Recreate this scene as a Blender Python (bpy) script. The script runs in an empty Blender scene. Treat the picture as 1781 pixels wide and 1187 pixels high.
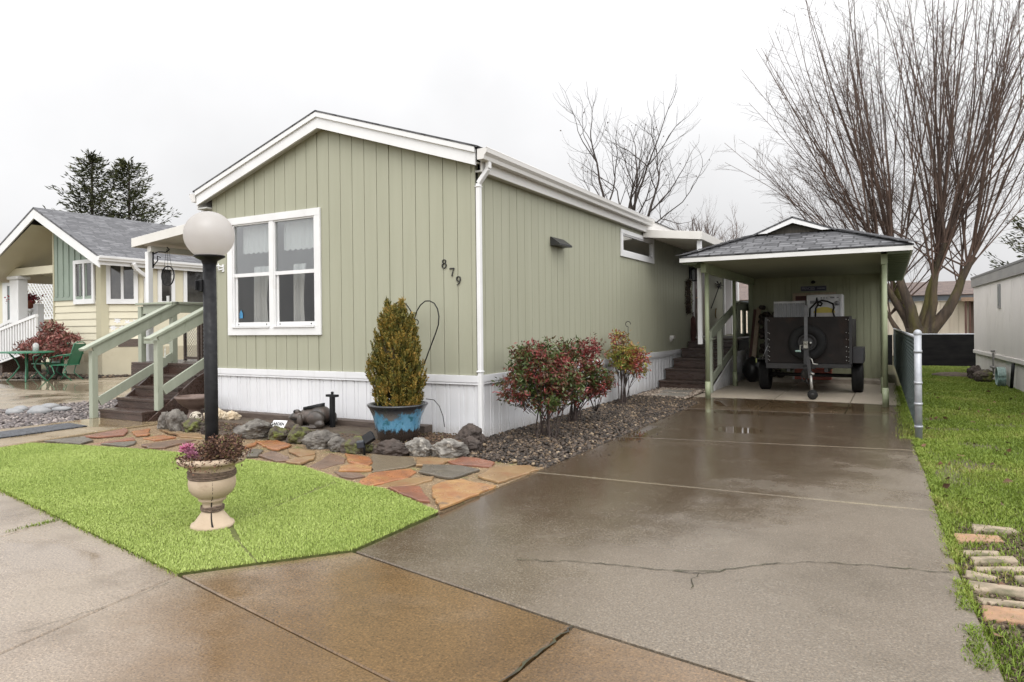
import bpy, bmesh, math, random
import numpy as np
from mathutils import Vector, Matrix, Euler, noise as mnoise

C = bpy.context.scene.collection
SC = bpy.context.scene
R = math.radians

# ------------------------------------------------------------------ camera
F_, YAW, ROLL = 1188.8, 0.5048, -0.0111
CAM = (4.2113, -6.7714, 1.3384)
fw = Vector((-math.sin(YAW), math.cos(YAW), 0)); rt = Vector((math.cos(YAW), math.sin(YAW), 0)); up = Vector((0, 0, 1))
r2 = rt * math.cos(ROLL) + up * math.sin(ROLL); u2 = -rt * math.sin(ROLL) + up * math.cos(ROLL)
cd = bpy.data.cameras.new('camera'); cam = bpy.data.objects.new('camera', cd); C.objects.link(cam)
cam.matrix_world = Matrix(((r2.x, u2.x, -fw.x, CAM[0]), (r2.y, u2.y, -fw.y, CAM[1]), (r2.z, u2.z, -fw.z, CAM[2]), (0, 0, 0, 1)))
cd.sensor_width = 36; cd.lens = F_ / 1781 * 36; cd.shift_y = -26.41 / 1781; cd.clip_start = 0.05; cd.clip_end = 2000
SC.camera = cam

# ------------------------------------------------------------------ world, sun, exposure
SUN_EL, SUN_AZ = R(52), R(146)      # azimuth clockwise from +Y: behind the camera, slightly right
world = bpy.data.worlds.new('World'); SC.world = world; world.use_nodes = True
wt = world.node_tree; wn = wt.nodes; wl = wt.links
for n in list(wn): wn.remove(n)
wo = wn.new('ShaderNodeOutputWorld'); bg = wn.new('ShaderNodeBackground'); sky = wn.new('ShaderNodeTexSky')
sky.sky_type = 'NISHITA'; sky.sun_disc = False; sky.sun_elevation = SUN_EL; sky.sun_rotation = SUN_AZ
sky.air_density = 1.0; sky.dust_density = 6.0; sky.ozone_density = 1.0
hs = wn.new('ShaderNodeHueSaturation'); hs.inputs['Saturation'].default_value = 0.06; wl.new(sky.outputs[0], hs.inputs['Color'])
tc = wn.new('ShaderNodeTexCoord'); sx = wn.new('ShaderNodeSeparateXYZ'); wl.new(tc.outputs['Generated'], sx.inputs[0])
zr = wn.new('ShaderNodeMapRange'); zr.inputs['From Min'].default_value = -0.05; zr.inputs['From Max'].default_value = 0.9
zr.inputs['To Min'].default_value = 10.8; zr.inputs['To Max'].default_value = 26.0; wl.new(sx.outputs['Z'], zr.inputs['Value'])
cn = wn.new('ShaderNodeTexNoise'); cn.inputs['Scale'].default_value = 2.2; cn.inputs['Detail'].default_value = 5; cn.inputs['Roughness'].default_value = 0.5
wl.new(tc.outputs['Generated'], cn.inputs['Vector'])
cr = wn.new('ShaderNodeMapRange'); cr.inputs['From Min'].default_value = 0.3; cr.inputs['From Max'].default_value = 0.7
cr.inputs['To Min'].default_value = 0.88; cr.inputs['To Max'].default_value = 1.12; wl.new(cn.outputs['Fac'], cr.inputs['Value'])
mu = wn.new('ShaderNodeMath'); mu.operation = 'MULTIPLY'; wl.new(zr.outputs[0], mu.inputs[0]); wl.new(cr.outputs[0], mu.inputs[1])
# unseen sky behind the camera brightened, added to light front walls and carport
dp = wn.new('ShaderNodeVectorMath'); dp.operation = 'DOT_PRODUCT'; wl.new(tc.outputs['Generated'], dp.inputs[0]); dp.inputs[1].default_value = (math.sin(SUN_AZ), math.cos(SUN_AZ), 0)
da = wn.new('ShaderNodeMath'); da.operation = 'MULTIPLY_ADD'; wl.new(dp.outputs['Value'], da.inputs[0]); da.inputs[1].default_value = 0.42; da.inputs[2].default_value = 1.0
mu0 = mu; mu = wn.new('ShaderNodeMath'); mu.operation = 'MULTIPLY'; wl.new(mu0.outputs[0], mu.inputs[0]); wl.new(da.outputs[0], mu.inputs[1])
cc = wn.new('ShaderNodeCombineXYZ')
for i, k in enumerate((1.0, 1.0, 1.012)):
    m_ = wn.new('ShaderNodeMath'); m_.operation = 'MULTIPLY'; m_.inputs[1].default_value = k
    wl.new(mu.outputs[0], m_.inputs[0]); wl.new(m_.outputs[0], cc.inputs[i])
mx = wn.new('ShaderNodeMix'); mx.data_type = 'RGBA'; mx.inputs[0].default_value = 0.85
wl.new(hs.outputs[0], mx.inputs[6]); wl.new(cc.outputs[0], mx.inputs[7])
wl.new(mx.outputs[2], bg.inputs['Color']); bg.inputs['Strength'].default_value = 0.10
wl.new(bg.outputs[0], wo.inputs['Surface'])

sl = bpy.data.lights.new('sun', 'SUN'); sl.energy = 0.9; sl.angle = R(35); sl.color = (1.0, 0.96, 0.9)
so = bpy.data.objects.new('sun', sl); C.objects.link(so)
sd = Vector((math.sin(SUN_AZ) * math.cos(SUN_EL), math.cos(SUN_AZ) * math.cos(SUN_EL), math.sin(SUN_EL)))
so.rotation_euler = sd.to_track_quat('Z', 'Y').to_euler(); so.location = (8, -14, 20)
SC.view_settings.view_transform = 'Standard'; SC.view_settings.look = 'None'; SC.view_settings.exposure = 0.14; SC.view_settings.gamma = 1.0
SC.cycles.max_bounces = 8; SC.cycles.diffuse_bounces = 4; SC.cycles.glossy_bounces = 4; SC.cycles.transparent_max_bounces = 12
SC.cycles.use_denoising = True; SC.cycles.caustics_reflective = False; SC.cycles.caustics_refractive = False

# ------------------------------------------------------------------ node helpers
def S(r, g, b, k=1.0):
    f = lambda c: ((c / 255) / 12.92 if c / 255 <= 0.04045 else ((c / 255 + 0.055) / 1.055) ** 2.4) * k
    return (f(r), f(g), f(b), 1)

class NT:
    def __init__(s, name):
        s.m = bpy.data.materials.new(name); s.m.use_nodes = True; s.t = s.m.node_tree; s.n = s.t.nodes; s.l = s.t.links
        for n in list(s.n): s.n.remove(n)
        s.out = s.n.new('ShaderNodeOutputMaterial'); s.tc = s.n.new('ShaderNodeTexCoord')
    def put(s, sock, v):
        if v is None: return
        if hasattr(v, 'is_linked') or isinstance(v, bpy.types.NodeSocket): s.l.new(v, sock)
        else:
            if isinstance(v, tuple) and len(v) == 3 and sock.type == 'RGBA': v = v + (1,)
            sock.default_value = v
    def map(s, vec, scale=(1, 1, 1), rot=(0, 0, 0), loc=(0, 0, 0)):
        n = s.n.new('ShaderNodeMapping'); s.l.new(vec, n.inputs[0]); n.inputs['Scale'].default_value = scale
        n.inputs['Rotation'].default_value = rot; n.inputs['Location'].default_value = loc; return n.outputs[0]
    def noise(s, vec, scale, detail=4, rough=0.55, dist=0.0):
        n = s.n.new('ShaderNodeTexNoise'); s.l.new(vec, n.inputs['Vector']); n.inputs['Scale'].default_value = scale
        n.inputs['Detail'].default_value = detail; n.inputs['Roughness'].default_value = rough; n.inputs['Distortion'].default_value = dist
        return n.outputs['Fac']
    def voro(s, vec, scale, feature='F1', out='Distance'):
        n = s.n.new('ShaderNodeTexVoronoi'); n.feature = feature; s.l.new(vec, n.inputs['Vector']); n.inputs['Scale'].default_value = scale
        return n.outputs[out]
    def rng(s, v, a, b, c=0.0, d=1.0, smooth=False):
        n = s.n.new('ShaderNodeMapRange'); n.clamp = True
        if smooth: n.interpolation_type = 'SMOOTHSTEP'
        s.l.new(v, n.inputs['Value'])
        for k, x in (('From Min', a), ('From Max', b), ('To Min', c), ('To Max', d)): n.inputs[k].default_value = x
        return n.outputs[0]
    def math(s, op, a, b=None, c=None):
        n = s.n.new('ShaderNodeMath'); n.operation = op
        s.put(n.inputs[0], a); s.put(n.inputs[1], b)
        if c is not None: s.put(n.inputs[2], c)
        return n.outputs[0]
    def mix(s, f, a, b, mode='MIX'):
        n = s.n.new('ShaderNodeMix'); n.data_type = 'RGBA'; n.blend_type = mode
        s.put(n.inputs[0], f); s.put(n.inputs[6], a); s.put(n.inputs[7], b); return n.outputs[2]
    def ramp(s, f, stops, interp='LINEAR'):
        n = s.n.new('ShaderNodeValToRGB'); s.l.new(f, n.inputs[0]); n.color_ramp.interpolation = interp
        e = n.color_ramp.elements
        while len(e) < len(stops): e.new(0.5)
        for i, (p, c) in enumerate(stops): e[i].position = p; e[i].color = c if len(c) == 4 else tuple(c) + (1,)
        return n.outputs[0]
    def island(s):
        n = s.n.new('ShaderNodeNewGeometry'); return n.outputs['Random Per Island']
    def sep(s, vec):
        n = s.n.new('ShaderNodeSeparateXYZ'); s.l.new(vec, n.inputs[0]); return n.outputs
    def bump(s, h, strength, dist=0.01):
        n = s.n.new('ShaderNodeBump'); s.l.new(h, n.inputs['Height']); s.put(n.inputs['Strength'], strength); n.inputs['Distance'].default_value = dist
        return n.outputs[0]
    def bsdf(s, color, rough=0.6, normal=None, metal=0.0, spec=0.5, trans=0.0, sss=None, coat=0.0, emis=None):
        n = s.n.new('ShaderNodeBsdfPrincipled'); s.put(n.inputs['Base Color'], color); s.put(n.inputs['Roughness'], rough)
        s.put(n.inputs['Metallic'], metal); s.put(n.inputs['Specular IOR Level'], spec)
        if normal is not None: s.l.new(normal, n.inputs['Normal'])
        if trans: n.inputs['Transmission Weight'].default_value = trans
        if coat: n.inputs['Coat Weight'].default_value = coat; n.inputs['Coat Roughness'].default_value = 0.1
        s.l.new(n.outputs[0], s.out.inputs['Surface']); return n

MATS = {}
def M(name, c1, c2=None, scale=4.0, lo=0.35, hi=0.65, detail=5, rough=0.6, rough_var=0.0, bump=0.0, bscale=80.0, stretch=(1, 1, 1),
      metal=0.0, spec=0.5, island=0.0, dirt=None, dirt_scale=3.0, dirt_lo=0.55, dirt_hi=0.8, coat=0.0, bdist=0.01):
    """general procedural surface: two tones mixed by noise, optional stains, per-piece variation and fine bump"""
    if name in MATS: return MATS[name]
    t = NT(name); P = t.map(t.tc.outputs['Object'], stretch)
    c = c1
    if c2 is not None: c = t.mix(t.rng(t.noise(P, scale, detail), lo, hi), c1, c2)
    if dirt is not None: c = t.mix(t.rng(t.noise(t.map(P, (1, 1, 1), loc=(7, 3, 1)), dirt_scale, 6, 0.65), dirt_lo, dirt_hi), c, dirt)
    if island:
        hv = t.n.new('ShaderNodeHueSaturation'); t.put(hv.inputs['Color'], c); t.l.new(t.rng(t.island(), 0, 1, 1 - island, 1 + island), hv.inputs['Value']); c = hv.outputs[0]
    rg = rough
    if rough_var: rg = t.rng(t.noise(P, scale * 1.7, 4), 0.3, 0.7, max(0.02, rough - rough_var), min(1, rough + rough_var))
    nm = t.bump(t.noise(P, bscale, 5, 0.65), bump, bdist) if bump else None
    t.bsdf(c, rg, nm, metal, spec, coat=coat)
    MATS[name] = t.m; return t.m

# ------------------------------------------------------------------ mesh helpers
class MB:
    def __init__(s): s.v = []; s.f = []; s.mi = []; s.uv = {}; s.cur = 0; s.sm = []; s.smooth = False
    def add(s, vs, fs):
        o = len(s.v); s.v += [tuple(p) for p in vs]
        for f in fs: s.f.append(tuple(o + i for i in f)); s.mi.append(s.cur); s.sm.append(s.smooth)
        return o
    def box(s, x0, x1, y0, y1, z0, z1):
        s.add([(x0, y0, z0), (x1, y0, z0), (x1, y1, z0), (x0, y1, z0), (x0, y0, z1), (x1, y0, z1), (x1, y1, z1), (x0, y1, z1)],
              [(0, 3, 2, 1), (4, 5, 6, 7), (0, 1, 5, 4), (1, 2, 6, 5), (2, 3, 7, 6), (3, 0, 4, 7)]); return s
    def bar(s, p0, p1, w, h, upv=(0, 0, 1)):
        p0 = Vector(p0); p1 = Vector(p1); d = (p1 - p0).normalized(); u = Vector(upv)
        sd_ = d.cross(u)
        if sd_.length < 1e-4: sd_ = d.cross(Vector((1, 0, 0)))
        sd_.normalize(); u = sd_.cross(d).normalized(); a = sd_ * w / 2; b = u * h / 2
        s.add([p0 - a - b, p0 + a - b, p0 + a + b, p0 - a + b, p1 - a - b, p1 + a - b, p1 + a + b, p1 - a + b],
              [(0, 1, 2, 3), (5, 4, 7, 6), (1, 5, 6, 2), (4, 0, 3, 7), (3, 2, 6, 7), (0, 4, 5, 1)]); return s
    def tube(s, pts, rad, n=8, cap=True, smooth=True):
        pts = [Vector(p) for p in pts]; k = len(pts)
        rad = [rad] * k if not hasattr(rad, '__len__') else rad
        vs = []; ref = None
        for i, p in enumerate(pts):
            d = (pts[min(i + 1, k - 1)] - pts[max(i - 1, 0)])
            d = d.normalized() if d.length > 1e-9 else Vector((0, 0, 1))
            if ref is None: ref = d.orthogonal().normalized()
            a = (ref - d * ref.dot(d)); a = a.normalized() if a.length > 1e-6 else d.orthogonal().normalized(); b = d.cross(a); ref = a
            for j in range(n):
                t = 2 * math.pi * j / n; vs.append(p + (a * math.cos(t) + b * math.sin(t)) * rad[i])
        fs = [(i * n + j, i * n + (j + 1) % n, (i + 1) * n + (j + 1) % n, (i + 1) * n + j) for i in range(k - 1) for j in range(n)]
        sm = s.smooth; s.smooth = smooth
        o = s.add(vs, fs)
        s.smooth = False
        if cap: s.f.append(tuple(o + j for j in reversed(range(n)))); s.f.append(tuple(o + (k - 1) * n + j for j in range(n))); s.mi += [s.cur] * 2; s.sm += [False] * 2
        s.smooth = sm; return s
    def lathe(s, prof, c=(0, 0, 0), n=32, smooth=True, axis='z', wob=0):
        vs = []
        for r, z in prof:
            for j in range(n):
                t = 2 * math.pi * j / n; x, y = r * math.cos(t), r * math.sin(t)
                q = (x, y, z) if axis == 'z' else ((x, z, y) if axis == 'y' else (z, x, y))
                vs.append((c[0] + q[0], c[1] + q[1], c[2] + q[2]))
        fs = [(i * n + j, i * n + (j + 1) % n, (i + 1) * n + (j + 1) % n, (i + 1) * n + j) for i in range(len(prof) - 1) for j in range(n)]
        sm = s.smooth; s.smooth = smooth; s.add(vs, fs); s.smooth = sm; return s
    def prism(s, poly, z0, z1, chamfer=0.0):
        """vertical prism of an xy polygon"""
        n = len(poly)
        a = sum(poly[i][0] * poly[(i + 1) % n][1] - poly[(i + 1) % n][0] * poly[i][1] for i in range(n))
        if a < 0: poly = poly[::-1]
        vs = [(x, y, z0) for x, y in poly]
        if chamfer:
            vs += [(x, y, z1 - chamfer) for x, y in poly]; cx = sum(p[0] for p in poly) / n; cy = sum(p[1] for p in poly) / n
            ins = []
            for i in range(n):
                p = Vector(poly[i]); a_ = (p - Vector(poly[i - 1])).normalized(); b_ = (Vector(poly[(i + 1) % n]) - p).normalized()
                n1 = Vector((-a_.y, a_.x)); n2 = Vector((-b_.y, b_.x)); m = n1 + n2
                m = m / max(0.3, m.dot(n1)) if m.length > 1e-6 else n1
                ins.append((p.x + m.x * chamfer, p.y + m.y * chamfer))
            vs += [(x, y, z1) for x, y in ins]; L = 3
        else: vs += [(x, y, z1) for x, y in poly]; L = 2
        fs = [tuple(reversed(range(n)))] + [(k * n + i, k * n + (i + 1) % n, (k + 1) * n + (i + 1) % n, (k + 1) * n + i) for k in range(L - 1) for i in range(n)]
        fs.append(tuple(range((L - 1) * n, L * n))); s.add(vs, fs); return s
    def xz(s, poly, y0, y1):
        """prism of an xz polygon along y"""
        n = len(poly); vs = [(x, y0, z) for x, z in poly] + [(x, y1, z) for x, z in poly]
        s.add(vs, [tuple(range(n)), tuple(reversed(range(n, 2 * n)))] + [(i, i + n, (i + 1) % n + n, (i + 1) % n) for i in range(n)]); return s
    def yz(s, poly, x0, x1):
        n = len(poly); vs = [(x0, y, z) for y, z in poly] + [(x1, y, z) for y, z in poly]
        s.add(vs, [tuple(reversed(range(n))), tuple(range(n, 2 * n))] + [(i, (i + 1) % n, (i + 1) % n + n, i + n) for i in range(n)]); return s
    def poly(s, pts, uvs=None):
        s.add(pts, [tuple(range(len(pts)))])
        if uvs: s.uv[len(s.f) - 1] = uvs
        return s
    def slope(s, pts, thick=0.0):
        """a roof face with metre UVs: u along the eave (pts[0]->pts[1]), v up the slope; own thickness below"""
        P = [Vector(p) for p in pts]; u = (P[1] - P[0]).normalized(); nrm = u.cross(P[2] - P[1]).normalized(); w = nrm.cross(u)
        s.poly(pts, [((p - P[0]).dot(u), (p - P[0]).dot(w)) for p in P])
        if thick:
            n = len(P); Q = [p - nrm * thick for p in P]
            s.add(list(P) + Q, [tuple(reversed(range(n, 2 * n)))] + [(i, i + n, (i + 1) % n + n, (i + 1) % n) for i in range(n)])
        return s
    def ball(s, c, r, n=12, m=8, fn=None, smooth=True):
        rx, ry, rz = (r, r, r) if not hasattr(r, '__len__') else r
        vs = [(0, 0, -1)]
        for i in range(1, m):
            ph = -math.pi / 2 + math.pi * i / m
            for j in range(n): vs.append((math.cos(ph) * math.cos(2 * math.pi * j / n), math.cos(ph) * math.sin(2 * math.pi * j / n), math.sin(ph)))
        vs.append((0, 0, 1)); out = []
        for v in vs:
            k = fn(Vector(v)) if fn else 1.0
            out.append((c[0] + v[0] * rx * k, c[1] + v[1] * ry * k, c[2] + v[2] * rz * k))
        fs = [(0, 1 + (j + 1) % n, 1 + j) for j in range(n)]
        for i in range(m - 2):
            for j in range(n): a = 1 + i * n; fs.append((a + j, a + (j + 1) % n, a + n + (j + 1) % n, a + n + j))
        a = 1 + (m - 2) * n; fs += [(a + j, a + (j + 1) % n, len(vs) - 1) for j in range(n)]
        sm = s.smooth; s.smooth = smooth; s.add(out, fs); s.smooth = sm; return s
    def build(s, name, mat, parent=None, bevel=0.0, local=False, seg=2):
        me = bpy.data.meshes.new(name); o_ = Vector((0, 0, 0))
        if parent is not None and not local:
            o_ = parent.location.copy() + (parent.parent.location if parent.parent and parent.type != 'EMPTY' else Vector((0, 0, 0)))
        me.from_pydata([(p[0] - o_.x, p[1] - o_.y, p[2] - o_.z) for p in s.v], [], s.f)
        for m in (mat if isinstance(mat, (list, tuple)) else [mat]): me.materials.append(m)
        me.polygons.foreach_set('material_index', s.mi); me.polygons.foreach_set('use_smooth', s.sm)
        if s.uv:
            L = me.uv_layers.new(name='UVMap')
            for fi, uvs in s.uv.items():
                for k, li in enumerate(me.polygons[fi].loop_indices): L.data[li].uv = uvs[k]
        me.validate(); me.update()
        ob = bpy.data.objects.new(name, me); C.objects.link(ob)
        if parent is not None: ob.parent = parent
        if bevel:
            b = ob.modifiers.new('edges', 'BEVEL'); b.width = bevel; b.segments = seg; b.limit_method = 'ANGLE'; b.angle_limit = R(40)
        return ob

def mesh_np(name, V, Fc, mat, parent=None, smooth=False, local=False, mi=None):
    """object from numpy arrays, faces all of one size"""
    me = bpy.data.meshes.new(name); V = np.asarray(V, np.float32).copy(); Fc = np.asarray(Fc, np.int32)
    if parent is not None and not local: V -= np.array(parent.location[:], np.float32)
    k = Fc.shape[1]; nf = len(Fc)
    me.vertices.add(len(V)); me.vertices.foreach_set('co', V.ravel()); me.loops.add(nf * k); me.loops.foreach_set('vertex_index', Fc.ravel())
    me.polygons.add(nf); me.polygons.foreach_set('loop_start', np.arange(0, nf * k, k, dtype=np.int32))
    if smooth: me.polygons.foreach_set('use_smooth', np.ones(nf, bool))
    for m in (mat if isinstance(mat, (list, tuple)) else [mat]): me.materials.append(m)
    if mi is not None: me.polygons.foreach_set('material_index', mi)
    me.update(calc_edges=True); me.validate()
    ob = bpy.data.objects.new(name, me); C.objects.link(ob)
    if parent is not None: ob.parent = parent
    return ob

def tag(o, label, cat, group=None):
    o['label'] = label; o['category'] = cat
    if group: o['group'] = group
    return o
def thing(name, label, cat, loc=(0, 0, 0), rotz=0.0, group=None):
    o = bpy.data.objects.new(name, None); C.objects.link(o); o.location = loc; o.rotation_euler = (0, 0, rotz); o.empty_display_size = 0.2
    return tag(o, label, cat, group)
def struct(o, kind='structure'):
    o['kind'] = kind; return o
def copy_tree(o, parent=None):
    c = o.copy(); C.objects.link(c); c.parent = parent
    for ch in list(o.children): copy_tree(ch, c)
    return c

def in_poly(x, y, poly):
    x = np.asarray(x); y = np.asarray(y); r = np.zeros(x.shape, bool); n = len(poly)
    for i in range(n):
        x0, y0 = poly[i]; x1, y1 = poly[(i + 1) % n]
        cond = ((y0 > y) != (y1 > y)) & (x < (x1 - x0) * (y - y0) / (y1 - y0 + 1e-12) + x0); r ^= cond
    return r
def sample_poly(poly, n, rs):
    xs = [p[0] for p in poly]; ys = [p[1] for p in poly]; out = np.zeros((0, 2))
    while len(out) < n:
        p = np.stack([rs.uniform(min(xs), max(xs), n), rs.uniform(min(ys), max(ys), n)], 1)
        out = np.concatenate([out, p[in_poly(p[:, 0], p[:, 1], poly)]])
    return out[:n]

def blades(P, h, w, rs, lean=0.5, z=0.0):
    """grass: one bent two-triangle blade per point -> V, F (triangles)"""
    n = len(P); a = rs.uniform(0, 2 * np.pi, n); la = rs.uniform(0, 2 * np.pi, n); H = h * rs.uniform(0.6, 1.25, n); Wd = w * rs.uniform(0.7, 1.2, n)
    L = lean * rs.uniform(0.2, 1.0, n); z = np.zeros(n) + z
    dx, dy = np.cos(a) * Wd / 2, np.sin(a) * Wd / 2; bx, by = np.cos(la) * H * L, np.sin(la) * H * L
    v0 = np.stack([P[:, 0] - dx, P[:, 1] - dy, z], 1); v1 = np.stack([P[:, 0] + dx, P[:, 1] + dy, z], 1)
    m0 = np.stack([P[:, 0] + bx * .35 + dx * .7, P[:, 1] + by * .35 + dy * .7, z + H * .6], 1); t = np.stack([P[:, 0] + bx, P[:, 1] + by, z + H * (1 - .3 * L)], 1)
    m1 = np.stack([P[:, 0] + bx * .35 - dx * .7, P[:, 1] + by * .35 - dy * .7, z + H * .6], 1)
    V = np.stack([v0, v1, m0, m1, t], 1).reshape(-1, 3); o = np.arange(n)[:, None] * 5
    Fc = np.concatenate([o + np.array([[0, 1, 2]]), o + np.array([[0, 2, 3]]), o + np.array([[3, 2, 4]])]); return V, Fc

def ico():
    bm = bmesh.new(); bmesh.ops.create_icosphere(bm, subdivisions=1, radius=1); bm.verts.ensure_lookup_table()
    V = np.array([v.co[:] for v in bm.verts]); Fc = np.array([[v.index for v in f.verts] for f in bm.faces]); bm.free(); return V, Fc
ICO_V, ICO_F = ico()
def stones(P, z, size, rs, flat=0.6, rough=0.25):
    """many small stones: P (n,2), z (n,), size (n,) radius"""
    n = len(P); nv = len(ICO_V)
    d = ICO_V[None] * (1 + rs.uniform(-rough, rough, (n, nv, 1)))
    sc = np.stack([size * rs.uniform(.8, 1.4, n), size * rs.uniform(.6, 1.0, n), size * flat * rs.uniform(.7, 1.2, n)], 1)
    d = d * sc[:, None]
    a = rs.uniform(0, 2 * np.pi, n); ti = rs.uniform(-.5, .5, n)
    x = d[..., 0] * np.cos(ti)[:, None] - d[..., 2] * np.sin(ti)[:, None]; zz = d[..., 0] * np.sin(ti)[:, None] + d[..., 2] * np.cos(ti)[:, None]
    y = d[..., 1]; ca, sa = np.cos(a)[:, None], np.sin(a)[:, None]
    V = np.stack([x * ca - y * sa + P[:, :1], x * sa + y * ca + P[:, 1:2], zz + np.asarray(z)[:, None]], 2).reshape(-1, 3)
    Fc = (ICO_F[None] + (np.arange(n) * nv)[:, None, None]).reshape(-1, 3); return V, Fc

def leaves(P, L, W, rs, dirs=None, spread=1.0, curl=0.25):
    """leaf rhombi (4 verts, 2 tris) at points P; L, W lengths"""
    n = len(P); d = rs.normal(size=(n, 3))
    if dirs is not None: d = dirs + d * spread
    d /= np.linalg.norm(d, axis=1)[:, None] + 1e-9
    s_ = np.cross(d, rs.normal(size=(n, 3))); s_ /= np.linalg.norm(s_, axis=1)[:, None] + 1e-9; nn = np.cross(d, s_)
    L = (L * rs.uniform(.7, 1.3, n))[:, None]; W = (W * rs.uniform(.7, 1.3, n))[:, None]
    mid = P + d * L * .45 - nn * L * curl * .3
    V = np.stack([P, mid + s_ * W / 2, P + d * L, mid - s_ * W / 2], 1).reshape(-1, 3); o = np.arange(n)[:, None] * 4
    Fc = np.concatenate([o + np.array([[0, 1, 2]]), o + np.array([[0, 2, 3]])]); return V, Fc

def text_mesh(body, height, depth=0.002, font=None, align='CENTER', sx=1.0):
    cu = bpy.data.curves.new('lettering', 'FONT'); cu.body = body; cu.size = height; cu.extrude = depth; cu.align_x = align; cu.align_y = 'CENTER'; cu.offset = height * .018
    ob = bpy.data.objects.new('lettering', cu); C.objects.link(ob); dg = bpy.context.evaluated_depsgraph_get()
    me = bpy.data.meshes.new_from_object(ob.evaluated_get(dg)); bpy.data.objects.remove(ob); bpy.data.curves.remove(cu)
    for v in me.vertices: v.co.x *= sx
    return me
# ------------------------------------------------------------------ materials
GREEN = M('sage siding paint', (0.312, 0.312, 0.232), (0.333, 0.332, 0.25), scale=1.2, rough=0.62, bump=0.25, bscale=22, stretch=(6, 6, 0.5), dirt=(0.275, 0.275, 0.2), dirt_scale=1.1, dirt_lo=0.6, dirt_hi=0.9)
GREEN_RAIL = M('pale green rail paint', (0.335, 0.36, 0.285), (0.295, 0.322, 0.25), scale=3, rough=0.5, bump=0.15, bscale=30, stretch=(4, 4, 1), dirt=(0.2, 0.23, 0.16), dirt_lo=0.62, dirt_hi=0.85)
GREEN_POST = M('green post paint', (0.30, 0.335, 0.21), (0.26, 0.29, 0.18), scale=3, rough=0.5, bump=0.1, dirt=(0.17, 0.18, 0.11), dirt_scale=2, dirt_lo=0.6, dirt_hi=0.9)
WHITE = M('white trim paint', (0.72, 0.72, 0.72), (0.66, 0.66, 0.66), scale=2.5, rough=0.42, dirt=(0.5, 0.49, 0.46), dirt_scale=1.6, dirt_lo=0.62, dirt_hi=0.95)
def mat_vinyl():
    t = NT('white vinyl skirting'); P = t.tc.outputs['Object']; z = t.sep(P)[2]; c = t.mix(t.rng(t.noise(P, 1.6, 5), .35, .65), (0.70, 0.70, 0.715), (0.64, 0.64, 0.655))
    c = t.mix(t.math('MULTIPLY', t.rng(t.noise(t.map(P, (7, 7, .5)), 1.5, 6, .65), .55, .85), .45), c, (0.43, 0.42, 0.39))
    sp = t.math('MULTIPLY', t.rng(t.math('ADD', z, t.math('MULTIPLY', t.noise(t.map(P, (3, 3, 1)), 5, 7, .7), .22)), .30, .10), t.rng(t.noise(P, 60, 4, .7), .35, .7, .2, 1)); c = t.mix(t.math('MULTIPLY', sp, .75), c, (0.20, 0.16, 0.115))
    t.bsdf(c, t.rng(t.noise(P, 3, 4), .3, .7, .28, .5)); return t.m
VINYL = mat_vinyl()
GUTTER = M('painted gutter metal', (0.58, 0.56, 0.54), (0.66, 0.65, 0.63), scale=1.2, rough=0.4, stretch=(1, .2, 1))
ALU = M('white aluminium awning', (0.66, 0.64, 0.60), (0.60, 0.58, 0.54), scale=2, rough=0.4, dirt=(0.45, 0.42, 0.36), dirt_lo=0.62, dirt_hi=0.9)
DARKIN = M('dim room interior', (0.34, 0.325, 0.31), (0.27, 0.26, 0.25), scale=2, rough=0.9)
BLACK = M('black painted metal', (0.007, 0.007, 0.008), (0.013, 0.013, 0.014), scale=8, rough=0.5, rough_var=0.12, bump=0.05, spec=0.25)
RUBBER = M('black rubber', (0.009, 0.009, 0.0095), (0.015, 0.0145, 0.014), scale=9, rough=0.75, bump=0.15, bscale=60, spec=.3)
STEEL = M('galvanised steel', (0.42, 0.43, 0.45), (0.33, 0.34, 0.36), scale=14, rough=0.38, metal=0.75, rough_var=0.1)
BROWNSTEP = M('dark brown deck paint', (0.066, 0.040, 0.031), (0.042, 0.026, 0.020), scale=3, rough=0.3, rough_var=0.15, bump=0.35, bscale=30, stretch=(1, 6, 6), dirt=(0.10, 0.075, 0.06), dirt_scale=5, dirt_lo=0.55, dirt_hi=0.85)
BROWNWOOD = M('weathered brown timber', (0.055, 0.038, 0.03), (0.10, 0.075, 0.06), scale=6, rough=0.6, bump=0.5, bscale=25, stretch=(1, 8, 8))
REDWOOD = M('reddish stained lumber', (0.12, 0.05, 0.035), (0.08, 0.035, 0.025), scale=6, rough=0.6, bump=0.3, stretch=(6, 6, 1))
PALEWOOD = M('pale lumber', (0.45, 0.36, 0.27), (0.36, 0.28, 0.2), scale=6, rough=0.65, bump=0.2, stretch=(6, 6, 1))
TERRA = M('terracotta clay', (0.30, 0.10, 0.05), (0.22, 0.07, 0.04), scale=8, rough=0.7, bump=0.1)
def mat_opal():
    t = NT('white opal globe'); c = t.mix(t.rng(t.noise(t.tc.outputs['Object'], 6, 5), .4, .75), (.72, .70, .685), (.69, .66, .63)); d = t.n.new('ShaderNodeBsdfDiffuse'); t.put(d.inputs[0], c); tr = t.n.new('ShaderNodeBsdfTranslucent'); t.put(tr.inputs[0], c); g = t.n.new('ShaderNodeBsdfGlossy'); g.inputs['Roughness'].default_value = .25
    m1 = t.n.new('ShaderNodeMixShader'); m1.inputs[0].default_value = .72; t.l.new(d.outputs[0], m1.inputs[1]); t.l.new(tr.outputs[0], m1.inputs[2]); m2 = t.n.new('ShaderNodeMixShader'); m2.inputs[0].default_value = .04; t.l.new(m1.outputs[0], m2.inputs[1]); t.l.new(g.outputs[0], m2.inputs[2]); t.l.new(m2.outputs[0], t.out.inputs[0]); return t.m
LAMPGLASS = mat_opal()
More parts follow.
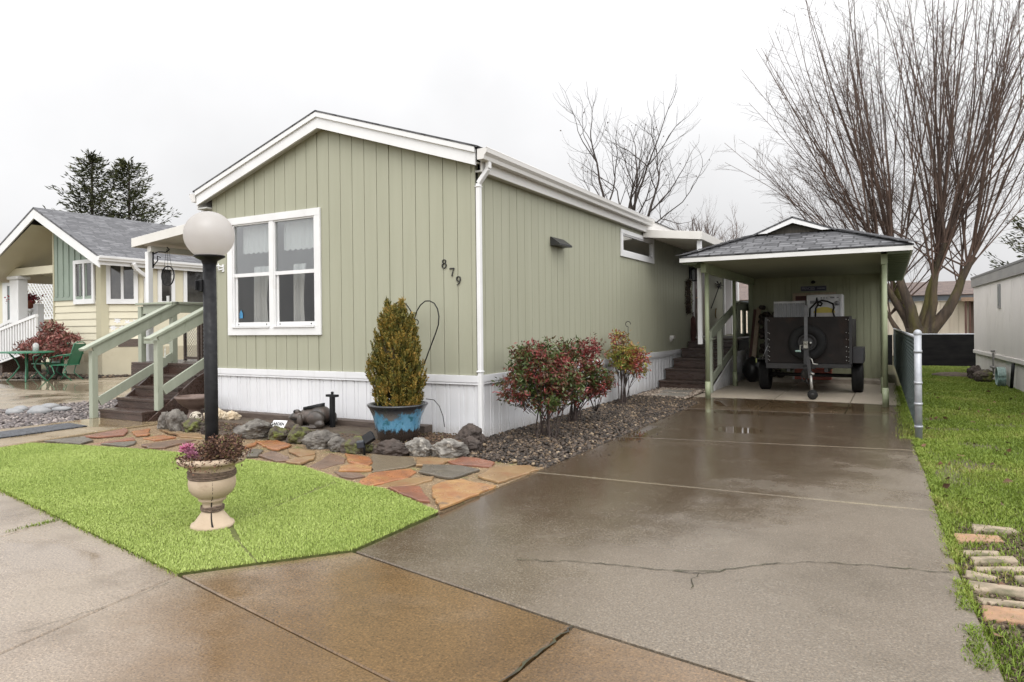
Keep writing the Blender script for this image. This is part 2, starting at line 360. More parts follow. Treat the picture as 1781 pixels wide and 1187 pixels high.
BARK_BIG = M('mossy grey bark', (0.078, 0.053, 0.033), (0.026, 0.018, 0.013), scale=5, detail=8, rough=0.85, bump=1.0, bscale=9, bdist=.09, stretch=(1, 1, .22), dirt=(0.085, 0.075, 0.016), dirt_scale=1.1, dirt_lo=0.52, dirt_hi=0.66)
TWIG = M('reddish brown twig bark', (0.11, 0.067, 0.048), (0.06, 0.038, 0.028), scale=1.2, rough=0.8)
BARK_SMALL = M('dark bare bark', (0.05, 0.036, 0.03), (0.032, 0.024, 0.02), scale=3, rough=0.8)
SOIL = M('damp garden soil', (0.055, 0.038, 0.026), (0.095, 0.07, 0.048), scale=14, detail=8, rough=0.8, bump=1.0, bscale=70, dirt=(0.07, 0.085, 0.02), dirt_scale=3.5, dirt_lo=0.6, dirt_hi=0.72)

def mat_shingle(name, a, b, mortar, w=0.28, h=0.14):
    t = NT(name); uv = t.tc.outputs['UV']; n = t.n.new('ShaderNodeTexBrick'); t.l.new(uv, n.inputs['Vector'])
    n.inputs['Color1'].default_value = a; n.inputs['Color2'].default_value = b; n.inputs['Mortar'].default_value = mortar
    n.inputs['Scale'].default_value = 1; n.inputs['Brick Width'].default_value = w; n.inputs['Row Height'].default_value = h
    n.inputs['Mortar Size'].default_value = 0.016; n.inputs['Bias'].default_value = -0.15; n.inputs['Mortar Smooth'].default_value = 0.3; n.offset = 0.37; n.offset_frequency = 2; n.squash = 0.7; n.squash_frequency = 3
    c = t.mix(t.rng(t.noise(t.map(uv, (3, 9, 1)), 1.3, 5), 0.35, 0.7), n.outputs['Color'], mortar)
    g = t.noise(uv, 160, 3); c = t.mix(0.22, c, t.mix(g, (0.02, 0.02, 0.022), (0.16, 0.16, 0.17)))
    h_ = t.math('ADD', t.math('MULTIPLY', n.outputs['Fac'], -0.6), t.math('MULTIPLY', g, 0.4))
    t.bsdf(c, 0.62, t.bump(h_, 0.6, 0.01), spec=0.3); return t.m
SHINGLE = mat_shingle('dark grey shingles', (0.21, 0.21, 0.22, 1), (0.045, 0.045, 0.05, 1), (0.012, 0.012, 0.013, 1))
SHINGLE_N = mat_shingle('mid grey shingles', (0.22, 0.22, 0.23, 1), (0.06, 0.06, 0.066, 1), (0.05, 0.05, 0.054, 1), 0.45, 0.15)
SHINGLE_B = mat_shingle('brown shingles', (0.24, 0.165, 0.13, 1), (0.17, 0.115, 0.09, 1), (0.1, 0.07, 0.06, 1), 0.5, 0.16)

def mat_glass(name, refl=1.0, tint=(0.9, 0.92, 0.92)):
    t = NT(name); fr = t.n.new('ShaderNodeLayerWeight'); fr.inputs['Blend'].default_value = 0.5
    k = t.math('MINIMUM', t.math('ADD', t.math('MULTIPLY', t.math('POWER', fr.outputs['Facing'], 3.5), 0.85 * refl), 0.05 * refl), 0.95)
    tr = t.n.new('ShaderNodeBsdfTransparent'); tr.inputs[0].default_value = tint + (1,); gl = t.n.new('ShaderNodeBsdfGlossy'); gl.inputs['Roughness'].default_value = 0.0
    w = t.noise(t.tc.outputs['Object'], 1.4, 2); t.l.new(t.bump(w, 0.03, 0.05), gl.inputs['Normal'])
    m = t.n.new('ShaderNodeMixShader'); t.l.new(k, m.inputs[0]); t.l.new(tr.outputs[0], m.inputs[1]); t.l.new(gl.outputs[0], m.inputs[2]); t.l.new(m.outputs[0], t.out.inputs[0]); return t.m
GLASS = mat_glass('window glass', 2.6); GLASS_SCREEN = mat_glass('screened window glass', 0.8, (0.8, 0.8, 0.79))

def mat_concrete(name, dry, wet, speckle=0.0, tone_expr=None, stain=None, r_wet=0.22, r_dry=0.6, puddles=(), grain=60, joints=(), w_lo=0.45, bmp=1.0):
    """wet concrete: tone by damp noise and an optional drift across the slab, roughness by how much water lies on it, puddles at given spots"""
    t = NT(name); P = t.tc.outputs['Object']; x, y, z = t.sep(P)
    big = t.noise(P, 0.55, 5, 0.6, 0.4); mid = t.noise(t.map(P, loc=(3, 9, 0)), 2.3, 6, 0.65)
    w = t.math('ADD', t.math('MULTIPLY', big, 0.9), t.math('MULTIPLY', mid, 0.45))
    if tone_expr: w = t.math('ADD', w, tone_expr(t, x, y))
    w = t.rng(w, w_lo, w_lo + 0.5, 0, 1, True)
    c = t.mix(w, dry, wet)
    if stain is not None: c = t.mix(t.math('MULTIPLY', t.rng(t.noise(t.map(P, loc=(1, 5, 2)), 1.1, 7, 0.7), 0.48, 0.72), 0.7), c, stain)
    fine = t.noise(P, grain, 5, 0.7)
    c = t.mix(t.rng(fine, 0.3, 0.75, 0.0, 0.5), c, t.mix(1.0, c, (0.45, 0.43, 0.4), 'MULTIPLY'))
    gr = t.noise(t.map(P, loc=(2, 4, 0)), 95, 4, 0.7); c = t.mix(t.rng(gr, .52, .66, 0, .8), c, t.mix(1.0, c, (0.36, 0.34, 0.31), 'MULTIPLY')); c = t.mix(t.rng(gr, .47, .34, 0, .7), c, t.mix(1.0, c, (1.9, 1.8, 1.65), 'MULTIPLY'))
    pit = t.voro(t.map(P, loc=(.3, .7, 0)), 17); c = t.mix(t.rng(pit, .07, .04, 0, .7), c, (0.03, 0.024, 0.018))
    for (ja, jb, jx) in joints:
        jd = t.math('ABSOLUTE', t.math('SUBTRACT', t.math('SUBTRACT', y, ja), t.math('MULTIPLY', t.math('SUBTRACT', x, jx), jb))); jm = t.math('MULTIPLY', t.rng(t.math('ADD', jd, t.math('MULTIPLY', mid, .05)), .07, .03), t.rng(t.noise(t.map(P, loc=(8, 1, 0)), 1.1, 4), .35, .65, .0, .42)); c = t.mix(jm, c, (0.24, 0.20, 0.11))
    if speckle:
        sp = t.voro(P, 130, out='Color'); v = t.sep(sp)[0]
        c = t.mix(t.math('MULTIPLY', t.rng(v, 0.82, 0.95), speckle), c, (0.5, 0.46, 0.38)); c = t.mix(t.math('MULTIPLY', t.rng(v, 0.22, 0.1), speckle), c, (0.035, 0.03, 0.026))
    film = t.rng(t.math('ADD', t.math('MULTIPLY', t.noise(t.map(P, loc=(11, 2, 0)), 1.3, 5, 0.6), 0.9), t.math('MULTIPLY', w, 0.25)), 0.42, 0.72, 0, 1, True)
    rg = t.math('ADD', r_dry, t.math('MULTIPLY', film, r_wet - r_dry))
    bs = t.math('ADD', 0.5, t.math('MULTIPLY', film, -0.25))
    pm = None
    for (px, py, sx_, sy_, ro) in puddles:
        q = t.map(P, (1, 1, 1), loc=(-px, -py, 0)); q = t.map(q, (1 / sx_, 1 / sy_, 0), rot=(0, 0, ro))
        n = t.n.new('ShaderNodeVectorMath'); n.operation = 'LENGTH'; t.l.new(q, n.inputs[0])
        d = t.math('ADD', n.outputs['Value'], t.math('MULTIPLY', t.math('SUBTRACT', t.noise(P, 4.0, 5, 0.6), 0.5), 1.3))
        k = t.rng(d, 0.7, 1.1, 1, 0, True); pm = k if pm is None else t.math('MAXIMUM', pm, k)
    if pm is not None:
        rg = t.math('MULTIPLY', rg, t.math('SUBTRACT', 1.0, t.math('MULTIPLY', pm, 0.9))); bs = t.math('MULTIPLY', bs, t.math('SUBTRACT', 1.0, t.math('MULTIPLY', pm, 0.96)))
        c = t.mix(pm, c, t.mix(1.0, c, (0.88, 0.86, 0.82), 'MULTIPLY'))
    h = t.math('ADD', t.math('MULTIPLY', fine, 0.6), t.math('MULTIPLY', mid, 0.8))
    t.bsdf(c, rg, t.bump(h, t.math('MULTIPLY', bs, bmp), 0.006), spec=0.5); return t.m

DRIVE = mat_concrete('wet aggregate driveway', (0.172, 0.142, 0.108, 1), (0.075, 0.053, 0.034, 1), speckle=0.14, w_lo=0.34, bmp=0.6, joints=((-1.213, .032, 1.37), (.99, .1506, 1.375)),
    tone_expr=lambda t, x, y: t.math('ADD', t.math('MULTIPLY', t.math('SUBTRACT', x, 2.7), -0.24), t.math('MULTIPLY', t.math('ADD', y, 1.9), 0.12)),  # tone drifts darker toward the carport and the left edge
    stain=(0.10, 0.08, 0.055, 1), r_wet=0.13, r_dry=0.36, puddles=((1.50, 1.35, .2, .75, 0), (2.55, 2.1, .35, .28, 0.2), (2.3, 3.9, 1.1, .3, 0)), grain=110)
SLABM = mat_concrete('carport concrete', (0.47, 0.41, 0.335, 1), (0.10, 0.07, 0.042, 1),
    tone_expr=lambda t, x, y: t.math('ADD', -0.25, t.rng(y, 5.55, 5.95, 0.9, 0.0)), r_wet=0.1, r_dry=0.6, puddles=((2.3, 5.1, 1.0, .6, 0), (3.7, 5.0, .5, .35, 0)), grain=40)
WALKM = mat_concrete('wet tan sidewalk concrete', (0.285, 0.235, 0.185, 1), (0.145, 0.088, 0.04, 1), tone_expr=lambda t, x, y: t.rng(t.math('ADD', x, t.math('MULTIPLY', y, .25)), -1.3, 0.6, -0.42, 0.22), stain=(0.075, 0.045, 0.021, 1), r_wet=0.09, r_dry=0.28, grain=45,  # tone drifts from pale grey at the left to brown at the right
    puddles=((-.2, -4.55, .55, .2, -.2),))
PATHM = mat_concrete('wet entry path concrete', (0.30, 0.235, 0.15, 1), (0.20, 0.145, 0.08, 1), r_wet=0.08, r_dry=0.4, grain=50, puddles=((-5.5, -1.1, .8, .35, 0),))
NDRIVEM = mat_concrete('neighbour concrete', (0.32, 0.27, 0.20, 1), (0.15, 0.11, 0.07, 1), r_wet=0.1, r_dry=0.4, grain=40, puddles=((-13, 2.2, 2.5, .7, .2), (-15.5, 2.6, 2, .6, 0)))
CRACK = M('dirt filled crack', (0.03, 0.025, 0.018), (0.06, 0.06, 0.025), scale=9, rough=0.9, bump=.5)
GROUNDM = M('muddy grass ground', (0.075, 0.062, 0.03), (0.085, 0.085, 0.03), scale=2.2, detail=8, rough=0.9, bump=0.8, bscale=40, dirt=(0.06, 0.045, 0.03), dirt_scale=1.2, dirt_lo=0.58, dirt_hi=0.72)

def mat_island(name, stops, rough=0.6, patch=None, pscale=1.5, k=0.6, spec=0.4, fine=None):
    """colour per loose piece, with broad patches"""
    t = NT(name); v = t.island()
    if patch is not None: v = t.math('ADD', t.math('MULTIPLY', v, 1 - k), t.math('MULTIPLY', t.rng(t.noise(t.map(t.tc.outputs['Object'], loc=patch), pscale, 3), 0.3, 0.7), k))
    c = t.ramp(v, stops)
    if fine: c = t.mix(t.rng(t.noise(t.tc.outputs['Object'], fine, 4), 0.3, 0.7, 0, .5), c, t.mix(1.0, c, (0.3, 0.3, 0.3), 'MULTIPLY'))
    t.bsdf(c, rough, spec=spec); return t.m
TURFM = mat_island('bright green turf blades', [(0.0, (0.185, 0.255, 0.05)), (0.5, (0.325, 0.41, 0.10)), (1.0, (0.44, 0.51, 0.17))], 0.5, (2, 2, 2), 1.3, 0.35, .3)
LAWNM = mat_island('winter lawn blades', [(0.0, (0.07, 0.105, 0.014)), (0.4, (0.135, 0.195, 0.022)), (0.75, (0.20, 0.25, 0.04)), (0.92, (0.26, 0.23, 0.075)), (1.0, (0.29, 0.21, 0.11))], 0.55, (5, 1, 0), 0.9, 0.55, .3)
LAVAM = mat_island('dark lava gravel', [(0.0, (0.014, 0.010, 0.007)), (0.45, (0.05, 0.036, 0.026)), (0.8, (0.115, 0.084, 0.062)), (0.93, (0.17, 0.115, 0.065)), (1.0, (0.36, 0.28, 0.19))], 0.5, fine=60)
PEBBLEM = mat_island('mixed grey pebbles', [(0.0, (0.07, 0.06, 0.058)), (0.4, (0.14, 0.115, 0.11)), (0.8, (0.22, 0.185, 0.17)), (1.0, (0.4, 0.34, 0.31))], 0.45, fine=50)
SANDM = M('decomposed granite bedding', (0.27, 0.185, 0.10), (0.13, 0.09, 0.05), scale=30, detail=8, rough=0.75, bump=0.9, bscale=120, dirt=(0.10, 0.12, 0.02), dirt_scale=3.2, dirt_lo=0.58, dirt_hi=0.7)

# ------------------------------------------------------------------ the ground and what is laid on it
rs = np.random.RandomState(7); rnd = random.Random(11)
mb = MB(); mb.poly([(-900, -900, -0.03), (900, -900, -0.03), (900, 900, -0.03), (-900, 900, -0.03)])
struct(mb.build('ground', GROUNDM))

def slab_obj(name, polys, z, mat, th=0.1, ch=0.008):
    m = MB()
    for p in polys: m.prism(p, z - th, z, ch)
    return struct(m.build(name, mat))
EL, ER = 1.375, 4.50
# driveway in four pours with tooled joints between
ys = [(-3.69, -4.24)]
DJ = [[(1.40, -3.65), (2.0, -3.775), (2.96, -3.965), (3.79, -4.10), (4.60, -4.30), (4.52, -2.48), (4.49, -1.12), (1.37, -1.22)],
      [(1.37, -1.206), (4.49, -1.106), (4.47, 0.3), (4.43, 1.445), (1.375, 0.985)], [(1.375, 0.999), (4.43, 1.459), (4.40, 4.35), (1.375, 4.04)]]
slab_obj('driveway', DJ, 0.0, DRIVE, 0.12, 0.006)
slab_obj('carport_slab', [[(1.375, 4.055), (2.42, 4.16), (2.42, 5.6), (2.42, 10.3), (1.02, 10.3), (1.02, 4.95), (1.375, 4.95)],
                          [(2.432, 4.161), (3.62, 4.28), (3.62, 10.3), (2.432, 10.3)], [(3.632, 4.281), (4.38, 4.355), (4.30, 10.3), (3.632, 10.3)]], 0.0, SLABM, 0.12, 0.005)
mb = MB(); mb.box(1.25, 4.14, 9.75, 10.34, -0.1, 0.09); struct(mb.build('shed_step', M('pale step concrete', (0.42, 0.37, 0.31), (0.3, 0.26, 0.21), scale=5, rough=0.7, bump=0.3), bevel=0.01))
# sidewalk: slabs along the street, whose line runs at a slight skew to the house
st = lambda x: -4.245 - 0.18 * x
def off(x, d): return (x + 0.18 * d, st(x) - d)      # d metres toward the street from the turf edge line
SW = []
for a, b in ((-12, -9.0), (-8.99, -6.0), (-5.99, -3.7), (-3.69, -0.955), (-0.943, 0.79)):
    SW.append([(a, st(a)), (b, st(b)), off(b, 6.0), off(a, 6.0)])
SW.append([(0.802, -4.40), (1.3, -4.50), (2.55, -4.74), (9, -5.96), (9, -12), off(0.802, 7.0)])
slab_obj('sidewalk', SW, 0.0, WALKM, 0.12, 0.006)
slab_obj('driveway_apron', [[(0.815, -4.385), (1.39, -3.665), (2.95, -3.985), (2.90, -4.80), (1.3, -4.485)],
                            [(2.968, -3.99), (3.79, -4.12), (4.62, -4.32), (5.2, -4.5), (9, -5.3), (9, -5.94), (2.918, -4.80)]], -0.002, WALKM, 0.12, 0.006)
slab_obj('entry_path', [[(-6.22, -0.6), (-4.80, -0.6), (-4.80, -1.62), (-6.22, -1.62)], [(-6.22, -1.63), (-4.80, -1.63), (-4.62, -3.42), (-6.3, -3.2)]], 0.03, PATHM, 0.12, 0.012)
slab_obj('neighbour_driveway', [[(-15.1, 9), (-8.70, 9), (-8.78, 0.5), (-9.0, -0.85), (-9.4, -2.6), (-22, -0.6), (-24, 3.2), (-17.2, 3.2), (-15.2, 4.2)]], 0.0, NDRIVEM, 0.12, 0.02)

def crack(pts, w, seed, z=0.004):
    r = random.Random(seed); m = MB(); P = []
    for (x0, y0), (x1, y1) in zip(pts[:-1], pts[1:]):
        k = max(2, int(math.hypot(x1 - x0, y1 - y0) / 0.035))
        for i in range(k): t = i / k; P.append((x0 + (x1 - x0) * t + r.uniform(-.012, .012), y0 + (y1 - y0) * t + r.uniform(-.012, .012), w * r.uniform(.25, 1.2)))
    P.append((pts[-1][0], pts[-1][1], w * .3)); vs = []
    for i, (x, y, ww) in enumerate(P):
        q = P[min(i + 1, len(P) - 1)]; p = P[max(i - 1, 0)]; d = Vector((q[0] - p[0], q[1] - p[1])); d = d.normalized() if d.length else Vector((1, 0)); nx, ny = -d.y * ww / 2, d.x * ww / 2
        vs += [(x + nx, y + ny, z), (x - nx, y - ny, z)]
    m.add(vs, [(2 * i, 2 * i + 1, 2 * i + 3, 2 * i + 2) for i in range(len(P) - 1)]); return m
mb = MB()
struct(crack([(2.34, -3.35), (2.64, -3.22), (3.08, -3.14), (3.16, -3.12), (3.26, -3.11), (3.33, -3.09), (3.41, -2.97), (3.57, -2.81), (3.78, -2.65), (4.07, -2.55), (4.34, -2.5), (4.50, -2.48)], 0.009, 1).build('driveway_crack', CRACK))
struct(crack([(3.16, -3.125), (3.24, -3.08), (3.35, -3.03), (3.41, -2.97)], 0.008, 2).build('driveway_crack', CRACK))
struct(crack([(3.31, -3.10), (3.30, -3.2), (3.32, -3.32)], 0.008, 3).build('driveway_crack', CRACK))
struct(crack([(2.97, -3.98), (2.95, -4.17), (2.935, -4.3), (2.91, -4.78)], 0.014, 4).build('apron_crack', CRACK))
struct(crack([(0.86, -4.5), (0.88, -4.68), (0.87, -4.79), (0.84, -5.13), (0.7, -5.5)], 0.0035, 5).build('sidewalk_crack', CRACK))

# artificial turf
TURF = [(0.80, -4.40), (1.39, -3.66), (1.365, -2.74), (1.03, -2.58), (0.55, -2.37), (0.24, -2.32), (-0.03, -2.26), (-0.72, -2.0), (-1.75, -2.02), (-2.97, -2.1), (-4.18, -2.31), (-4.70, -2.45), (-4.62, -3.42), (-2.4, -3.82)]
tcx, tcy = -1.3, -3.1; mb = MB(); mb.prism([(tcx + (x - tcx) * .992, tcy + (y - tcy) * .988) for x, y in TURF], -0.05, 0.008, 0.004); struct(mb.build('turf_backing', M('turf backing', (0.075, 0.085, 0.02), (0.12, 0.13, 0.035), scale=30, rough=0.9, bump=.5)))
P = sample_poly(TURF, 330000, rs)
def near_seg(P, a, b, w):
    a = np.array(a); b = np.array(b); d = b - a; t = np.clip(((P - a) @ d) / (d @ d), 0, 1); q = a + t[:, None] * d; return np.hypot(*(P - q).T) < w
seam = near_seg(P, (0.26, -3.44), (0.02, -2.38), 0.012) | near_seg(P, (0.30, -3.66), (0.62, -3.86), 0.02) | near_seg(P, (0.62, -3.86), (1.05, -4.08), 0.008) | near_seg(P, (-0.17, -4.0), (-0.42, -3.4), 0.008)
rut = near_seg(P, (0.20, -3.5), (0.02, -2.38), 0.05) & (rs.uniform(size=len(P)) < .5)
P = P[~(seam | rut)]
hz = np.array([mnoise.noise(Vector((x * 1.7, y * 1.7, 3))) for x, y in P])
V, Fc = blades(P, 0.018 + 0.006 * hz, 0.0044, rs, 0.9, 0.008)
struct(mesh_np('grass', V, Fc, TURFM), 'stuff')

# lawn to the right of the fence, and thin winter grass along the driveway edge
LAWN = [(4.53, -4.2), (6.8, -4.2), (7.0, 2.9), (6.66, 3.0), (6.16, 14.5), (7.0, 14.8), (7.0, 17.2), (4.35, 17.2), (4.45, 8), (4.46, 2.2), (4.50, 0.3)]
NB = [(4.53, -4.2), (4.95, -4.2), (4.95, -1.45), (4.53, -1.5)]
def lawn_pts(n, y0, y1):
    p = sample_poly(LAWN, n, rs); p = p[(p[:, 1] >= y0) & (p[:, 1] < y1)]; return p
sets = []
for y0, y1, n, h, w in ((-4.2, 0.5, 480000, .032, .006), (0.5, 5, 340000, .036, .008), (5, 17.2, 230000, .042, .013)):
    p = lawn_pts(n, y0, y1)
    mud = np.array([mnoise.noise(Vector((x * 1.6, y * 1.6, 9))) for x, y in p]); k = (mud < 0.42 - rs.uniform(0, .25, len(p))) | (rs.uniform(size=len(p)) < .25)
    brickbed = in_poly(p[:, 0], p[:, 1], [(4.5, -1.45), (4.95, -1.3), (4.95, -3.2), (4.5, -3.1)])
    k &= ~(brickbed & (rs.uniform(size=len(p)) < .72)); k &= ~((p[:, 1] < -3.05) & (rs.uniform(size=len(p)) < .45) & (mud > -.1))
    p = p[k]; sets.append((p, h, w, mud[k]))
VV = []; FF = []; o = 0
for p, h, w, md in sets:
    V, Fc = blades(p, h * (1.0 - .35 * md), w, rs, 0.85, -0.028); VV.append(V); FF.append(Fc + o); o += len(V)
# fringe creeping over the driveway edge
e = np.stack([4.50 + rs.normal(0.015, 0.022, 9000), rs.uniform(-4.2, 2.4, 9000)], 1); e[:, 0] -= np.clip((e[:, 1]) * 0.03, 0, .1)
e = e[np.array([mnoise.noise(Vector((x * 2, y * 5, 4))) for x, y in e]) > -0.12]
V, Fc = blades(e, 0.042, 0.007, rs, 1.0, -0.02); VV.append(V); FF.append(Fc + o); o += len(V)
e = np.stack([4.36 + rs.normal(0.02, 0.05, 3500), rs.uniform(2.2, 9.5, 3500)], 1); V, Fc = blades(e, 0.05, 0.009, rs, 1.0, -0.02); VV.append(V); FF.append(Fc + o); o += len(V)
# tufts in the sidewalk joint by the turf
e = np.stack([rs.normal(-0.948, 0.010, 110), -4.12 - .34 * rs.beta(1, 2.2, 110)], 1); V, Fc = blades(e, 0.03, 0.006, rs, 1.2, -0.005); VV.append(V); FF.append(Fc + o); o += len(V)
e = np.stack([rs.uniform(-4.4, 0.8, 1500), np.zeros(1500)], 1); e[:, 1] = np.where(e[:, 0] > -2.4, -4.25 - 0.18 * e[:, 0], -4.25 - .18 * e[:, 0]) + rs.normal(0.0, .012, 1500); V, Fc = blades(e, 0.03, 0.006, rs, 1.2, -0.005); VV.append(V); FF.append(Fc + o); o += len(V)
struct(mesh_np('lawn_grass', np.concatenate(VV), np.concatenate(FF), LAWNM), 'stuff')

p = sample_poly([(4.53, -1.25), (5.0, -1.2), (5.0, -4.0), (4.56, -4.0)], 5200, rs); V, Fc = stones(p, rs.uniform(-.035, -.02, len(p)), rs.uniform(.004, .013, len(p)), rs, .7, .35)
struct(mesh_np('dirt_crumbs', V, Fc, mat_island('damp soil crumbs', [(0, (.03, .02, .012)), (.5, (.075, .05, .032)), (.85, (.12, .085, .055)), (1, (.2, .16, .11))], .85)), 'stuff')
# fallen leaves on the lawn
p = lawn_pts(900, -4, 9)[:170]; V, Fc = leaves(np.c_[p, np.full(len(p), -.004)], .07, .05, rs, np.c_[rs.normal(size=(len(p), 2)), np.zeros(len(p))], .25, .5)
struct(mesh_np('leaves', V, Fc, mat_island('dead brown leaves', [(0, (.06, .03, .018)), (.6, (.14, .07, .035)), (1, (.22, .12, .07))], .7)), 'stuff')

# bedding under the flagstones
BED = [(1.366, -2.74), (1.03, -2.575), (0.55, -2.365), (0.24, -2.315), (-0.03, -2.255), (-0.72, -1.995), (-1.75, -2.015), (-2.97, -2.095), (-4.18, -2.305), (-4.66, -2.42), (-4.79, -1.6), (-4.79, -0.55), (-4.2, -0.9), (-2.76, -1.0), (-1.99, -0.95), (-1.1, -1.1), (-0.4, -1.0), (0.5, -0.8), (1.36, -0.9)]
struct(MB().prism(BED, -0.08, 0.004).build('path_bedding', SANDM))
p = sample_poly(BED, 9000, rs); V, Fc = stones(p, np.full(len(p), .004), rs.uniform(.002, .006, len(p)), rs, .7)
struct(mesh_np('path_gravel', V, Fc, mat_island('tan grit', [(0, (.16, .1, .06)), (.5, (.36, .26, .15)), (1, (.5, .4, .28))], .6)), 'stuff')

# garden bed soil, rising to the wall
mb = MB(); FR = [(-4.75, -0.55), (-4.4, -1.0), (-2.76, -1.08), (-1.99, -1.05), (-1.1, -1.22), (-0.63, -1.2), (-0.17, -1.1), (0.3, -0.95), (0.25, -0.3), (0.1, 0.02)]
n_ = 10; rows = []
for i, (x, y) in enumerate(FR):
    xb = -4.75 + (4.77) * i / (len(FR) - 1)
    rows.append([(x + (xb - x) * t, y + (0.02 - y) * t, 0.0 + (0.095 if x < .2 else .03) * min(1, t * 2.2)) for t in (0, .15, .3, .45, .6, .8, 1)])
vs = [p for r_ in rows for p in r_]; k = 7
mb.smooth = True; mb.add(vs, [(i * k + j, (i + 1) * k + j, (i + 1) * k + j + 1, i * k + j + 1) for i in range(len(rows) - 1) for j in range(k - 1)])
struct(mb.build('garden_bed', SOIL))
p = sample_poly([(-4.5, -.1), (-4.3, -.9), (-.2, -1.0), (.15, -.7), (.1, -.1)], 7000, rs)
V, Fc = stones(p, np.full(len(p), .085) * np.clip((p[:, 1] + 1.15) * 2.2, .2, 1), rs.uniform(.004, .016, len(p)), rs, .6)
struct(mesh_np('bark_mulch', V, Fc, mat_island('dark bark chips', [(0, (.03, .02, .015)), (.6, (.09, .055, .035)), (.93, (.16, .1, .06)), (1, (.12, .14, .04))], .8)), 'stuff')

# lava gravel bed along the house and driveway
GB = [(0.42, -0.98), (1.372, -1.02), (1.372, 4.9), (1.02, 4.95), (1.06, 7.0), (0.02, 7.0), (0.02, 0.0), (0.2, -0.4)]
struct(MB().prism(GB, -0.1, 0.0).build('gravel_bed', M('dark gravel soil', (0.03, 0.024, 0.02), (0.05, 0.038, 0.03), scale=30, rough=.8, bump=.8)))
p = sample_poly(GB, 15500, rs); lip = np.clip((1.40 - p[:, 0]) / .15, 0.2, 1)
V, Fc = stones(p, rs.uniform(0.0, .03, len(p)) * lip, rs.uniform(.011, .027, len(p)), rs, .7)
struct(mesh_np('lava_gravel', V, Fc, LAVAM), 'stuff')
p = sample_poly([(.1, 5.4), (1.05, 5.2), (1.06, 7.0), (.1, 7.0)], 2200, rs); V, Fc = stones(p, rs.uniform(.02, .04, len(p)), rs.uniform(.012, .026, len(p)), rs, .6)
struct(mesh_np('tan_gravel', V, Fc, mat_island('pale tan gravel', [(0, (.12, .09, .07)), (.5, (.25, .2, .16)), (1, (.45, .38, .31))], .6)), 'stuff')
p = np.stack([rs.uniform(1.3, 1.75, 90), rs.uniform(-1, 3.5, 90)], 1); V, Fc = stones(p, np.full(90, .004), rs.uniform(.004, .011, 90), rs, .7)
struct(mesh_np('stray_gravel', V, Fc, LAVAM), 'stuff')

# pebble bed between the path and the neighbour's driveway
PB = [(-6.24, -0.2), (-6.24, -1.62), (-6.31, -3.1), (-9.2, -2.6), (-9.0, -0.85), (-8.78, 0.5), (-8.72, 5), (-6.5, 5), (-6.3, 0.6)]
struct(MB().prism(PB, -0.12, -0.01).build('pebble_bed', M('dark gravel soil', (0.03, 0.024, 0.02))))
p = sample_poly(PB, 12500, rs); V, Fc = stones(p, rs.uniform(-.015, .022, len(p)), rs.uniform(.02, .045, len(p)), rs, .6)
struct(mesh_np('pebbles', V, Fc, PEBBLEM), 'stuff')
NBB = [(-15.2, 4.15), (-17.3, 3.3), (-20, 3.4), (-20, 4.9), (-15.0, 5.2), (-14.8, 9), (-14.3, 9), (-14.9, 4.9)]
p = sample_poly(NBB, 2600, rs); V, Fc = stones(p, rs.uniform(0, .04, len(p)), rs.uniform(.03, .06, len(p)), rs, .6); struct(mesh_np('bed_pebbles', V, Fc, LAVAM), 'stuff')
p = sample_poly([(-11.5, -2.3), (-9.3, -2.3), (-9.2, -.9), (-11.5, -1.1)], 100, rs)

# smooth cobbles lying on the pebbles
cobm = M('smooth grey river cobble', (0.19, 0.195, 0.20), (0.26, 0.26, 0.26), scale=7, rough=0.35, bump=.1)
for (x, y, a, b, h, ro, lab) in [(-8.03, -1.07, .13, .075, .06, .3, 'narrow grey cobble lying lowest and leftmost on the pebble bed'), (-8.42, -0.80, .12, .08, .065, .1, 'grey cobble at the left end of the cobble heap'), (-8.10, -0.68, .14, .09, .07, .2, 'broad pale cobble in the middle of the cobble heap'),
        (-8.28, -0.42, .16, .09, .07, .5, 'long flat cobble nearest the neighbouring driveway'), (-7.72, -0.86, .17, .09, .075, .4, 'largest pale cobble at the near side of the heap'), (-7.76, -0.50, .15, .07, .05, .25, 'thin cobble at the right end of the cobble heap'), (-8.25, -1.0, .09, .07, .05, .8, 'small darker cobble tucked between two others')]:
    m = MB(); r_ = random.Random(x * y); s1, s2 = r_.uniform(0, 9), r_.uniform(0, 9)
    m.ball((0, 0, 0), (a, b, h), 16, 10, lambda v: 1 + .08 * mnoise.noise(v * 1.3 + Vector((s1, s2, 0)))); o_ = m.build('cobble', cobm); o_.location = (x, y, .045); o_.rotation_euler = (0, 0, YAW + ro)
    tag(o_, lab, 'cobble', 'smooth cobbles on the pebble bed')

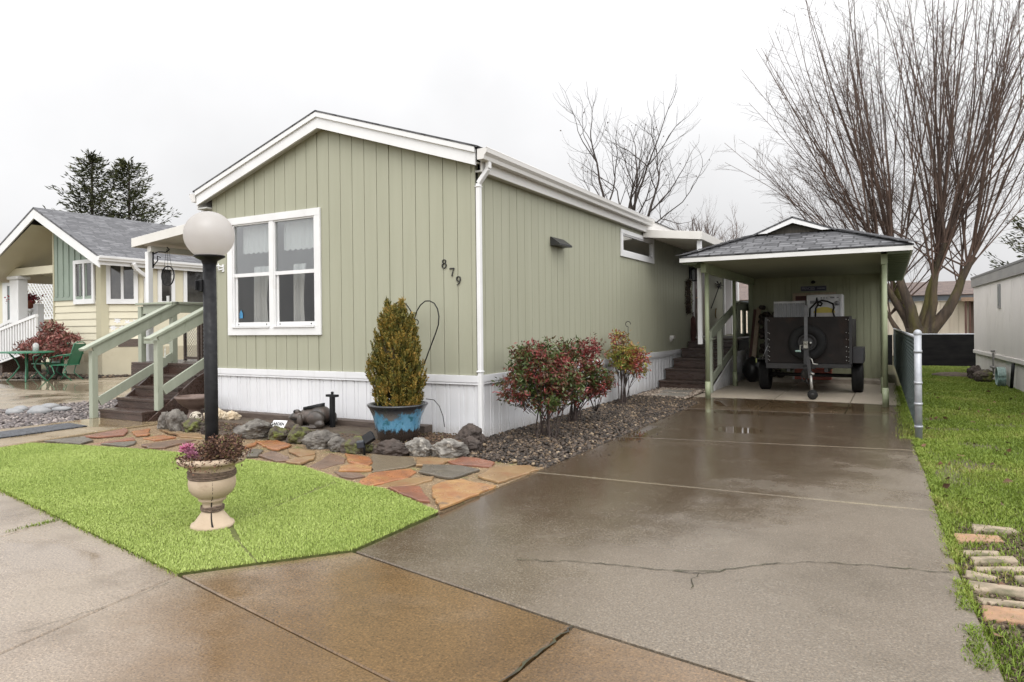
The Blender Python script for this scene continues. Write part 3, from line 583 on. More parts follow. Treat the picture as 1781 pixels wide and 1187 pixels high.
# ------------------------------------------------------------------ flagstones
FCOL = {'rust': M('rust orange flagstone', (0.36, 0.15, 0.06), (0.20, 0.088, 0.045), scale=7, detail=8, rough=0.34, rough_var=.15, bump=0.6, bscale=22, dirt=(0.34, 0.19, 0.06), dirt_scale=4, dirt_lo=.5, dirt_hi=.7),
        'red': M('red brown flagstone', (0.26, 0.105, 0.058), (0.15, 0.07, 0.048), scale=4, detail=8, rough=0.32, rough_var=.12, bump=0.5, bscale=22, dirt=(0.10, 0.05, .04), dirt_scale=5),
        'grey': M('slate grey flagstone', (0.125, 0.105, 0.08), (0.075, 0.065, 0.05), scale=6, detail=8, rough=0.34, rough_var=.12, bump=0.6, bscale=20, dirt=(0.16, 0.13, 0.08), dirt_scale=4),
        'purple': M('purplish brown flagstone', (0.17, 0.10, 0.065), (0.11, 0.07, 0.05), scale=4, detail=8, rough=0.34, rough_var=.12, bump=0.6, bscale=20, dirt=(0.21, 0.10, .05), dirt_scale=3.5, dirt_lo=.52),
        'tan': M('ochre tan flagstone', (0.27, 0.175, 0.085), (0.20, 0.12, 0.06), scale=4, detail=8, rough=0.36, rough_var=.12, bump=0.6, bscale=20, dirt=(0.25, 0.10, 0.045), dirt_scale=3, dirt_lo=.52),
        'gold': M('golden orange flagstone', (0.36, 0.215, 0.085), (0.26, 0.11, 0.045), scale=4.5, detail=8, rough=0.33, rough_var=.12, bump=0.7, bscale=18, dirt=(0.10, 0.07, 0.06), dirt_scale=5, dirt_lo=.55, dirt_hi=.68),
        'wood': M('dark streaked flagstone', (0.10, 0.075, 0.05), (0.17, 0.135, 0.085), scale=9, detail=8, rough=0.4, bump=0.7, bscale=20, stretch=(1, 5, 1))}
FLAG = {
'f1': ('wood', 'dark wood-streaked flagstone below the brown and the speckled border rock', [(-0.4, -1.38), (0.04, -1.32), (0.19, -1.46), (0.19, -1.62), (0.04, -1.88)]),
'f2': ('tan', 'small ochre flagstone below the long grey border rock', [(0.05, -1.24), (0.3, -1.14), (0.4, -1.18), (0.44, -1.42), (0.27, -1.52)]),
'f3': ('red', 'smooth reddish flagstone touching the lava gravel corner', [(0.46, -1.02), (0.62, -1.0), (0.84, -1.09), (0.92, -1.25), (0.59, -1.30), (0.45, -1.24)]),
'f4': ('grey', 'slate grey flagstone in the middle of the path by the driveway', [(0.37, -1.53), (0.67, -1.40), (0.88, -1.46), (0.86, -1.81), (0.82, -1.83), (0.49, -1.76)]),
'f5': ('rust', 'bright orange flagstone pointing at the turf edge', [(0.30, -1.69), (0.4, -1.77), (0.48, -1.99), (0.38, -2.33), (0.23, -2.28), (0.11, -1.96)]),
'f6': ('tan', 'long tan and orange flagstone between orange and red stones', [(0.68, -1.87), (0.72, -1.96), (0.69, -2.16), (0.54, -2.34), (0.48, -2.31), (0.53, -2.03)]),
'f7': ('red', 'broken red flagstone along the turf near the driveway', [(0.82, -2.23), (0.90, -2.31), (1.14, -2.55), (1.06, -2.57), (0.87, -2.50), (0.64, -2.38)]),
'f8': ('gold', 'largest golden flagstone, wedge shaped against the driveway', [(0.97, -1.83), (1.15, -1.9), (1.34, -1.92), (1.355, -2.67), (1.1, -2.41), (0.90, -2.14), (0.88, -1.96)]),
'f9': ('tan', 'broad tan flagstone between driveway edge and gravel', [(0.98, -1.33), (1.21, -1.08), (1.345, -1.19), (1.34, -1.42), (1.30, -1.76), (1.05, -1.66)]),
'f11': ('rust', 'dark rust flagstone just below the mossy border rocks', [(-0.75, -1.38), (-0.45, -1.39), (-0.27, -1.54), (-0.2, -1.68), (-0.45, -1.66)]),
'f12': ('gold', 'yellow orange flagstone left of the wood-streaked one', [(-0.36, -1.85), (-0.32, -1.72), (-0.1, -1.77), (-0.02, -1.88), (-0.06, -1.94), (-0.24, -2.0)]),
'f13': ('purple', 'narrow brown flagstone along the turf edge', [(-0.26, -2.06), (0.0, -2.02), (0.10, -2.09), (0.07, -2.2), (-0.07, -2.18)]),
'f14': ('rust', 'round orange flagstone under the mossy rocks left of the sign', [(-2.3, -1.21), (-2.12, -1.08), (-1.71, -1.24), (-1.62, -1.49), (-1.69, -1.53)]),
'f15': ('grey', 'pointed grey flagstone behind the urn plants', [(-1.91, -1.58), (-1.75, -1.60), (-1.54, -1.86), (-1.61, -1.93), (-1.8, -1.77)]),
'f16': ('purple', 'small mauve flagstone half behind the urn plants', [(-1.98, -1.85), (-1.97, -1.70), (-1.68, -1.92), (-1.77, -1.98)]),
'f17': ('purple', 'purplish flagstone touching the turf behind the urn', [(-1.5, -1.84), (-1.53, -1.65), (-1.2, -1.76), (-1.08, -1.86), (-1.16, -1.95)]),
'f18': ('tan', 'flat tan flagstone below the large cracked border rock', [(-1.5, -1.46), (-1.18, -1.43), (-1.09, -1.52), (-1.10, -1.67), (-1.31, -1.60)]),
'f19': ('tan', 'slanting tan flagstone between mauve and purple stones', [(-1.06, -1.79), (-0.97, -1.60), (-0.87, -1.75), (-0.79, -1.97), (-1.0, -1.96)]),
'f20': ('purple', 'big purple brown flagstone with a rusty rim', [(-0.68, -1.93), (-0.9, -1.45), (-0.63, -1.55), (-0.51, -1.7), (-0.51, -1.99)]),
'f21': ('rust', 'thin orange flagstone strip behind the dry urn plant', [(-2.12, -1.56), (-2.24, -1.28), (-2.12, -1.36), (-2.04, -1.59)]),
'f22': ('red', 'long red flagstone beside the entry path', [(-4.55, -1.90), (-4.70, -1.33), (-4.47, -1.43), (-4.23, -1.64), (-4.35, -1.86)]),
'f23': ('grey', 'long grey flagstone at the far corner of the turf', [(-4.60, -2.32), (-4.48, -1.97), (-4.15, -2.07), (-4.06, -2.24), (-4.37, -2.29)]),
'f24': ('red', 'thin red brown flagstone beyond the turf', [(-3.98, -2.13), (-3.97, -1.67), (-3.80, -1.77), (-3.91, -2.01)]),
'f25': ('grey', 'dark grey flagstone at the turf edge left of the lamp', [(-3.77, -2.14), (-3.58, -1.88), (-3.46, -1.98), (-3.42, -2.1)]),
'f27': ('rust', 'orange flagstone in front of the porch steps', [(-4.42, -1.38), (-4.50, -1.10), (-3.93, -1.5), (-4.0, -1.60)]),
'f28': ('rust', 'rust flagstone left of the lamp post', [(-3.75, -1.64), (-3.81, -1.38), (-3.46, -1.45), (-3.49, -1.68)]),
'f29': ('purple', 'reddish flagstone right behind the lamp post and urn', [(-3.28, -1.97), (-3.23, -1.57), (-3.08, -1.49), (-2.90, -1.96), (-3.0, -2.06)]),
'f30': ('tan', 'brown tan flagstone below the mossy rock by the birdbath', [(-4.2, -1.14), (-3.79, -1.29), (-3.40, -1.18), (-3.15, -1.32), (-3.46, -1.36)])}
for k, (mk, lab, poly) in FLAG.items():
    r_ = random.Random(k); Q = []
    for i, p0 in enumerate(poly):
        p1 = poly[(i + 1) % len(poly)]; L = math.hypot(p1[0] - p0[0], p1[1] - p0[1]); ns = max(1, int(L / .07))
        for j in range(ns): t = j / ns; Q.append((p0[0] + (p1[0] - p0[0]) * t + r_.uniform(-.012, .012), p0[1] + (p1[1] - p0[1]) * t + r_.uniform(-.012, .012)))
    m = MB(); gx = sum(p[0] for p in Q) / len(Q); gy = sum(p[1] for p in Q) / len(Q); Q = [(gx + (x - gx) * 1.11, gy + (y - gy) * 1.11) for x, y in Q]; m.prism(Q, -0.02, 0.0, 0.006); cx = sum(p[0] for p in Q) / len(Q); cy = sum(p[1] for p in Q) / len(Q)
    m.v = [(x - cx, y - cy, z) for x, y, z in m.v]
    o_ = m.build('flagstone', FCOL[mk]); o_.location = (cx, cy, .023 + r_.uniform(-.007, .012)); o_.rotation_euler = (r_.uniform(-.03, .03), r_.uniform(-.03, .03), 0)
    tag(o_, lab, 'flagstone', 'flagstones of the garden path')

# ------------------------------------------------------------------ loose bricks beside the driveway
BM = [M('pale worn brick', (0.35, 0.28, 0.20), (0.19, 0.15, 0.105), scale=9, detail=8, rough=.75, bump=1.0, bscale=30, dirt=(.10, .09, .045), dirt_scale=6, dirt_lo=.48, dirt_hi=.66), M('orange worn brick', (0.36, 0.20, 0.11), (0.24, 0.15, 0.09), scale=9, detail=8, rough=.75, bump=1.0, bscale=30, dirt=(.36, .27, .18), dirt_scale=5, dirt_lo=.5, dirt_hi=.7)]
BR = [('far pale brick sunk in the grass', 0, [(4.67, -1.34), (4.90, -1.31), (4.93, -1.40), (4.67, -1.50)]), ('orange fronted brick second from the lawn', 1, [(4.55, -1.62), (4.80, -1.55), (4.81, -1.66), (4.55, -1.80)]),
      ('thin pale brick third from the lawn', 0, [(4.56, -1.97), (4.76, -1.88), (4.76, -1.97), (4.58, -2.05)]), ('pale brick with a chipped right end', 0, [(4.6, -2.10), (4.82, -1.97), (4.83, -2.08), (4.61, -2.21)]),
      ('slim brick in the middle of the row', 0, [(4.6, -2.26), (4.86, -2.12), (4.87, -2.20), (4.62, -2.31)]), ('short wedge brick touching the driveway', 0, [(4.55, -2.34), (4.70, -2.37), (4.67, -2.45), (4.55, -2.47)]),
      ('long pale brick below the wedge brick', 0, [(4.55, -2.52), (4.83, -2.53), (4.83, -2.66), (4.56, -2.64)]), ('thin brick next to the big orange brick', 0, [(4.57, -2.73), (4.82, -2.71), (4.82, -2.77), (4.59, -2.80)]),
      ('big orange brick nearest the camera in the row', 1, [(4.58, -2.83), (4.80, -2.82), (4.79, -2.99), (4.57, -3.02)]), ('broken brick end at the right of the row', 0, [(4.77, -2.34), (4.88, -2.27), (4.88, -2.40), (4.78, -2.43)]), ('lone brick corner in the mud by the driveway', 0, [(4.66, -3.41), (4.78, -3.37), (4.78, -3.46), (4.66, -3.46)])]
for i, (lab, k, poly) in enumerate(BR):
    m = MB(); m.prism(poly, -.05, 0, .008); cx = sum(p[0] for p in poly) / 4; cy = sum(p[1] for p in poly) / 4; m.v = [(x - cx, y - cy, z) for x, y, z in m.v]
    o_ = m.build('brick', BM[k], bevel=.004); o_.location = (cx, cy, -.006 + rnd.uniform(-.007, .007)); o_.rotation_euler = (rnd.uniform(-.05, .05), rnd.uniform(-.04, .04), 0)
    tag(o_, lab, 'brick', 'old bricks set in the grass by the driveway')

# ------------------------------------------------------------------ border rocks
ROCKM = [M('grey lichened lava rock', (0.17, 0.155, 0.135), (0.06, 0.052, 0.045), scale=9, detail=9, rough=.8, bump=1.0, bscale=24, dirt=(0.30, 0.29, 0.26), dirt_scale=9, dirt_lo=.58, dirt_hi=.7),
         M('mossy dark rock', (0.085, 0.065, 0.05), (0.05, 0.04, 0.033), scale=6, detail=9, rough=.85, bump=1.0, bscale=24, dirt=(0.11, 0.125, 0.02), dirt_scale=3.2, dirt_lo=.5, dirt_hi=.62),
         M('brown lava rock', (0.07, 0.052, 0.043), (0.04, 0.031, 0.026), scale=8, detail=9, rough=.85, bump=1.0, bscale=26, dirt=(0.12, 0.10, 0.08), dirt_scale=7, dirt_lo=.6, dirt_hi=.75),
         M('speckled pale rock', (0.25, 0.235, 0.21), (0.08, 0.072, 0.063), scale=9, detail=9, rough=.8, bump=1.0, bscale=24, dirt=(0.42, 0.39, 0.34), dirt_scale=11, dirt_lo=.55, dirt_hi=.66),
         M('creamy white rock', (0.58, 0.50, 0.38), (0.40, 0.31, 0.2), scale=8, detail=8, rough=.8, bump=.8, bscale=22, dirt=(0.22, 0.14, 0.07), dirt_scale=6, dirt_lo=.6, dirt_hi=.72)]
def rock(lab, mk, x, y, w, h, d, seed, z=0.0, cone=0.0, cat='rock', group='rocks edging the garden bed', name='border_rock'):
    m = MB(); s_ = Vector((seed * 3.1, seed * 1.7, seed * .9)); bm = bmesh.new(); bmesh.ops.create_icosphere(bm, subdivisions=5, radius=1)
    pl = []; r_ = random.Random(seed)
    for i in range(9):
        a = r_.uniform(0, 6.28); e_ = r_.uniform(-.35, 1.0); pl.append((Vector((math.cos(a) * math.cos(e_), math.sin(a) * math.cos(e_), math.sin(e_))), r_.uniform(.62, .9)))
    for v in bm.verts:
        p = v.co.copy()
        for n_, dd in pl:
            q = p.dot(n_)
            if q > dd: p -= n_ * (q - dd) * .85
        k = 1 + .20 * mnoise.noise(p * 1.6 + s_) + .14 * mnoise.noise(p * 3.6 + s_) + .09 * mnoise.noise(p * 8 + s_) + .05 * mnoise.noise(p * 17 + s_); p *= k
        if cone: f_ = max(0, p.z); p.x *= 1 - cone * f_; p.y *= 1 - cone * f_
        v.co = Vector((p.x * w / 2 * 1.12, p.y * d / 2 * 1.1, p.z * h * .62))
    me = bpy.data.meshes.new(name); bm.to_mesh(me); bm.free(); me.polygons.foreach_set('use_smooth', [True] * len(me.polygons)); me.materials.append(ROCKM[mk])
    o_ = bpy.data.objects.new(name, me); C.objects.link(o_); o_.location = (x, y, z + h * .42); o_.rotation_euler = (0, 0, YAW * .6); return tag(o_, lab, cat, group)
rock('long grey weathered rock behind the dry urn plant', 0, -2.55, -1.0, .46, .20, .3, 1, .03)
rock('small reddish mossy rock in front of the white sign', 1, -2.2, -.98, .25, .155, .24, 2, .01)
rock('mossy rock right of the white sign below the frog', 1, -1.83, -1.0, .27, .2, .26, 3, .01)
rock('large cracked grey rock below the black path light', 0, -1.34, -1.14, .35, .19, .28, 4)
rock('small grey rock beside the large cracked one', 0, -1.06, -1.2, .22, .165, .22, 5)
rock('grey rock with a tuft of moss left of the spotlight', 1, -.80, -1.18, .33, .17, .26, 6)
rock('low dark brown rock in front of the blue pot', 2, -.34, -1.12, .36, .165, .26, 7)
rock('upright speckled pale rock in front of the pot', 3, -.06, -1.03, .26, .19, .22, 8)
rock('long speckled grey rock right of the upright one', 3, .22, -.95, .36, .175, .24, 9)
rock('small dark rock wedged behind the long speckled rock', 2, .33, -.66, .2, .17, .22, 10)
rock('big brown lava rock at the house corner', 2, .10, -.30, .33, .21, .3, 11, .02)
rock('narrow grey rock at the left end of the border', 0, -4.36, -.95, .19, .235, .2, 12)
rock('tall grey ribbed rock beside the porch steps', 0, -4.06, -.99, .3, .27, .26, 13)
rock('mossy grey rock in front of the birdbath', 1, -3.78, -.95, .31, .165, .26, 14)
rock('little dark rock beside the lamp post', 2, -3.42, -1.04, .13, .11, .14, 15)
rock('pointed creamy white rock by the wall', 4, -4.02, -.45, .27, .2, .2, 16, .08, .75, 'rock', None, 'garden_rock')
rock('small rounded cream rock with brown pits', 4, -3.72, -.42, .23, .13, .18, 17, .08, .2, 'rock', None, 'garden_rock')
# ------------------------------------------------------------------ the green home
W0, HY = -4.62, 15.8                       # left face x, far end y
RX, SL = -2.36, 0.3235                     # ridge x, roof slope
rake = lambda x: 3.985 - SL * abs(x - RX)  # underside line of the rake
home = thing('mobile_home', 'long sage green manufactured home with white skirting, number 879 and a white window', 'house', (-2.31, 0, 0))
def planked(m, x0, x1, zb, ztop, hole=None, pitch=0.2032, g=0.008, y=0.0, t=0.012, first=0.05):
    """T1-11 sheet facing -y: grooved planks, backed by a sheet; ztop(x)"""
    xs = []; x = x1 - first
    while x > x0: xs.append(x); x -= pitch
    edges = [x1] + xs + [x0]
    for ei, (b, a) in enumerate(zip(edges[:-1], edges[1:])):
        a_, b_ = a + g / 2, b - g / 2 - (g * .9 if ei % 6 == 1 else 0)
        if b_ - a_ < .01: continue
        cuts = [a_, b_]
        if RX > a_ and RX < b_: cuts.insert(1, RX)
        for p, q in zip(cuts[:-1], cuts[1:]):
            segs = [(p, q, zb, None)]
            if hole and q > hole[0] and p < hole[1]:
                segs = []
                if p < hole[0]: segs.append((p, hole[0], zb, None))
                if q > hole[1]: segs.append((hole[1], q, zb, None))
                pp, qq = max(p, hole[0]), min(q, hole[1]); segs += [(pp, qq, zb, hole[2]), (pp, qq, hole[3], None)]
            for (u, v, z0, z1) in segs:
                m.xz([(u, z0), (v, z0), (v, ztop(v) if z1 is None else z1), (u, ztop(u) if z1 is None else z1)], y, y + t)
    if hole:
        for (u, v, z0, z1) in ((x0, hole[0], zb, None), (hole[1], x1, zb, None), (hole[0], hole[1], zb, hole[2]), (hole[0], hole[1], hole[3], None)):
            cuts = [u] + ([RX] if u < RX < v else []) + [v]
            for p, q in zip(cuts[:-1], cuts[1:]): m.xz([(p, z0), (q, z0), (q, ztop(q) if z1 is None else z1), (p, ztop(p) if z1 is None else z1)], y + t, y + t + .05)
    else:
        cuts = [x0] + ([RX] if x0 < RX < x1 else []) + [x1]
        for p, q in zip(cuts[:-1], cuts[1:]): m.xz([(p, zb), (q, zb), (q, ztop(q)), (p, ztop(p))], y + t, y + t + .05)
    return m
WH = (-4.165, -2.53, 1.345, 2.845)
planked(MB(), W0, 0.0, .76, lambda x: rake(x) + .03, WH).build('front_wall', GREEN, home)
def rotw(m, ax):      # turn a wall built facing -y into one facing +x at x=ax (x -> y)
    m.v = [(ax - y, x, z) for x, y, z in m.v]; return m
rotw(planked(MB(), 0.013, HY, .76, lambda x: 3.15, (4.98, 6.73, 2.66, 2.99), first=.1524, g=.007), 0.0).build('side_wall', GREEN, home)
m = MB(); m.box(W0, W0 + .06, .09, HY, .76, 3.2); m.box(W0 + .06, -.065, HY - .06, HY, .76, 3.2); m.xz([(W0, 3.2), (-.0, 3.2), (RX, 3.98)], HY - .06, HY); m.build('rear_wall', GREEN, home)
# corner boards
m = MB(); m.box(-.05, .004, -.014, -.001, .765, 3.13); m.build('corner_trim', GREEN, home)
# belly band
m = MB(); m.box(W0 - .02, .024, -.024, -.001, .68, .762); m.box(W0 - .014, .017, -.017, -.001, .65, .68); m.box(W0 - .017, .02, -.02, -.001, .655, .662)
m.box(.001, .024, 0, 9.4, .68, .762); m.box(.001, .017, 0, 9.4, .65, .68); m.box(W0 - .024, W0 - .001, 0, HY, .65, .762); m.build('belly_band', VINYL, home, bevel=.004)
# corrugated skirting
def skirt(u0, u1, z0, z1, seed=1):
    prof = []; u = u0
    cyc = [(0, 0), (.088, 0), (.095, .012), (.103, .012), (.110, 0), (.150, 0), (.156, .010), (.163, .010), (.169, 0)]
    while u < u1:
        for du, d in cyc:
            if u + du < u1: prof.append((u + du, d))
        u += .2032
    prof.append((u1, 0)); return prof
def skirt_mesh(m, prof, z0, z1, fn):
    for (u, d), (u2, d2) in zip(prof[:-1], prof[1:]):
        m.poly([fn(u, d, z0), fn(u2, d2, z0), fn(u2, d2, z1), fn(u, d, z1)])
m = MB(); skirt_mesh(m, skirt(W0, 0, 0, .65), -.02, .65, lambda u, d, z: (u, .006 + d, z)); m.box(W0, 0, .03, .05, -.02, .65); m.box(-.012, .003, -.002, .02, -.02, .65)
m.build('front_skirting', VINYL, home)
m = MB(); skirt_mesh(m, skirt(0, 9.4, 0, .65), -.02, .65, lambda u, d, z: (-.006 - d, u, z)); m.box(-.05, -.03, 0.05, 15.7, -.02, .75); m.build('side_skirting', VINYL, home)
m = MB(); m.box(W0, W0 + .02, .05, HY - .02, -.02, .65); m.build('rear_skirting', VINYL, home)
# roof, soffits, rake boards
ez = lambda x: 4.20 - SL * abs(x - RX)
m = MB(); m.slope([(0.13, -.16, ez(0.13)), (.13, HY + .16, ez(.13)), (RX, HY + .16, ez(RX)), (RX, -.16, ez(RX))], .02); m.slope([(-4.85, HY + .16, ez(-4.85)), (-4.85, -.16, ez(-4.85)), (RX, -.16, ez(RX)), (RX, HY + .16, ez(RX))], .02)
m.build('roof', SHINGLE, home)
m = MB()
for s_ in (-1, 1):
    xe = 0.08 if s_ > 0 else -4.80
    m.xz([(RX, 3.972), (xe, 3.972 - SL * abs(xe - RX)), (xe, 4.15 - SL * abs(xe - RX)), (RX, 4.15)], -.13, -.10)
m.build('rake_board', WHITE, home)
m = MB()
for s_ in (-1, 1):
    xe = 0.085 if s_ > 0 else -4.805
    m.xz([(RX, 4.115), (xe, 4.115 - SL * abs(xe - RX)), (xe, 4.178 - SL * abs(xe - RX)), (RX, 4.178)], -.155, -.131)
m.build('drip_edge', WHITE, home)
m = MB()
for s_ in (-1, 1):
    xe = 0.075 if s_ > 0 else -4.795
    m.xz([(RX, 4.0), (xe, 4.0 - SL * abs(xe - RX)), (xe, 4.02 - SL * abs(xe - RX)), (RX, 4.02)], -.10, -.001)
m.box(.0015, .085, 0.0, HY, 3.13, 3.15); m.box(-4.80, W0 - .002, -.095, HY, 3.13, 3.15); m.build('soffit', M('grey soffit paint', (0.5, 0.5, 0.48), rough=.6), home)  # soffits in one even grey, darker than the trim
m = MB(); m.box(.083, .108, -.02, HY, 3.125, 3.39); m.box(-4.828, -4.803, -.099, HY, 3.125, 3.39); m.build('fascia', GUTTER, home, bevel=.003)
def gutter(m, x0, sgn, y0, y1, zt):
    prof = [(0, zt - .005), (0, zt - .125), (.085 * sgn, zt - .125), (.095 * sgn, zt - .085), (.125 * sgn, zt - .05), (.13 * sgn, zt), (.118 * sgn, zt), (.118 * sgn, zt - .012)]
    P = [(x0 + a, b) for a, b in prof]; n = len(P); vs = [(x, y0, z) for x, z in P] + [(x, y1, z) for x, z in P]
    m.add(vs, [(i, i + 1, i + 1 + n, i + n) for i in range(n - 1)]); m.add([(x, y0, z) for x, z in P[:6]], [tuple(range(6))]); m.add([(x, y1, z) for x, z in P[:6]], [tuple(reversed(range(6)))])
    m.tube([(x0 + .124 * sgn, y0, zt), (x0 + .124 * sgn, y1, zt)], .008, 8)
m = MB(); gutter(m, .11, 1, -.13, 6.2, 3.365); m.build('gutter', GUTTER, home)
m = MB(); gutter(m, -4.83, -1, -.13, HY, 3.365); m.build('gutter', GUTTER, home)
def downspout(m, pts, w=.062, d=.05):
    for a, b in zip(pts[:-1], pts[1:]): m.bar(a, b, w, d, (1, 0, 0) if abs(b[2] - a[2]) > .2 else (1, 0, 0))
m = MB(); downspout(m, [(.165, .03, 3.25), (.165, .03, 3.16), (.04, .012, 3.0), (.038, .012, .11), (.10, -.07, .045)]); m.box(.004, .072, -.03, .05, 2.955, 2.97); m.box(.004, .072, -.03, .05, .80, .82); m.build('downspout', WHITE, home, bevel=.008)
m = MB(); downspout(m, [(-4.89, .05, 3.25), (-4.89, .05, 3.14), (-4.68, .05, 2.98), (-4.68, .05, .1)]); m.build('downspout', WHITE, home, bevel=.008)

# ---- front window: casing > sashes, panes, curtains
x0, x1, z0, z1 = -4.265, -2.428, 1.245, 2.948
m = MB(); m.box(x0, x1, -.03, -.002, z1 - .10, z1); m.box(x0, x1, -.03, -.002, z0, z0 + .105); m.box(x0, x0 + .105, -.029, -.002, z0 + .105, z1 - .10); m.box(x1 - .105, x1, -.029, -.002, z0 + .105, z1 - .10)
win = m.build('window', WHITE, home, bevel=.003)
m = MB(); m.box(-3.395, -3.318, -.022, .03, z0 + .105, z1 - .10)                                        # mullion
units = ((-4.16, -3.395), (-3.318, -2.533))
for a, b in units:
    m.box(a, a + .022, -.012, .04, 1.35, 2.848); m.box(b - .022, b, -.012, .04, 1.35, 2.848); m.box(a + .022, b - .022, -.012, .04, 2.828, 2.848); m.box(a, b, -.05, .03, 1.352, 1.372)
    m.box(a + .022, b - .022, -.006, .03, 2.085, 2.135)                                                  # meeting rail
m.build('window_frame', WHITE, win, local=True).location = (-home.location.x, 0, 0)
for a, b in units:
    m = MB(); m.box(a + .03, a + .065, .012, .03, 1.375, 2.085); m.box(b - .045, b - .022, .012, .03, 1.375, 2.085); m.box(a + .03, b - .022, .0, .03, 1.375, 1.43); o_ = m.build('sash', WHITE, win, local=True); o_.location = (2.31, 0, 0)
    m = MB(); m.box(a + .022, b - .022, .014, .018, 2.135, 2.828); o_ = m.build('pane', GLASS, win, local=True); o_.location = (2.31, 0, 0)
    m = MB(); m.box(a + .06, b - .045, .020, .024, 1.43, 2.085); o_ = m.build('pane', GLASS_SCREEN, win, local=True); o_.location = (2.31, 0, 0)
    m = MB()
    for xx in (a + .09, b - .10): m.box(xx, xx + .018, -.003, .0, 1.39, 1.408)
    o_ = m.build('latch', BLACK, win, local=True); o_.location = (2.31, 0, 0)
LACE = NT('white lace'); LACE.bsdf((0.62, 0.62, 0.61, 1), 0.9); LACE = LACE.m
def curtain(xa, xb, za, zb, y, folds, amp, seed, pinch=0.0):
    r_ = random.Random(seed); m = MB(); n = 60; k = 12; vs = []
    for j in range(k + 1):
        t = j / k; z = za + (zb - za) * t; pw = 1 - pinch * math.sin(math.pi * min(1, (1 - t) * .7 + .1))
        for i in range(n + 1):
            u = i / n; x = xa + (xb - xa) * u * pw; vs.append((x, y + amp * math.sin(u * folds * 6.28 + .6 * math.sin(z * 3)) * (.6 + .4 * math.sin(u * 9 + seed)), z + (.012 * math.sin(u * folds * 6.28) if j == 0 else 0)))
    m.smooth = True; m.add(vs, [(j * (n + 1) + i, j * (n + 1) + i + 1, (j + 1) * (n + 1) + i + 1, (j + 1) * (n + 1) + i) for j in range(k) for i in range(n)]); o_ = m.build('curtain', LACE, win, local=True); o_.location = (2.31, 0, 0)
curtain(-4.13, -3.42, 2.44, 2.83, .14, 7, .018, 1); curtain(-3.29, -2.55, 2.44, 2.83, .14, 7, .018, 2)
curtain(-3.92, -3.56, 1.36, 2.24, .16, 4, .025, 3, .25); curtain(-3.12, -2.86, 1.36, 2.24, .16, 4, .025, 4, .2)
m = MB(); m.box(-4.12, -3.42, .12, .128, 2.825, 2.84); m.box(-4.02, -4.0, .012, .014, 1.5, 1.6)
m = MB(); m.box(-4.06, -3.99, .0105, .0125, 1.49, 1.57); m.xz([(-4.05, 1.57), (-4.0, 1.57), (-4.025, 1.615)], .0105, .0125); o_ = m.build('security_sticker', M('blue sticker', (0.03, 0.16, 0.32), (0.05, 0.22, 0.4), scale=30, rough=.4), win, local=True); o_.location = (2.31, 0, 0)
m = MB()      # the room behind the windows
m.poly([(W0 + .1, .09, .9), (-.1, .09, .9), (-.1, 3.4, .9), (W0 + .1, 3.4, .9)]); m.poly([(W0 + .1, 3.4, .9), (-.1, 3.4, .9), (-.1, 3.4, 3.1), (W0 + .1, 3.4, 3.1)]); m.poly([(W0 + .1, .09, 3.1), (-.1, .09, 3.1), (-.1, 3.4, 3.1), (W0 + .1, 3.4, 3.1)])
m.poly([(W0 + .1, .09, .9), (W0 + .1, 3.4, .9), (W0 + .1, 3.4, 3.1), (W0 + .1, .09, 3.1)]); m.poly([(-.1, .09, .9), (-.1, 3.4, .9), (-.1, 3.4, 3.1), (-.1, .09, 3.1)]); m.build('room', DARKIN, home)
# ---- high side window
m = MB(); y0, y1, z0, z1 = 4.88, 6.83, 2.567, 3.06
m.box(.002, .03, y0, y1, z0, z0 + .1); m.box(.002, .03, y0, y1, z1 - .075, z1); m.box(.002, .029, y0, y0 + .1, z0 + .1, z1 - .075); m.box(.002, .029, y1 - .1, y1, z0 + .1, z1 - .075); w2 = m.build('side_window', WHITE, home, bevel=.003)
m = MB(); m.box(-.012, -.008, y0 + .1, y1 - .1, z0 + .1, z1 - .075); o_ = m.build('pane', GLASS, w2, local=True); o_.location = (2.31, 0, 0)
m = MB(); m.box(-.03, .012, y0 + .1, y0 + .13, z0 + .1, z1 - .075); m.box(-.03, .012, y1 - .13, y1 - .1, z0 + .1, z1 - .075); m.box(-.03, .012, y0 + .1, y1 - .1, z0 + .1, z0 + .125); m.box(-.03, .012, y0 + .1, y1 - .1, z1 - .1, z1 - .075); o_ = m.build('window_frame', WHITE, w2, local=True); o_.location = (2.31, 0, 0)
m = MB(); m.box(-.9, -.88, 4.6, 7.2, 2.3, 3.12); m.box(-.88, -.07, 4.6, 4.62, 2.3, 3.12); m.box(-.88, -.07, 7.18, 7.2, 2.3, 3.12); m.box(-.88, -.07, 4.62, 7.18, 2.3, 2.32); o_ = m.build('wall_recess', DARKIN, home)
# ---- side door, sliding door
m = MB(); m.box(.002, .035, 9.95, 10.06, .98, 2.98); m.box(.002, .035, 11.05, 11.2, .98, 2.98); m.box(.002, .036, 10.06, 11.05, 2.9, 2.98); m.box(.002, .05, 9.9, 11.25, .985, 1.02); fr_ = m.build('door_frame', WHITE, home, bevel=.004)
m = MB(); m.box(.003, .05, 10.07, 11.04, 1.03, 2.89)
for (a, b) in ((1.12, 1.6), (1.7, 2.2), (2.3, 2.8)): m.box(.05, .06, 10.18, 10.5, a, b); m.box(.05, .06, 10.6, 10.92, a, b)
dr = m.build('door', M('dark red brown door', (0.085, 0.045, 0.035), (0.07, 0.037, 0.03), scale=3, rough=.35), home, bevel=.004)
m = MB(); m.ball((.10, 10.14, 1.98), .03); m.tube([(.05, 10.14, 1.98), (.10, 10.14, 1.98)], .012); o_ = m.build('handle', M('brass', (.5, .33, .12), rough=.3, metal=.9), dr, local=True); o_.location = (2.31, 0, 0)
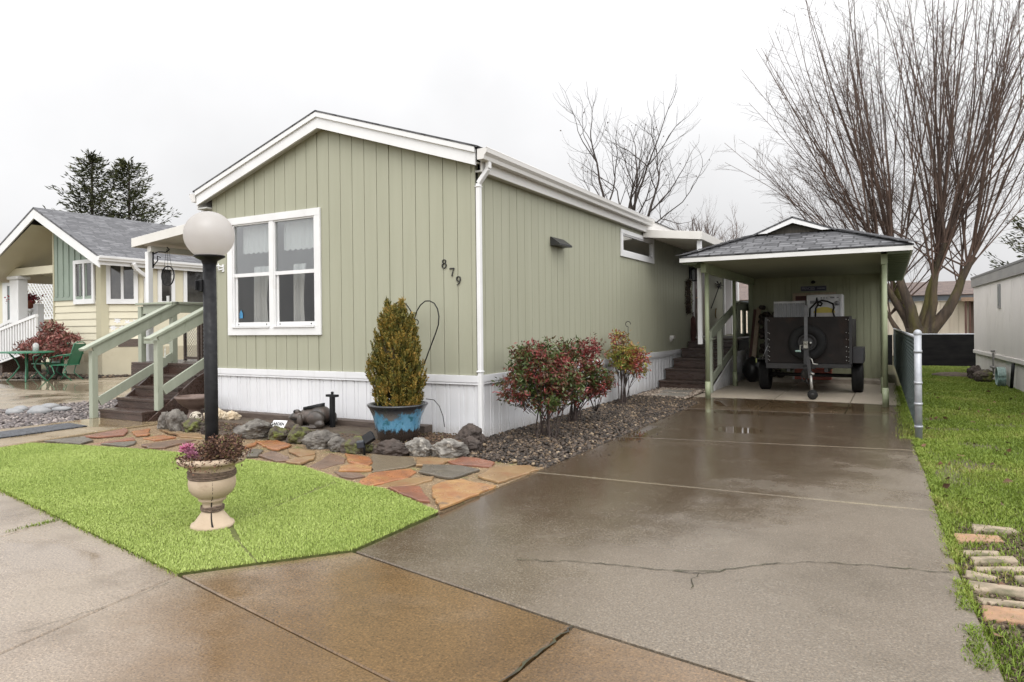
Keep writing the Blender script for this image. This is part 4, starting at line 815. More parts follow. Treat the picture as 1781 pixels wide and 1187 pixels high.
m = MB(); m.box(.002, .05, 13.45, 13.6, 1.0, 3.0); m.box(.002, .05, 15.5, 15.65, 1.0, 3.0); m.box(.002, .05, 13.6, 15.5, 2.9, 3.0); m.box(.002, .045, 14.5, 14.62, 1.0, 2.9); sd_ = m.build('sliding_door', WHITE, home, bevel=.004)
m = MB(); m.box(.003, .02, 13.6, 14.5, 1.02, 2.9); m.box(.003, .02, 14.62, 15.5, 1.02, 2.9); o_ = m.build('door_panel', M('grey blind', (.35, .33, .33), (.3, .28, .28), scale=20, stretch=(1, 1, 8)), sd_, local=True); o_.location = (2.31, 0, 0)
# ---- vents, bracket
m = MB(); m.yz([(2.0, 2.475), (2.42, 2.475), (2.42, 2.6), (2.0, 2.6)], .001, .015); 
m.add([(.015, 1.99, 2.6), (.015, 2.43, 2.6), (.15, 2.43, 2.50), (.15, 1.99, 2.50), (.015, 1.99, 2.475), (.015, 2.43, 2.475), (.15, 2.43, 2.475), (.15, 1.99, 2.475)], [(0, 1, 2, 3), (4, 7, 6, 5), (3, 2, 6, 7), (0, 3, 7, 4), (1, 5, 6, 2)])
m.build('vent_hood', M('black vent plastic', (.02, .02, .021), (.03, .03, .03), scale=5, rough=.45), home)
m = MB(); m.lathe([(.0, .05), (.05, .045), (.065, .01), (.07, 0)], (.001, 8.03, 1.02), 20, axis='x'); m.box(.001, .09, 7.97, 8.09, 1.02, 1.09); m.build('dryer_vent', M('pale vent plastic', (.55, .53, .5), rough=.5), home)
m = MB(); m.box(-4.40, -4.36, -.015, -.001, 2.18, 2.29); m.tube([(-4.38, -.01, 2.25), (-4.43, -.06, 2.27), (-4.50, -.06, 2.25)], .012, 8); m.tube([(-4.43, -.05, 2.19), (-4.43, -.05, 2.3)], .01, 8); m.tube([(-4.38, -.01, 2.22), (-4.43, -.05, 2.21)], .012, 8); m.build('hose_bracket', WHITE, home)
# ---- house number, each figure drawn as a tapering stroke
def stroke(m, pts, ws, cx, cz, y):
    P = [Vector((p[0], p[1])) * .86 for p in pts]; ws = [w_ * .8 for w_ in ws]; vs = []
    for i, p in enumerate(P):
        d = (P[min(i + 1, len(P) - 1)] - P[max(i - 1, 0)]).normalized(); n = Vector((-d.y, d.x)); w = ws[i] / 2
        for s_ in (1, -1): q = p + n * w * s_; vs += [(cx + q.x, y, cz + q.y), (cx + q.x, y + .012, cz + q.y)]
    m.add(vs, [(4 * i, 4 * i + 2, 4 * i + 6, 4 * i + 4) for i in range(len(P) - 1)] + [(4 * i, 4 * i + 4, 4 * i + 5, 4 * i + 1) for i in range(len(P) - 1)] + [(4 * i + 2, 4 * i + 3, 4 * i + 7, 4 * i + 6) for i in range(len(P) - 1)])
def ell(cx, cy, rx, ry, a0=0, a1=360, n=26): return [(cx + rx * math.cos(R(a0 + (a1 - a0) * i / n)), cy + ry * math.sin(R(a0 + (a1 - a0) * i / n))) for i in range(n + 1)]
hw = lambda pts, lo, hi, c: [lo + (hi - lo) * abs((p[0] - c)) / .035 for p in pts]
NUMM = M('black house number metal', (.012, .011, .01), (.02, .018, .016), scale=30, rough=.4)
m = MB(); a = ell(0, .031, .026, .027); b = ell(0, -.029, .032, .033); stroke(m, a, hw(a, .006, .016, 0), -.444, 2.09, -.014); stroke(m, b, hw(b, .006, .018, 0), -.444, 2.09, -.014); m.build('house_number', NUMM, home)
m = MB(); stroke(m, [(-.036, .054), (-.034, .034)], [.006, .006], -.33, 1.985, -.014); stroke(m, [(-.038, .05), (.036, .05)], [.016, .016], -.33, 1.985, -.0145); stroke(m, [(.034, .052), (.018, .02), (.004, -.02), (-.004, -.06)], [.006, .010, .015, .018], -.33, 1.985, -.014); m.build('house_number', NUMM, home)
m = MB(); a = ell(0, .024, .030, .034); b = [(.031, .024), (.028, -.005), (.014, -.034), (-.008, -.052), (-.03, -.058)]; stroke(m, a, hw(a, .006, .017, 0), -.242, 1.88, -.014); stroke(m, b, [.014, .014, .012, .009, .006], -.242, 1.88, -.0145); m.build('house_number', NUMM, home)
# ------------------------------------------------------------------ left porch: steps, deck, railing
ps = thing('porch_steps', 'dark brown wooden porch steps with pale green railings left of the green house', 'porch steps', (-5.65, 0, 0))
tops = [(-.81, .165), (-.545, .31), (-.265, .465), (.015, .625)]
for i, (y, z) in enumerate(tops):
    xa, xb = -6.15, -5.105 if i == 0 else -5.07
    m = MB(); m.box(xa, xb, y - .015, y + .31, z - .038, z); m.box(xa + .01, xb - .01, y, y + .03, (0.03 if i == 0 else tops[i - 1][1]), z - .038); m.box(xb - .04, xb - .005, y + .03, y + .31, .02, z - .038); m.box(xa + .005, xa + .04, y + .03, y + .31, .02, z - .038)
    m.build('step', BROWNSTEP, ps, bevel=.004)
m = MB()
for k in range(9): y = .31 + k * .30; m.box(-7.15, -4.66, y, y + .292, .752, .79)
m.build('deck', BROWNSTEP, ps, bevel=.003)
m = MB(); m.box(-5.07, -4.68, .30, .33, .02, .75); m.box(-7.14, -6.15, .30, .33, .02, .75); m.box(-6.15, -5.07, .32, .34, .62, .75); m.box(-7.14, -7.11, .33, 3.0, .02, .75); m.build('deck_skirt', BROWNSTEP, ps)
for xa in (-5.06, -6.19): m = MB(); m.yz([(-.78, .03), (.32, .03), (.32, .75), (.0, .60)], xa, xa + .028); m.build('stringer', BROWNSTEP, ps)
def rail_post(m, x, y, z0, z1, w=.09): m.box(x - w / 2, x + w / 2, y - w / 2, y + w / 2, z0, z1)
def build_post(root, x, y, z0, z1, w=.09, mat=GREEN_RAIL):
    m = MB(); rail_post(m, x, y, z0, z1, w); m.build('railing_post', mat, root, bevel=.005)
build_post(ps, -6.21, -.86, 0.03, 1.035); build_post(ps, -5.09, -.57, .165, 1.185)
build_post(ps, -6.21, .45, .3, 1.74); build_post(ps, -5.09, .55, .79, 1.86); build_post(ps, -7.06, .45, .3, 1.74); build_post(ps, -6.21, 1.9, .79, 1.74); build_post(ps, -7.06, 2.9, .79, 1.74)
def rails(root, x, y0, z0, y1, z1, yl0, zl0, yl1, zl1, cap=.14):
    m = MB(); m.bar((x, y0, z0), (x, y1, z1), .038, cap * 1.0, (1, 0, 0)); m.build('handrail_cap', GREEN_RAIL, root, bevel=.004)
    m = MB(); d = Vector((0, y1 - y0, z1 - z0)).normalized(); n = Vector((0, -d.z, d.y))
    a = Vector((x + .03, y0 + .12, z0 + .12 * d.z / d.y)) - n * .10; b = Vector((x + .03, y1, z1)) - n * .10; m.bar(a, b, .036, .155); m.build('handrail_board', GREEN_RAIL, root, bevel=.004)
    m = MB(); m.bar((x + .03, yl0, zl0), (x + .03, yl1, zl1), .036, .14); m.build('lower_rail', GREEN_RAIL, root, bevel=.004)
rails(ps, -6.21, -1.03, 1.05, .50, 1.79, -.80, .27, .42, .90); rails(ps, -5.09, -.74, 1.20, .62, 1.86, -.52, .45, .50, 1.0)
m = MB(); m.box(-6.28, -6.14, .52, 3.0, 1.765, 1.80); m.box(-6.20, -6.165, .52, 3.0, 1.62, 1.76); m.box(-7.14, -6.14, .38, .52, 1.766, 1.80); m.box(-7.0, -6.26, .43, .465, 1.61, 1.76); m.box(-6.99, -6.26, .43, .465, 1.1, 1.22); m.build('deck_rail', GREEN_RAIL, ps, bevel=.004)
m = MB(); m.box(-5.13, -5.05, .62, 3.0, 1.83, 1.865); m.box(-5.11, -5.075, .62, 3.0, 1.68, 1.83); m.build('deck_rail', GREEN_RAIL, ps, bevel=.004)
# a small figure hung on the railing post
m = MB(); m.lathe([(.004, .14), (.012, .115), (.007, .09), (.015, .05), (.007, .02), (.012, 0)], (-5.035, -.5, .93), 10); m.tube([(-5.03, -.5, 1.04), (-5.03, -.5, 1.1)], .003, 5)
tag(m.build('hanging_ornament', M('pale ceramic', (.6, .6, .55), (.4, .42, .35), scale=30), bevel=0), 'small pale ornament hanging from the porch railing post', 'ornament')
# dog gate at the head of the steps
gt = thing('pet_gate', 'low brown wooden gate with wire mesh panels at the top of the left porch steps', 'gate', (-5.75, .8, .79))
for a, b in ((-6.42, -6.02), (-5.97, -5.57), (-5.52, -5.14)):
    m = MB(); m.box(a, a + .04, .78, .82, .80, 1.47); m.box(b - .04, b, .78, .82, .80, 1.47); m.box(a + .04, b - .04, .782, .818, 1.43, 1.47); m.box(a + .04, b - .04, .782, .818, .83, .87); m.build('gate_frame', BROWNWOOD, gt)
    m = MB(); n_ = 10
    for k in range(-12, 12):
        for s_ in (1, -1):
            u0, w0_, u1, w1_ = a + .04 + k * .06, .87, a + .04 + k * .06 + .56 * s_, 1.43
            lo, hi = a + .04, b - .04
            t0, t1 = 0.0, 1.0
            du = u1 - u0
            for lim, sg in ((lo, 1), (hi, -1)):
                if abs(du) > 1e-6:
                    t_ = (lim - u0) / du
                    if (u0 - lim) * sg < 0 and (u1 - lim) * sg < 0: t0 = 2
                    elif (u0 - lim) * sg < 0: t0 = max(t0, t_)
                    elif (u1 - lim) * sg < 0: t1 = min(t1, t_)
            if t1 - t0 > .05: m.bar((u0 + du * t0, .8, w0_ + .56 * t0), (u0 + du * t1, .8, w0_ + .56 * t1), .004, .004)
    m.build('wire_mesh', STEEL, gt)
# planter clutter on the deck: dark evergreen in a pot left of the gate
# ------------------------------------------------------------------ awnings
def awning(name, lab, xh, xo, zh, zo, y0, y1, hF=.15):
    a = thing(name, lab, 'awning', ((xh + xo) / 2, y0, 0)); m = MB(); t = .02
    m.xz([(xh, zh), (xo, zo), (xo, zo + hF), (xh, zh + hF)], y0, y0 + t); s_ = 1 if xo > xh else -1
    m.box(min(xo, xo + t * s_), max(xo, xo + t * s_), y0 + .001, y1, zo, zo + hF + .002); m.xz([(xh, zh), (xo, zo), (xo, zo + hF), (xh, zh + hF)], y1, y1 + t); m.build('fascia', ALU, a, bevel=.004)
    m = MB(); n = 80; vs = []                                    # ribbed pans
    for i in range(n + 1):
        y = y0 + t + (y1 - y0 - t) * i / n; d = .045 if i % 2 else 0.0
        vs += [(xh, y, zh + .03 + d), (xo - t * s_, y, zo + .03 + d)]
    m.add(vs, [(2 * i, 2 * i + 1, 2 * i + 3, 2 * i + 2) for i in range(n)]); m.build('ribbed_panel', ALU, a)
    m = MB(); m.xz([(xh, zh + hF - .03), (xo, zo + hF - .03), (xo, zo + hF - .01), (xh, zh + hF - .01)], y0 + t, y1); m.build('top_sheet', ALU, a); return a
aw = awning('porch_awning', 'white metal awning over the left porch, behind the globe lamp', -4.66, -7.4, 3.04, 2.79, .5, 4.6, .155)
m = MB(); m.box(-7.12, -7.02, .6, 4.5, 2.70, 2.80); m.build('beam', ALU, aw, bevel=.004)
for y in (.62, 2.6): m = MB(); m.box(-7.15, -7.06, y - .045, y + .045, .02 if y < 1 else .79, 2.70); m.build('awning_post', WHITE, aw, bevel=.006)
aw2 = awning('porch_awning', 'small white metal awning over the side door, next to the carport roof', .03, 1.14, 3.03, 2.915, 6.1, 14.5, .15)
for y in (6.25, 14.3): m = MB(); m.box(1.04, 1.12, y - .04, y + .04, 1.0 if y > 7 else .95, 2.95); m.build('awning_post', WHITE, aw2, bevel=.006)
# dream catcher / wind chime under the left awning
wc = thing('wind_chime', 'round dark dream catcher with a hanging chime below the left awning', 'wind chime', (-6.85, .8, 2.3))
m = MB(); m.tube([(-6.85 + .17 * math.cos(t * .2618), .8, 2.28 + .17 * math.sin(t * .2618)) for t in range(25)], .012, 6); m.build('hoop', BLACK, wc)
m = MB()
for k in range(9): a = k * .698; b = a + 2.4; m.tube([(-6.85 + .165 * math.cos(a), .8, 2.28 + .165 * math.sin(a)), (-6.85 + .165 * math.cos(b), .8, 2.28 + .165 * math.sin(b))], .002, 4)
m.build('web', BLACK, wc)
m = MB(); 
for dx in (-.1, 0, .1): m.tube([(-6.85 + dx, .8, 2.44), (-6.85 + dx * .3, .8, 2.75)], .003, 4)
m.tube([(-6.85, .8, 2.75), (-6.85, .8, 1.9)], .003, 4); m.build('cord', BLACK, wc)
m = MB(); m.box(-6.88, -6.82, .79, .81, 1.78, 1.93); m.build('chime', M('pale chime', (.6, .6, .58), rough=.3), wc)
m = MB(); m.tube([(-7.05, .66, 2.72), (-7.05, .66, 2.42)], .014, 6); m.tube([(-7.05, .66, 2.66), (-6.95, .7, 2.70), (-6.85, .77, 2.69), (-6.80, .8, 2.74), (-6.86, .8, 2.78)], .011, 6); m.tube([(-7.05, .66, 2.45), (-6.98, .7, 2.55), (-6.99, .7, 2.63), (-6.93, .72, 2.6)], .01, 6); tag(m.build('plant_bracket', BLACK), 'black scroll bracket on the awning post beside the dream catcher', 'bracket')

# ------------------------------------------------------------------ globe lamp and urn
LX, LY = .205, -3.72
lp = thing('lamp_post', 'black lamp post with a round white globe standing in the stone urn on the turf', 'street lamp', (LX, LY, 0))
m = MB(); m.tube([(LX, LY, 0.0), (LX - .006, LY, 1.80)], .043, 24); m.build('pole', M('black lamp pole paint', (.006, .006, .007), (.013, .013, .014), scale=18, rough=.5, rough_var=.15, bump=.3, bscale=50, spec=.25), lp)
m = MB(); m.lathe([(.044, 1.775), (.052, 1.80), (.085, 1.817), (.10, 1.826), (.10, 1.834), (.0, 1.835)], (LX - .006, LY, 0), 28); m.build('globe_collar', BLACK, lp)
m = MB(); m.ball((LX - .006, LY, 1.972), .1605, 40, 24); m.build('globe', LAMPGLASS, lp)
m = MB(); m.bar((LX - .06, LY - .03, 1.63), (LX - .02, LY - .03, 1.63), .05, .085, (0, .05, 1)); m.box(LX - .062, LX - .05, LY - .075, LY - .03, 1.60, 1.665); m.build('photocell', BLACK, lp, bevel=.004)
UR = M('weathered cast stone', (0.50, 0.395, 0.29), (0.39, 0.30, 0.21), scale=4, detail=7, rough=.75, bump=.25, bscale=60, dirt=(0.20, 0.12, 0.07), dirt_scale=3.5, dirt_lo=.6, dirt_hi=.85)
ur = thing('urn_planter', 'cracked beige stone urn bound with rope, on the turf around the lamp post', 'urn', (LX - .008, -3.716, 0)); UC = (LX - .008, -3.716, 0)
m = MB(); m.lathe([(.0, .008), (.138, .008), (.140, .02), (.136, .034), (.118, .042), (.095, .075), (.072, .105), (.063, .13), (.062, .16), (.066, .175), (.086, .19), (.088, .198), (.084, .205), (.10, .215), (.128, .238), (.145, .27), (.151, .305), (.148, .335), (.140, .352)], UC, 48); m.build('urn_bowl', UR, ur)
m = MB(); m.lathe([(.141, .351), (.139, .37), (.146, .405), (.152, .425), (.17, .437), (.205, .442), (.215, .452), (.218, .466), (.210, .480), (.195, .486), (.18, .483), (.16, .46), (.10, .455), (.0, .455)], UC, 48); m.build('urn_rim', UR, ur)
JUTE = M('frayed dark rope', (0.24, 0.17, 0.125), (0.11, 0.08, 0.062), scale=40, rough=.9, bump=1.0, bscale=90, stretch=(1, 1, 3))
m = MB()
for k in range(5): z = .352 + k * .0085; m.tube([(UC[0] + (.146 + .004 * (k % 2)) * math.cos(t * .1745), UC[1] + .147 * math.sin(t * .1745), z + .004 * math.sin(t * .17 + k)) for t in range(37)], .0075, 6)
m.build('rope_band', JUTE, ur)
m = MB()
for k in range(3): z = .125 + k * .011; m.tube([(UC[0] + .071 * math.cos(t * .2618), UC[1] + .071 * math.sin(t * .2618), z + .003 * math.sin(t * .5 + k)) for t in range(25)], .0062, 6)
m.tube([(UC[0] + .06, UC[1] - .05, .145), (UC[0] + .1, UC[1] - .07, .16), (UC[0] + .11, UC[1] - .06, .145)], .005, 6); m.build('rope_tie', JUTE, ur)
# the crack: a dark gap running down the bowl toward the camera side
m = MB(); ang0 = R(-38)
def on_urn(z, prof, da): 
    for (r0, z0), (r1, z1) in zip(prof[:-1], prof[1:]):
        if z0 <= z <= z1: r_ = r0 + (r1 - r0) * (z - z0) / max(1e-6, z1 - z0); return (UC[0] + (r_ + .0015) * math.cos(ang0 + da), UC[1] + (r_ + .0015) * math.sin(ang0 + da), z)
prof = [(.138, .0), (.140, .02), (.136, .034), (.118, .042), (.095, .075), (.072, .105), (.063, .13), (.062, .16), (.066, .175), (.086, .19), (.088, .198), (.084, .205), (.10, .215), (.128, .238), (.145, .27), (.151, .305), (.148, .335), (.140, .352), (.139, .37), (.146, .405), (.152, .43)]
vs = []; zs = [.012, .035, .05, .08, .11, .165, .185, .2, .21, .23, .26, .29, .32, .345, .4, .425]; wd = [.012, .013, .011, .009, .007, .008, .006, .006, .005, .0045, .003, .0025, .002, .002, .0015, .001]; jo = [0, .02, -.05, -.14, -.2, -.18, -.1, -.12, 0, .05, .04, .06, .03, .04, 0, .02]
for z, w, j in zip(zs, wd, jo):
    r_ = on_urn(z, prof, 0); rr = math.hypot(r_[0] - UC[0], r_[1] - UC[1]); vs += [on_urn(z, prof, j * .5 - w / rr / 2), on_urn(z, prof, j * .5 + w / rr / 2)]
m.add(vs, [(2 * i, 2 * i + 1, 2 * i + 3, 2 * i + 2) for i in range(len(zs) - 1)]); m.build('crack', M('dark gap', (.006, .005, .004), rough=.9), ur)
# plants in the urn
def dry_plant():
    t = thing('dry_sedum', 'dry brown clump of dead stems in the stone urn', 'plant', (UC[0] + .1, UC[1], .46)); r_ = random.Random(4); m = MB(); pts = []
    for i in range(120):
        a = r_.uniform(0, 6.28); b = r_.uniform(.04, .15); hx = UC[0] + .11 + .17 * math.cos(a) * r_.uniform(.2, 1); hy = UC[1] + .14 * math.sin(a) * r_.uniform(.2, 1); hz = .47 + r_.uniform(.02, .16) * (1 - .35 * abs(math.cos(a)))
        bx, by = UC[0] + .06 + r_.uniform(-.09, .09), UC[1] + r_.uniform(-.1, .08); m.tube([(bx, by, .45), ((bx + hx) / 2, (by + hy) / 2, hz * .6 + .2), (hx, hy, hz)], .002, 4, cap=False)
        for k in range(26): pts.append((hx + r_.gauss(0, .022), hy + r_.gauss(0, .022), hz + r_.gauss(0, .018)))
    for i in range(40):   # trailing over the rim
        a = r_.uniform(-2.2, .3); rr = r_.uniform(.14, .25); 
        for k in range(14): pts.append((UC[0] + rr * math.cos(a) + r_.gauss(0, .02), UC[1] + rr * math.sin(a) + r_.gauss(0, .02), .485 + r_.gauss(0, .018) - max(0, rr - .21)))
    for i in range(16):
        a = r_.uniform(2.6, 4.6); rr = r_.uniform(.08, .17)
        for k in range(16): pts.append((UC[0] + rr * math.cos(a) + r_.gauss(0, .018), UC[1] + rr * math.sin(a) + r_.gauss(0, .018), .505 + r_.gauss(0, .018)))
    m.build('stems', TWIG, t); V, Fc = leaves(np.array(pts), .019, .011, rs); mesh_np('dry_leaves', V, Fc, mat_island('dry brown seed heads', [(0, (.035, .016, .012)), (.5, (.09, .042, .028)), (.85, (.17, .09, .055)), (1, (.10, .11, .03))], .8), t)
dry_plant()
def mum(lab, x, y, z, r, dark):
    t = thing('chrysanthemum', lab, 'flower', (x, y, z), group='flowers in the urn'); n = 170; d = rs.normal(size=(n, 3)); d[:, 2] = np.abs(d[:, 2]) * .8 - .1; d /= np.linalg.norm(d, axis=1)[:, None]
    V, Fc = leaves(np.array([[x, y, z]]) + d * r * .25, r * .8, r * .28, rs, d, .12, -.4)
    mesh_np('petals', V, Fc, mat_island('dusky pink petals' if dark else 'bright pink petals', [(0, (.20, .06, .11)), (1, (.48, .22, .30))] if dark else [(0, (.42, .10, .22)), (1, (.78, .38, .50))], .6), t)
    m = MB(); m.tube([(x, y, z), (x + .01, y + .02, z - .06)], .003, 5); m.build('stem', TWIG, t)
mum('bright pink flower head at the left rim of the urn', UC[0] - .135, UC[1] - .09, .528, .05, False); mum('dusky purple pink flower head low in the middle of the urn', UC[0] + .005, UC[1] - .15, .505, .04, True); mum('fading pink flower tucked behind the bright one', UC[0] - .085, UC[1] - .11, .518, .032, True)

# black rubber mat of the entry path
m = MB(); m.prism([(-5.36, -1.43), (-5.90, -1.38), (-5.84, -3.1), (-5.26, -3.2)], .031, .046, .003); 
mat_ = M('recycled rubber mat', (.02, .022, .026), (.075, .08, .095), scale=34, lo=.45, hi=.6, rough=.5, bump=1.0, bscale=40); tag(m.build('door_mat', mat_), 'long black rubber mat on the concrete entry path', 'door mat')
# timber along the skirting
m = MB(); m.box(-4.72, -.60, -.215, -.06, .02, .165); tag(m.build('landscape_timber', BROWNWOOD, bevel=.008), 'long dark brown timber lying along the front skirting', 'timber')
# birdbath
bb = thing('birdbath', 'low brown concrete birdbath behind the lamp post by the porch steps', 'birdbath', (-4.45, -.45, .05)); BBM = M('brown cast concrete', (.17, .12, .10), (.11, .075, .062), scale=7, rough=.55, bump=.3, dirt=(.2, .17, .14), dirt_scale=5)
m = MB(); m.lathe([(.0, .05), (.155, .05), (.16, .075), (.12, .10), (.085, .15), (.08, .2), (.10, .22)], (-4.45, -.45, 0), 28); m.build('pedestal', BBM, bb)
m = MB(); m.lathe([(.09, .215), (.15, .25), (.22, .31), (.245, .355), (.26, .365), (.262, .39), (.245, .395), (.225, .37), (.15, .30), (0, .27)], (-4.45, -.45, 0), 36); m.build('bowl', BBM, bb)
# wicker ball
m = MB(); r_ = random.Random(8); c0 = Vector((-3.98, -.78, .155))
for k in range(11):
    ax = Vector((r_.gauss(0, 1), r_.gauss(0, 1), r_.gauss(0, 1))).normalized(); u = ax.orthogonal().normalized(); w = ax.cross(u); m.tube([c0 + (u * math.cos(t * .314) + w * math.sin(t * .314)) * .072 for t in range(21)], .008, 5)
tag(m.build('wicker_ball', M('cream wicker', (.55, .5, .42), (.4, .35, .28), scale=20)), 'round cream openwork ball lying left of the pointed white rock', 'garden ball')
# plaque
pq = thing('garden_plaque', 'white plaque with black lettering leaning behind the border rocks', 'sign', (-2.52, -.72, .08), YAW * .35); pq.scale = (.82, .82, .82)
m = MB(); m.add([(-.16, 0, 0), (.12, 0, 0), (.16, .06, .125), (-.085, .06, .125), (-.16, .012, -.004), (.12, .012, -.004), (.16, .072, .121), (-.085, .072, .121)], [(0, 1, 2, 3), (7, 6, 5, 4), (0, 4, 5, 1), (1, 5, 6, 2), (2, 6, 7, 3), (3, 7, 4, 0)]); m.build('board', M('white plaque paint', (.78, .78, .77), rough=.4), pq, local=True)
me = text_mesh('GARDEN', .068, .0015, sx=.9); me.materials.append(BLACK); o_ = bpy.data.objects.new('lettering', me); C.objects.link(o_); o_.parent = pq; o_.matrix_local = Matrix.Translation((.0, .031, .074)) @ Matrix.Rotation(R(64.4), 4, 'X')
# frog planter: faces left toward the street
fg = thing('frog_planter', 'dark bronze frog shaped planter sitting beside the wall', 'statue', (-2.22, -.42, .085), R(180) + R(12))
FM = M('dark bronze glaze', (.035, .030, .026), (.065, .05, .04), scale=5, rough=.4, bump=.15, dirt=(.15, .10, .08), dirt_scale=4, dirt_lo=.55, dirt_hi=.8)
# local x forward (nose), y side, z up: overlapping forms fused into one skin
m = MB(); 
for c_, r_ in (((-.06, 0, .135), (.20, .145, .115)), ((-.13, 0, .16), (.14, .14, .115)), ((.13, 0, .135), (.155, .145, .068)), ((.215, 0, .118), (.095, .115, .042)), ((.12, 0, .085), (.13, .12, .065))): m.ball(c_, r_, 20, 14)
for s_ in (-1, 1):
    for c_, r_ in (((-.15, .145 * s_, .125), (.125, .058, .095)), ((-.22, .165 * s_, .06), (.07, .045, .05)), ((-.08, .19 * s_, .024), (.14, .034, .022)), ((.075, .135 * s_, .09), (.042, .038, .085)), ((.12, .155 * s_, .02), (.07, .036, .018)), ((.145, .088 * s_, .196), (.04, .036, .036))): m.ball(c_, r_, 16, 12)
fb_ = m.build('frog_body', FM, fg, local=True); rm = fb_.modifiers.new('fuse', 'REMESH'); rm.mode = 'VOXEL'; rm.voxel_size = .008; rm.use_smooth_shade = True; smo = fb_.modifiers.new('soften', 'SMOOTH'); smo.iterations = 4
m = MB()
for s_ in (-1, 1): m.ball((.168, .104 * s_, .203), (.022, .02, .022), 12, 8)
m.build('eye', BLACK, fg, local=True)
m = MB(); m.tube([(.10, .135, .112), (.18, .125, .108), (.25, .085, .106), (.302, .03, .108), (.308, 0, .108), (.302, -.03, .108), (.25, -.085, .106), (.18, -.125, .108), (.10, -.135, .112)], .007, 6); m.build('mouth', BLACK, fg, local=True)
m = MB(); n_ = 28; ring = [( -.04 + .15 * math.cos(2 * math.pi * i / n_), .075 * math.sin(2 * math.pi * i / n_)) for i in range(n_)]
vs = [(x, y, .235 + (x * -.12)) for x, y in ring] + [(x * 1.0, y * 1.22, .27 + (x * -.2)) for x, y in ring] + [(x * .95, y * 1.0, .272 + (x * -.2)) for x, y in ring] + [(x * .9, y * .85, .215 - x * .1) for x, y in ring]
m.smooth = True; m.add(vs, [(k * n_ + i, k * n_ + (i + 1) % n_, (k + 1) * n_ + (i + 1) % n_, (k + 1) * n_ + i) for k in range(3) for i in range(n_)]); m.smooth = False; m.poly([vs[3 * n_ + i] for i in range(n_)]); m.build('planter_rim', BLACK, fg, local=True)
# path light
pl = thing('path_light', 'slim black post light standing in the garden bed', 'garden light', (-1.90, -.38, .06))
m = MB(); m.box(-1.926, -1.874, -.406, -.354, .02, .475); m.build('post', BLACK, pl, bevel=.004)
m = MB(); m.box(-1.985, -1.815, -.41, -.35, .475, .505); m.tube([(-1.9, -.38, .505), (-1.9, -.38, .54)], .018, 12); m.build('cap', BLACK, pl, bevel=.004)
m = MB(); m.box(-2.03, -1.80, -.45, -.31, .055, .07); m.build('base_plate', BLACK, pl, bevel=.003)
# solar spotlight
sp = thing('solar_spotlight', 'small black solar spotlight on a stake in front of the blue pot', 'garden light', (-.60, -1.28, 0))
m = MB(); m.bar((-.60, -1.28, .155), (-.52, -1.23, .215), .055, .10, (0, .5, 1)); m.build('solar_panel', BLACK, sp, bevel=.004)
m = MB(); m.bar((-.66, -1.33, .115), (-.60, -1.28, .125), .075, .075); m.build('lamp_head', M('dark blue plastic', (.02, .025, .035), rough=.3), sp, bevel=.01)
m = MB(); m.tube([(-.60, -1.28, .0), (-.60, -1.28, .15)], .012, 8); m.build('stake', BLACK, sp)

# ------------------------------------------------------------------ blue pot, arborvitae, heart hook
PX, PY = -.68, -.62
POTM = NT('blue glaze with black drips'); tN = POTM; P = tN.tc.outputs['Object']; zz = tN.sep(P)[2]
nz = tN.noise(tN.map(P, (1, 1, .6)), 5, 7, .65); nz2 = tN.noise(tN.map(P, (1, 1, .5), loc=(4, 2, 1)), 16, 7, .7)
up_ = tN.rng(tN.math('ADD', zz, tN.math('MULTIPLY', tN.math('SUBTRACT', nz, .5), .55)), .30, .35, 0, 1, True); lo_ = tN.rng(tN.math('ADD', zz, tN.math('MULTIPLY', tN.math('SUBTRACT', nz2, .5), .32)), .17, .12, 0, 1, True)
col = tN.mix(tN.rng(nz2, .35, .7), (.07, .215, .34), (.15, .32, .45)); col = tN.mix(tN.rng(tN.noise(P, 13, 6), .56, .66), col, (.03, .12, .16)); col = tN.mix(up_, col, (.018, .020, .024)); col = tN.mix(lo_, col, (.03, .022, .018))
grey_ = tN.math('MULTIPLY', up_, tN.rng(tN.math('MULTIPLY', zz, -1), -.38, -.28)); col = tN.mix(tN.math('MULTIPLY', grey_, .8), col, (.17, .16, .15)); tN.bsdf(col, tN.rng(nz, .3, .7, .12, .35), coat=.4); POTM = POTM.m
pt = thing('flower_pot', 'large glazed blue pot with black drips in front of the white skirting', 'pot', (PX, PY, .05))
m = MB(); m.lathe([(0, .055), (.20, .055), (.215, .07), (.235, .14), (.255, .24), (.275, .33), (.315, .42), (.335, .45), (.345, .462), (.34, .475), (.32, .478), (.30, .45), (.285, .40), (0, .40)], (PX, PY, 0), 56); m.v = [(x - PX, y - PY, z - .05) for x, y, z in m.v]
m.build('pot_body', POTM, pt, local=True)
m = MB(); m.lathe([(0, .428), (.3, .425)], (PX, PY, 0), 32); m.build('potting_soil', SOIL, pt)
ab = thing('arborvitae', 'golden brown egg shaped arborvitae growing in the blue pot', 'shrub', (PX, PY, .43))
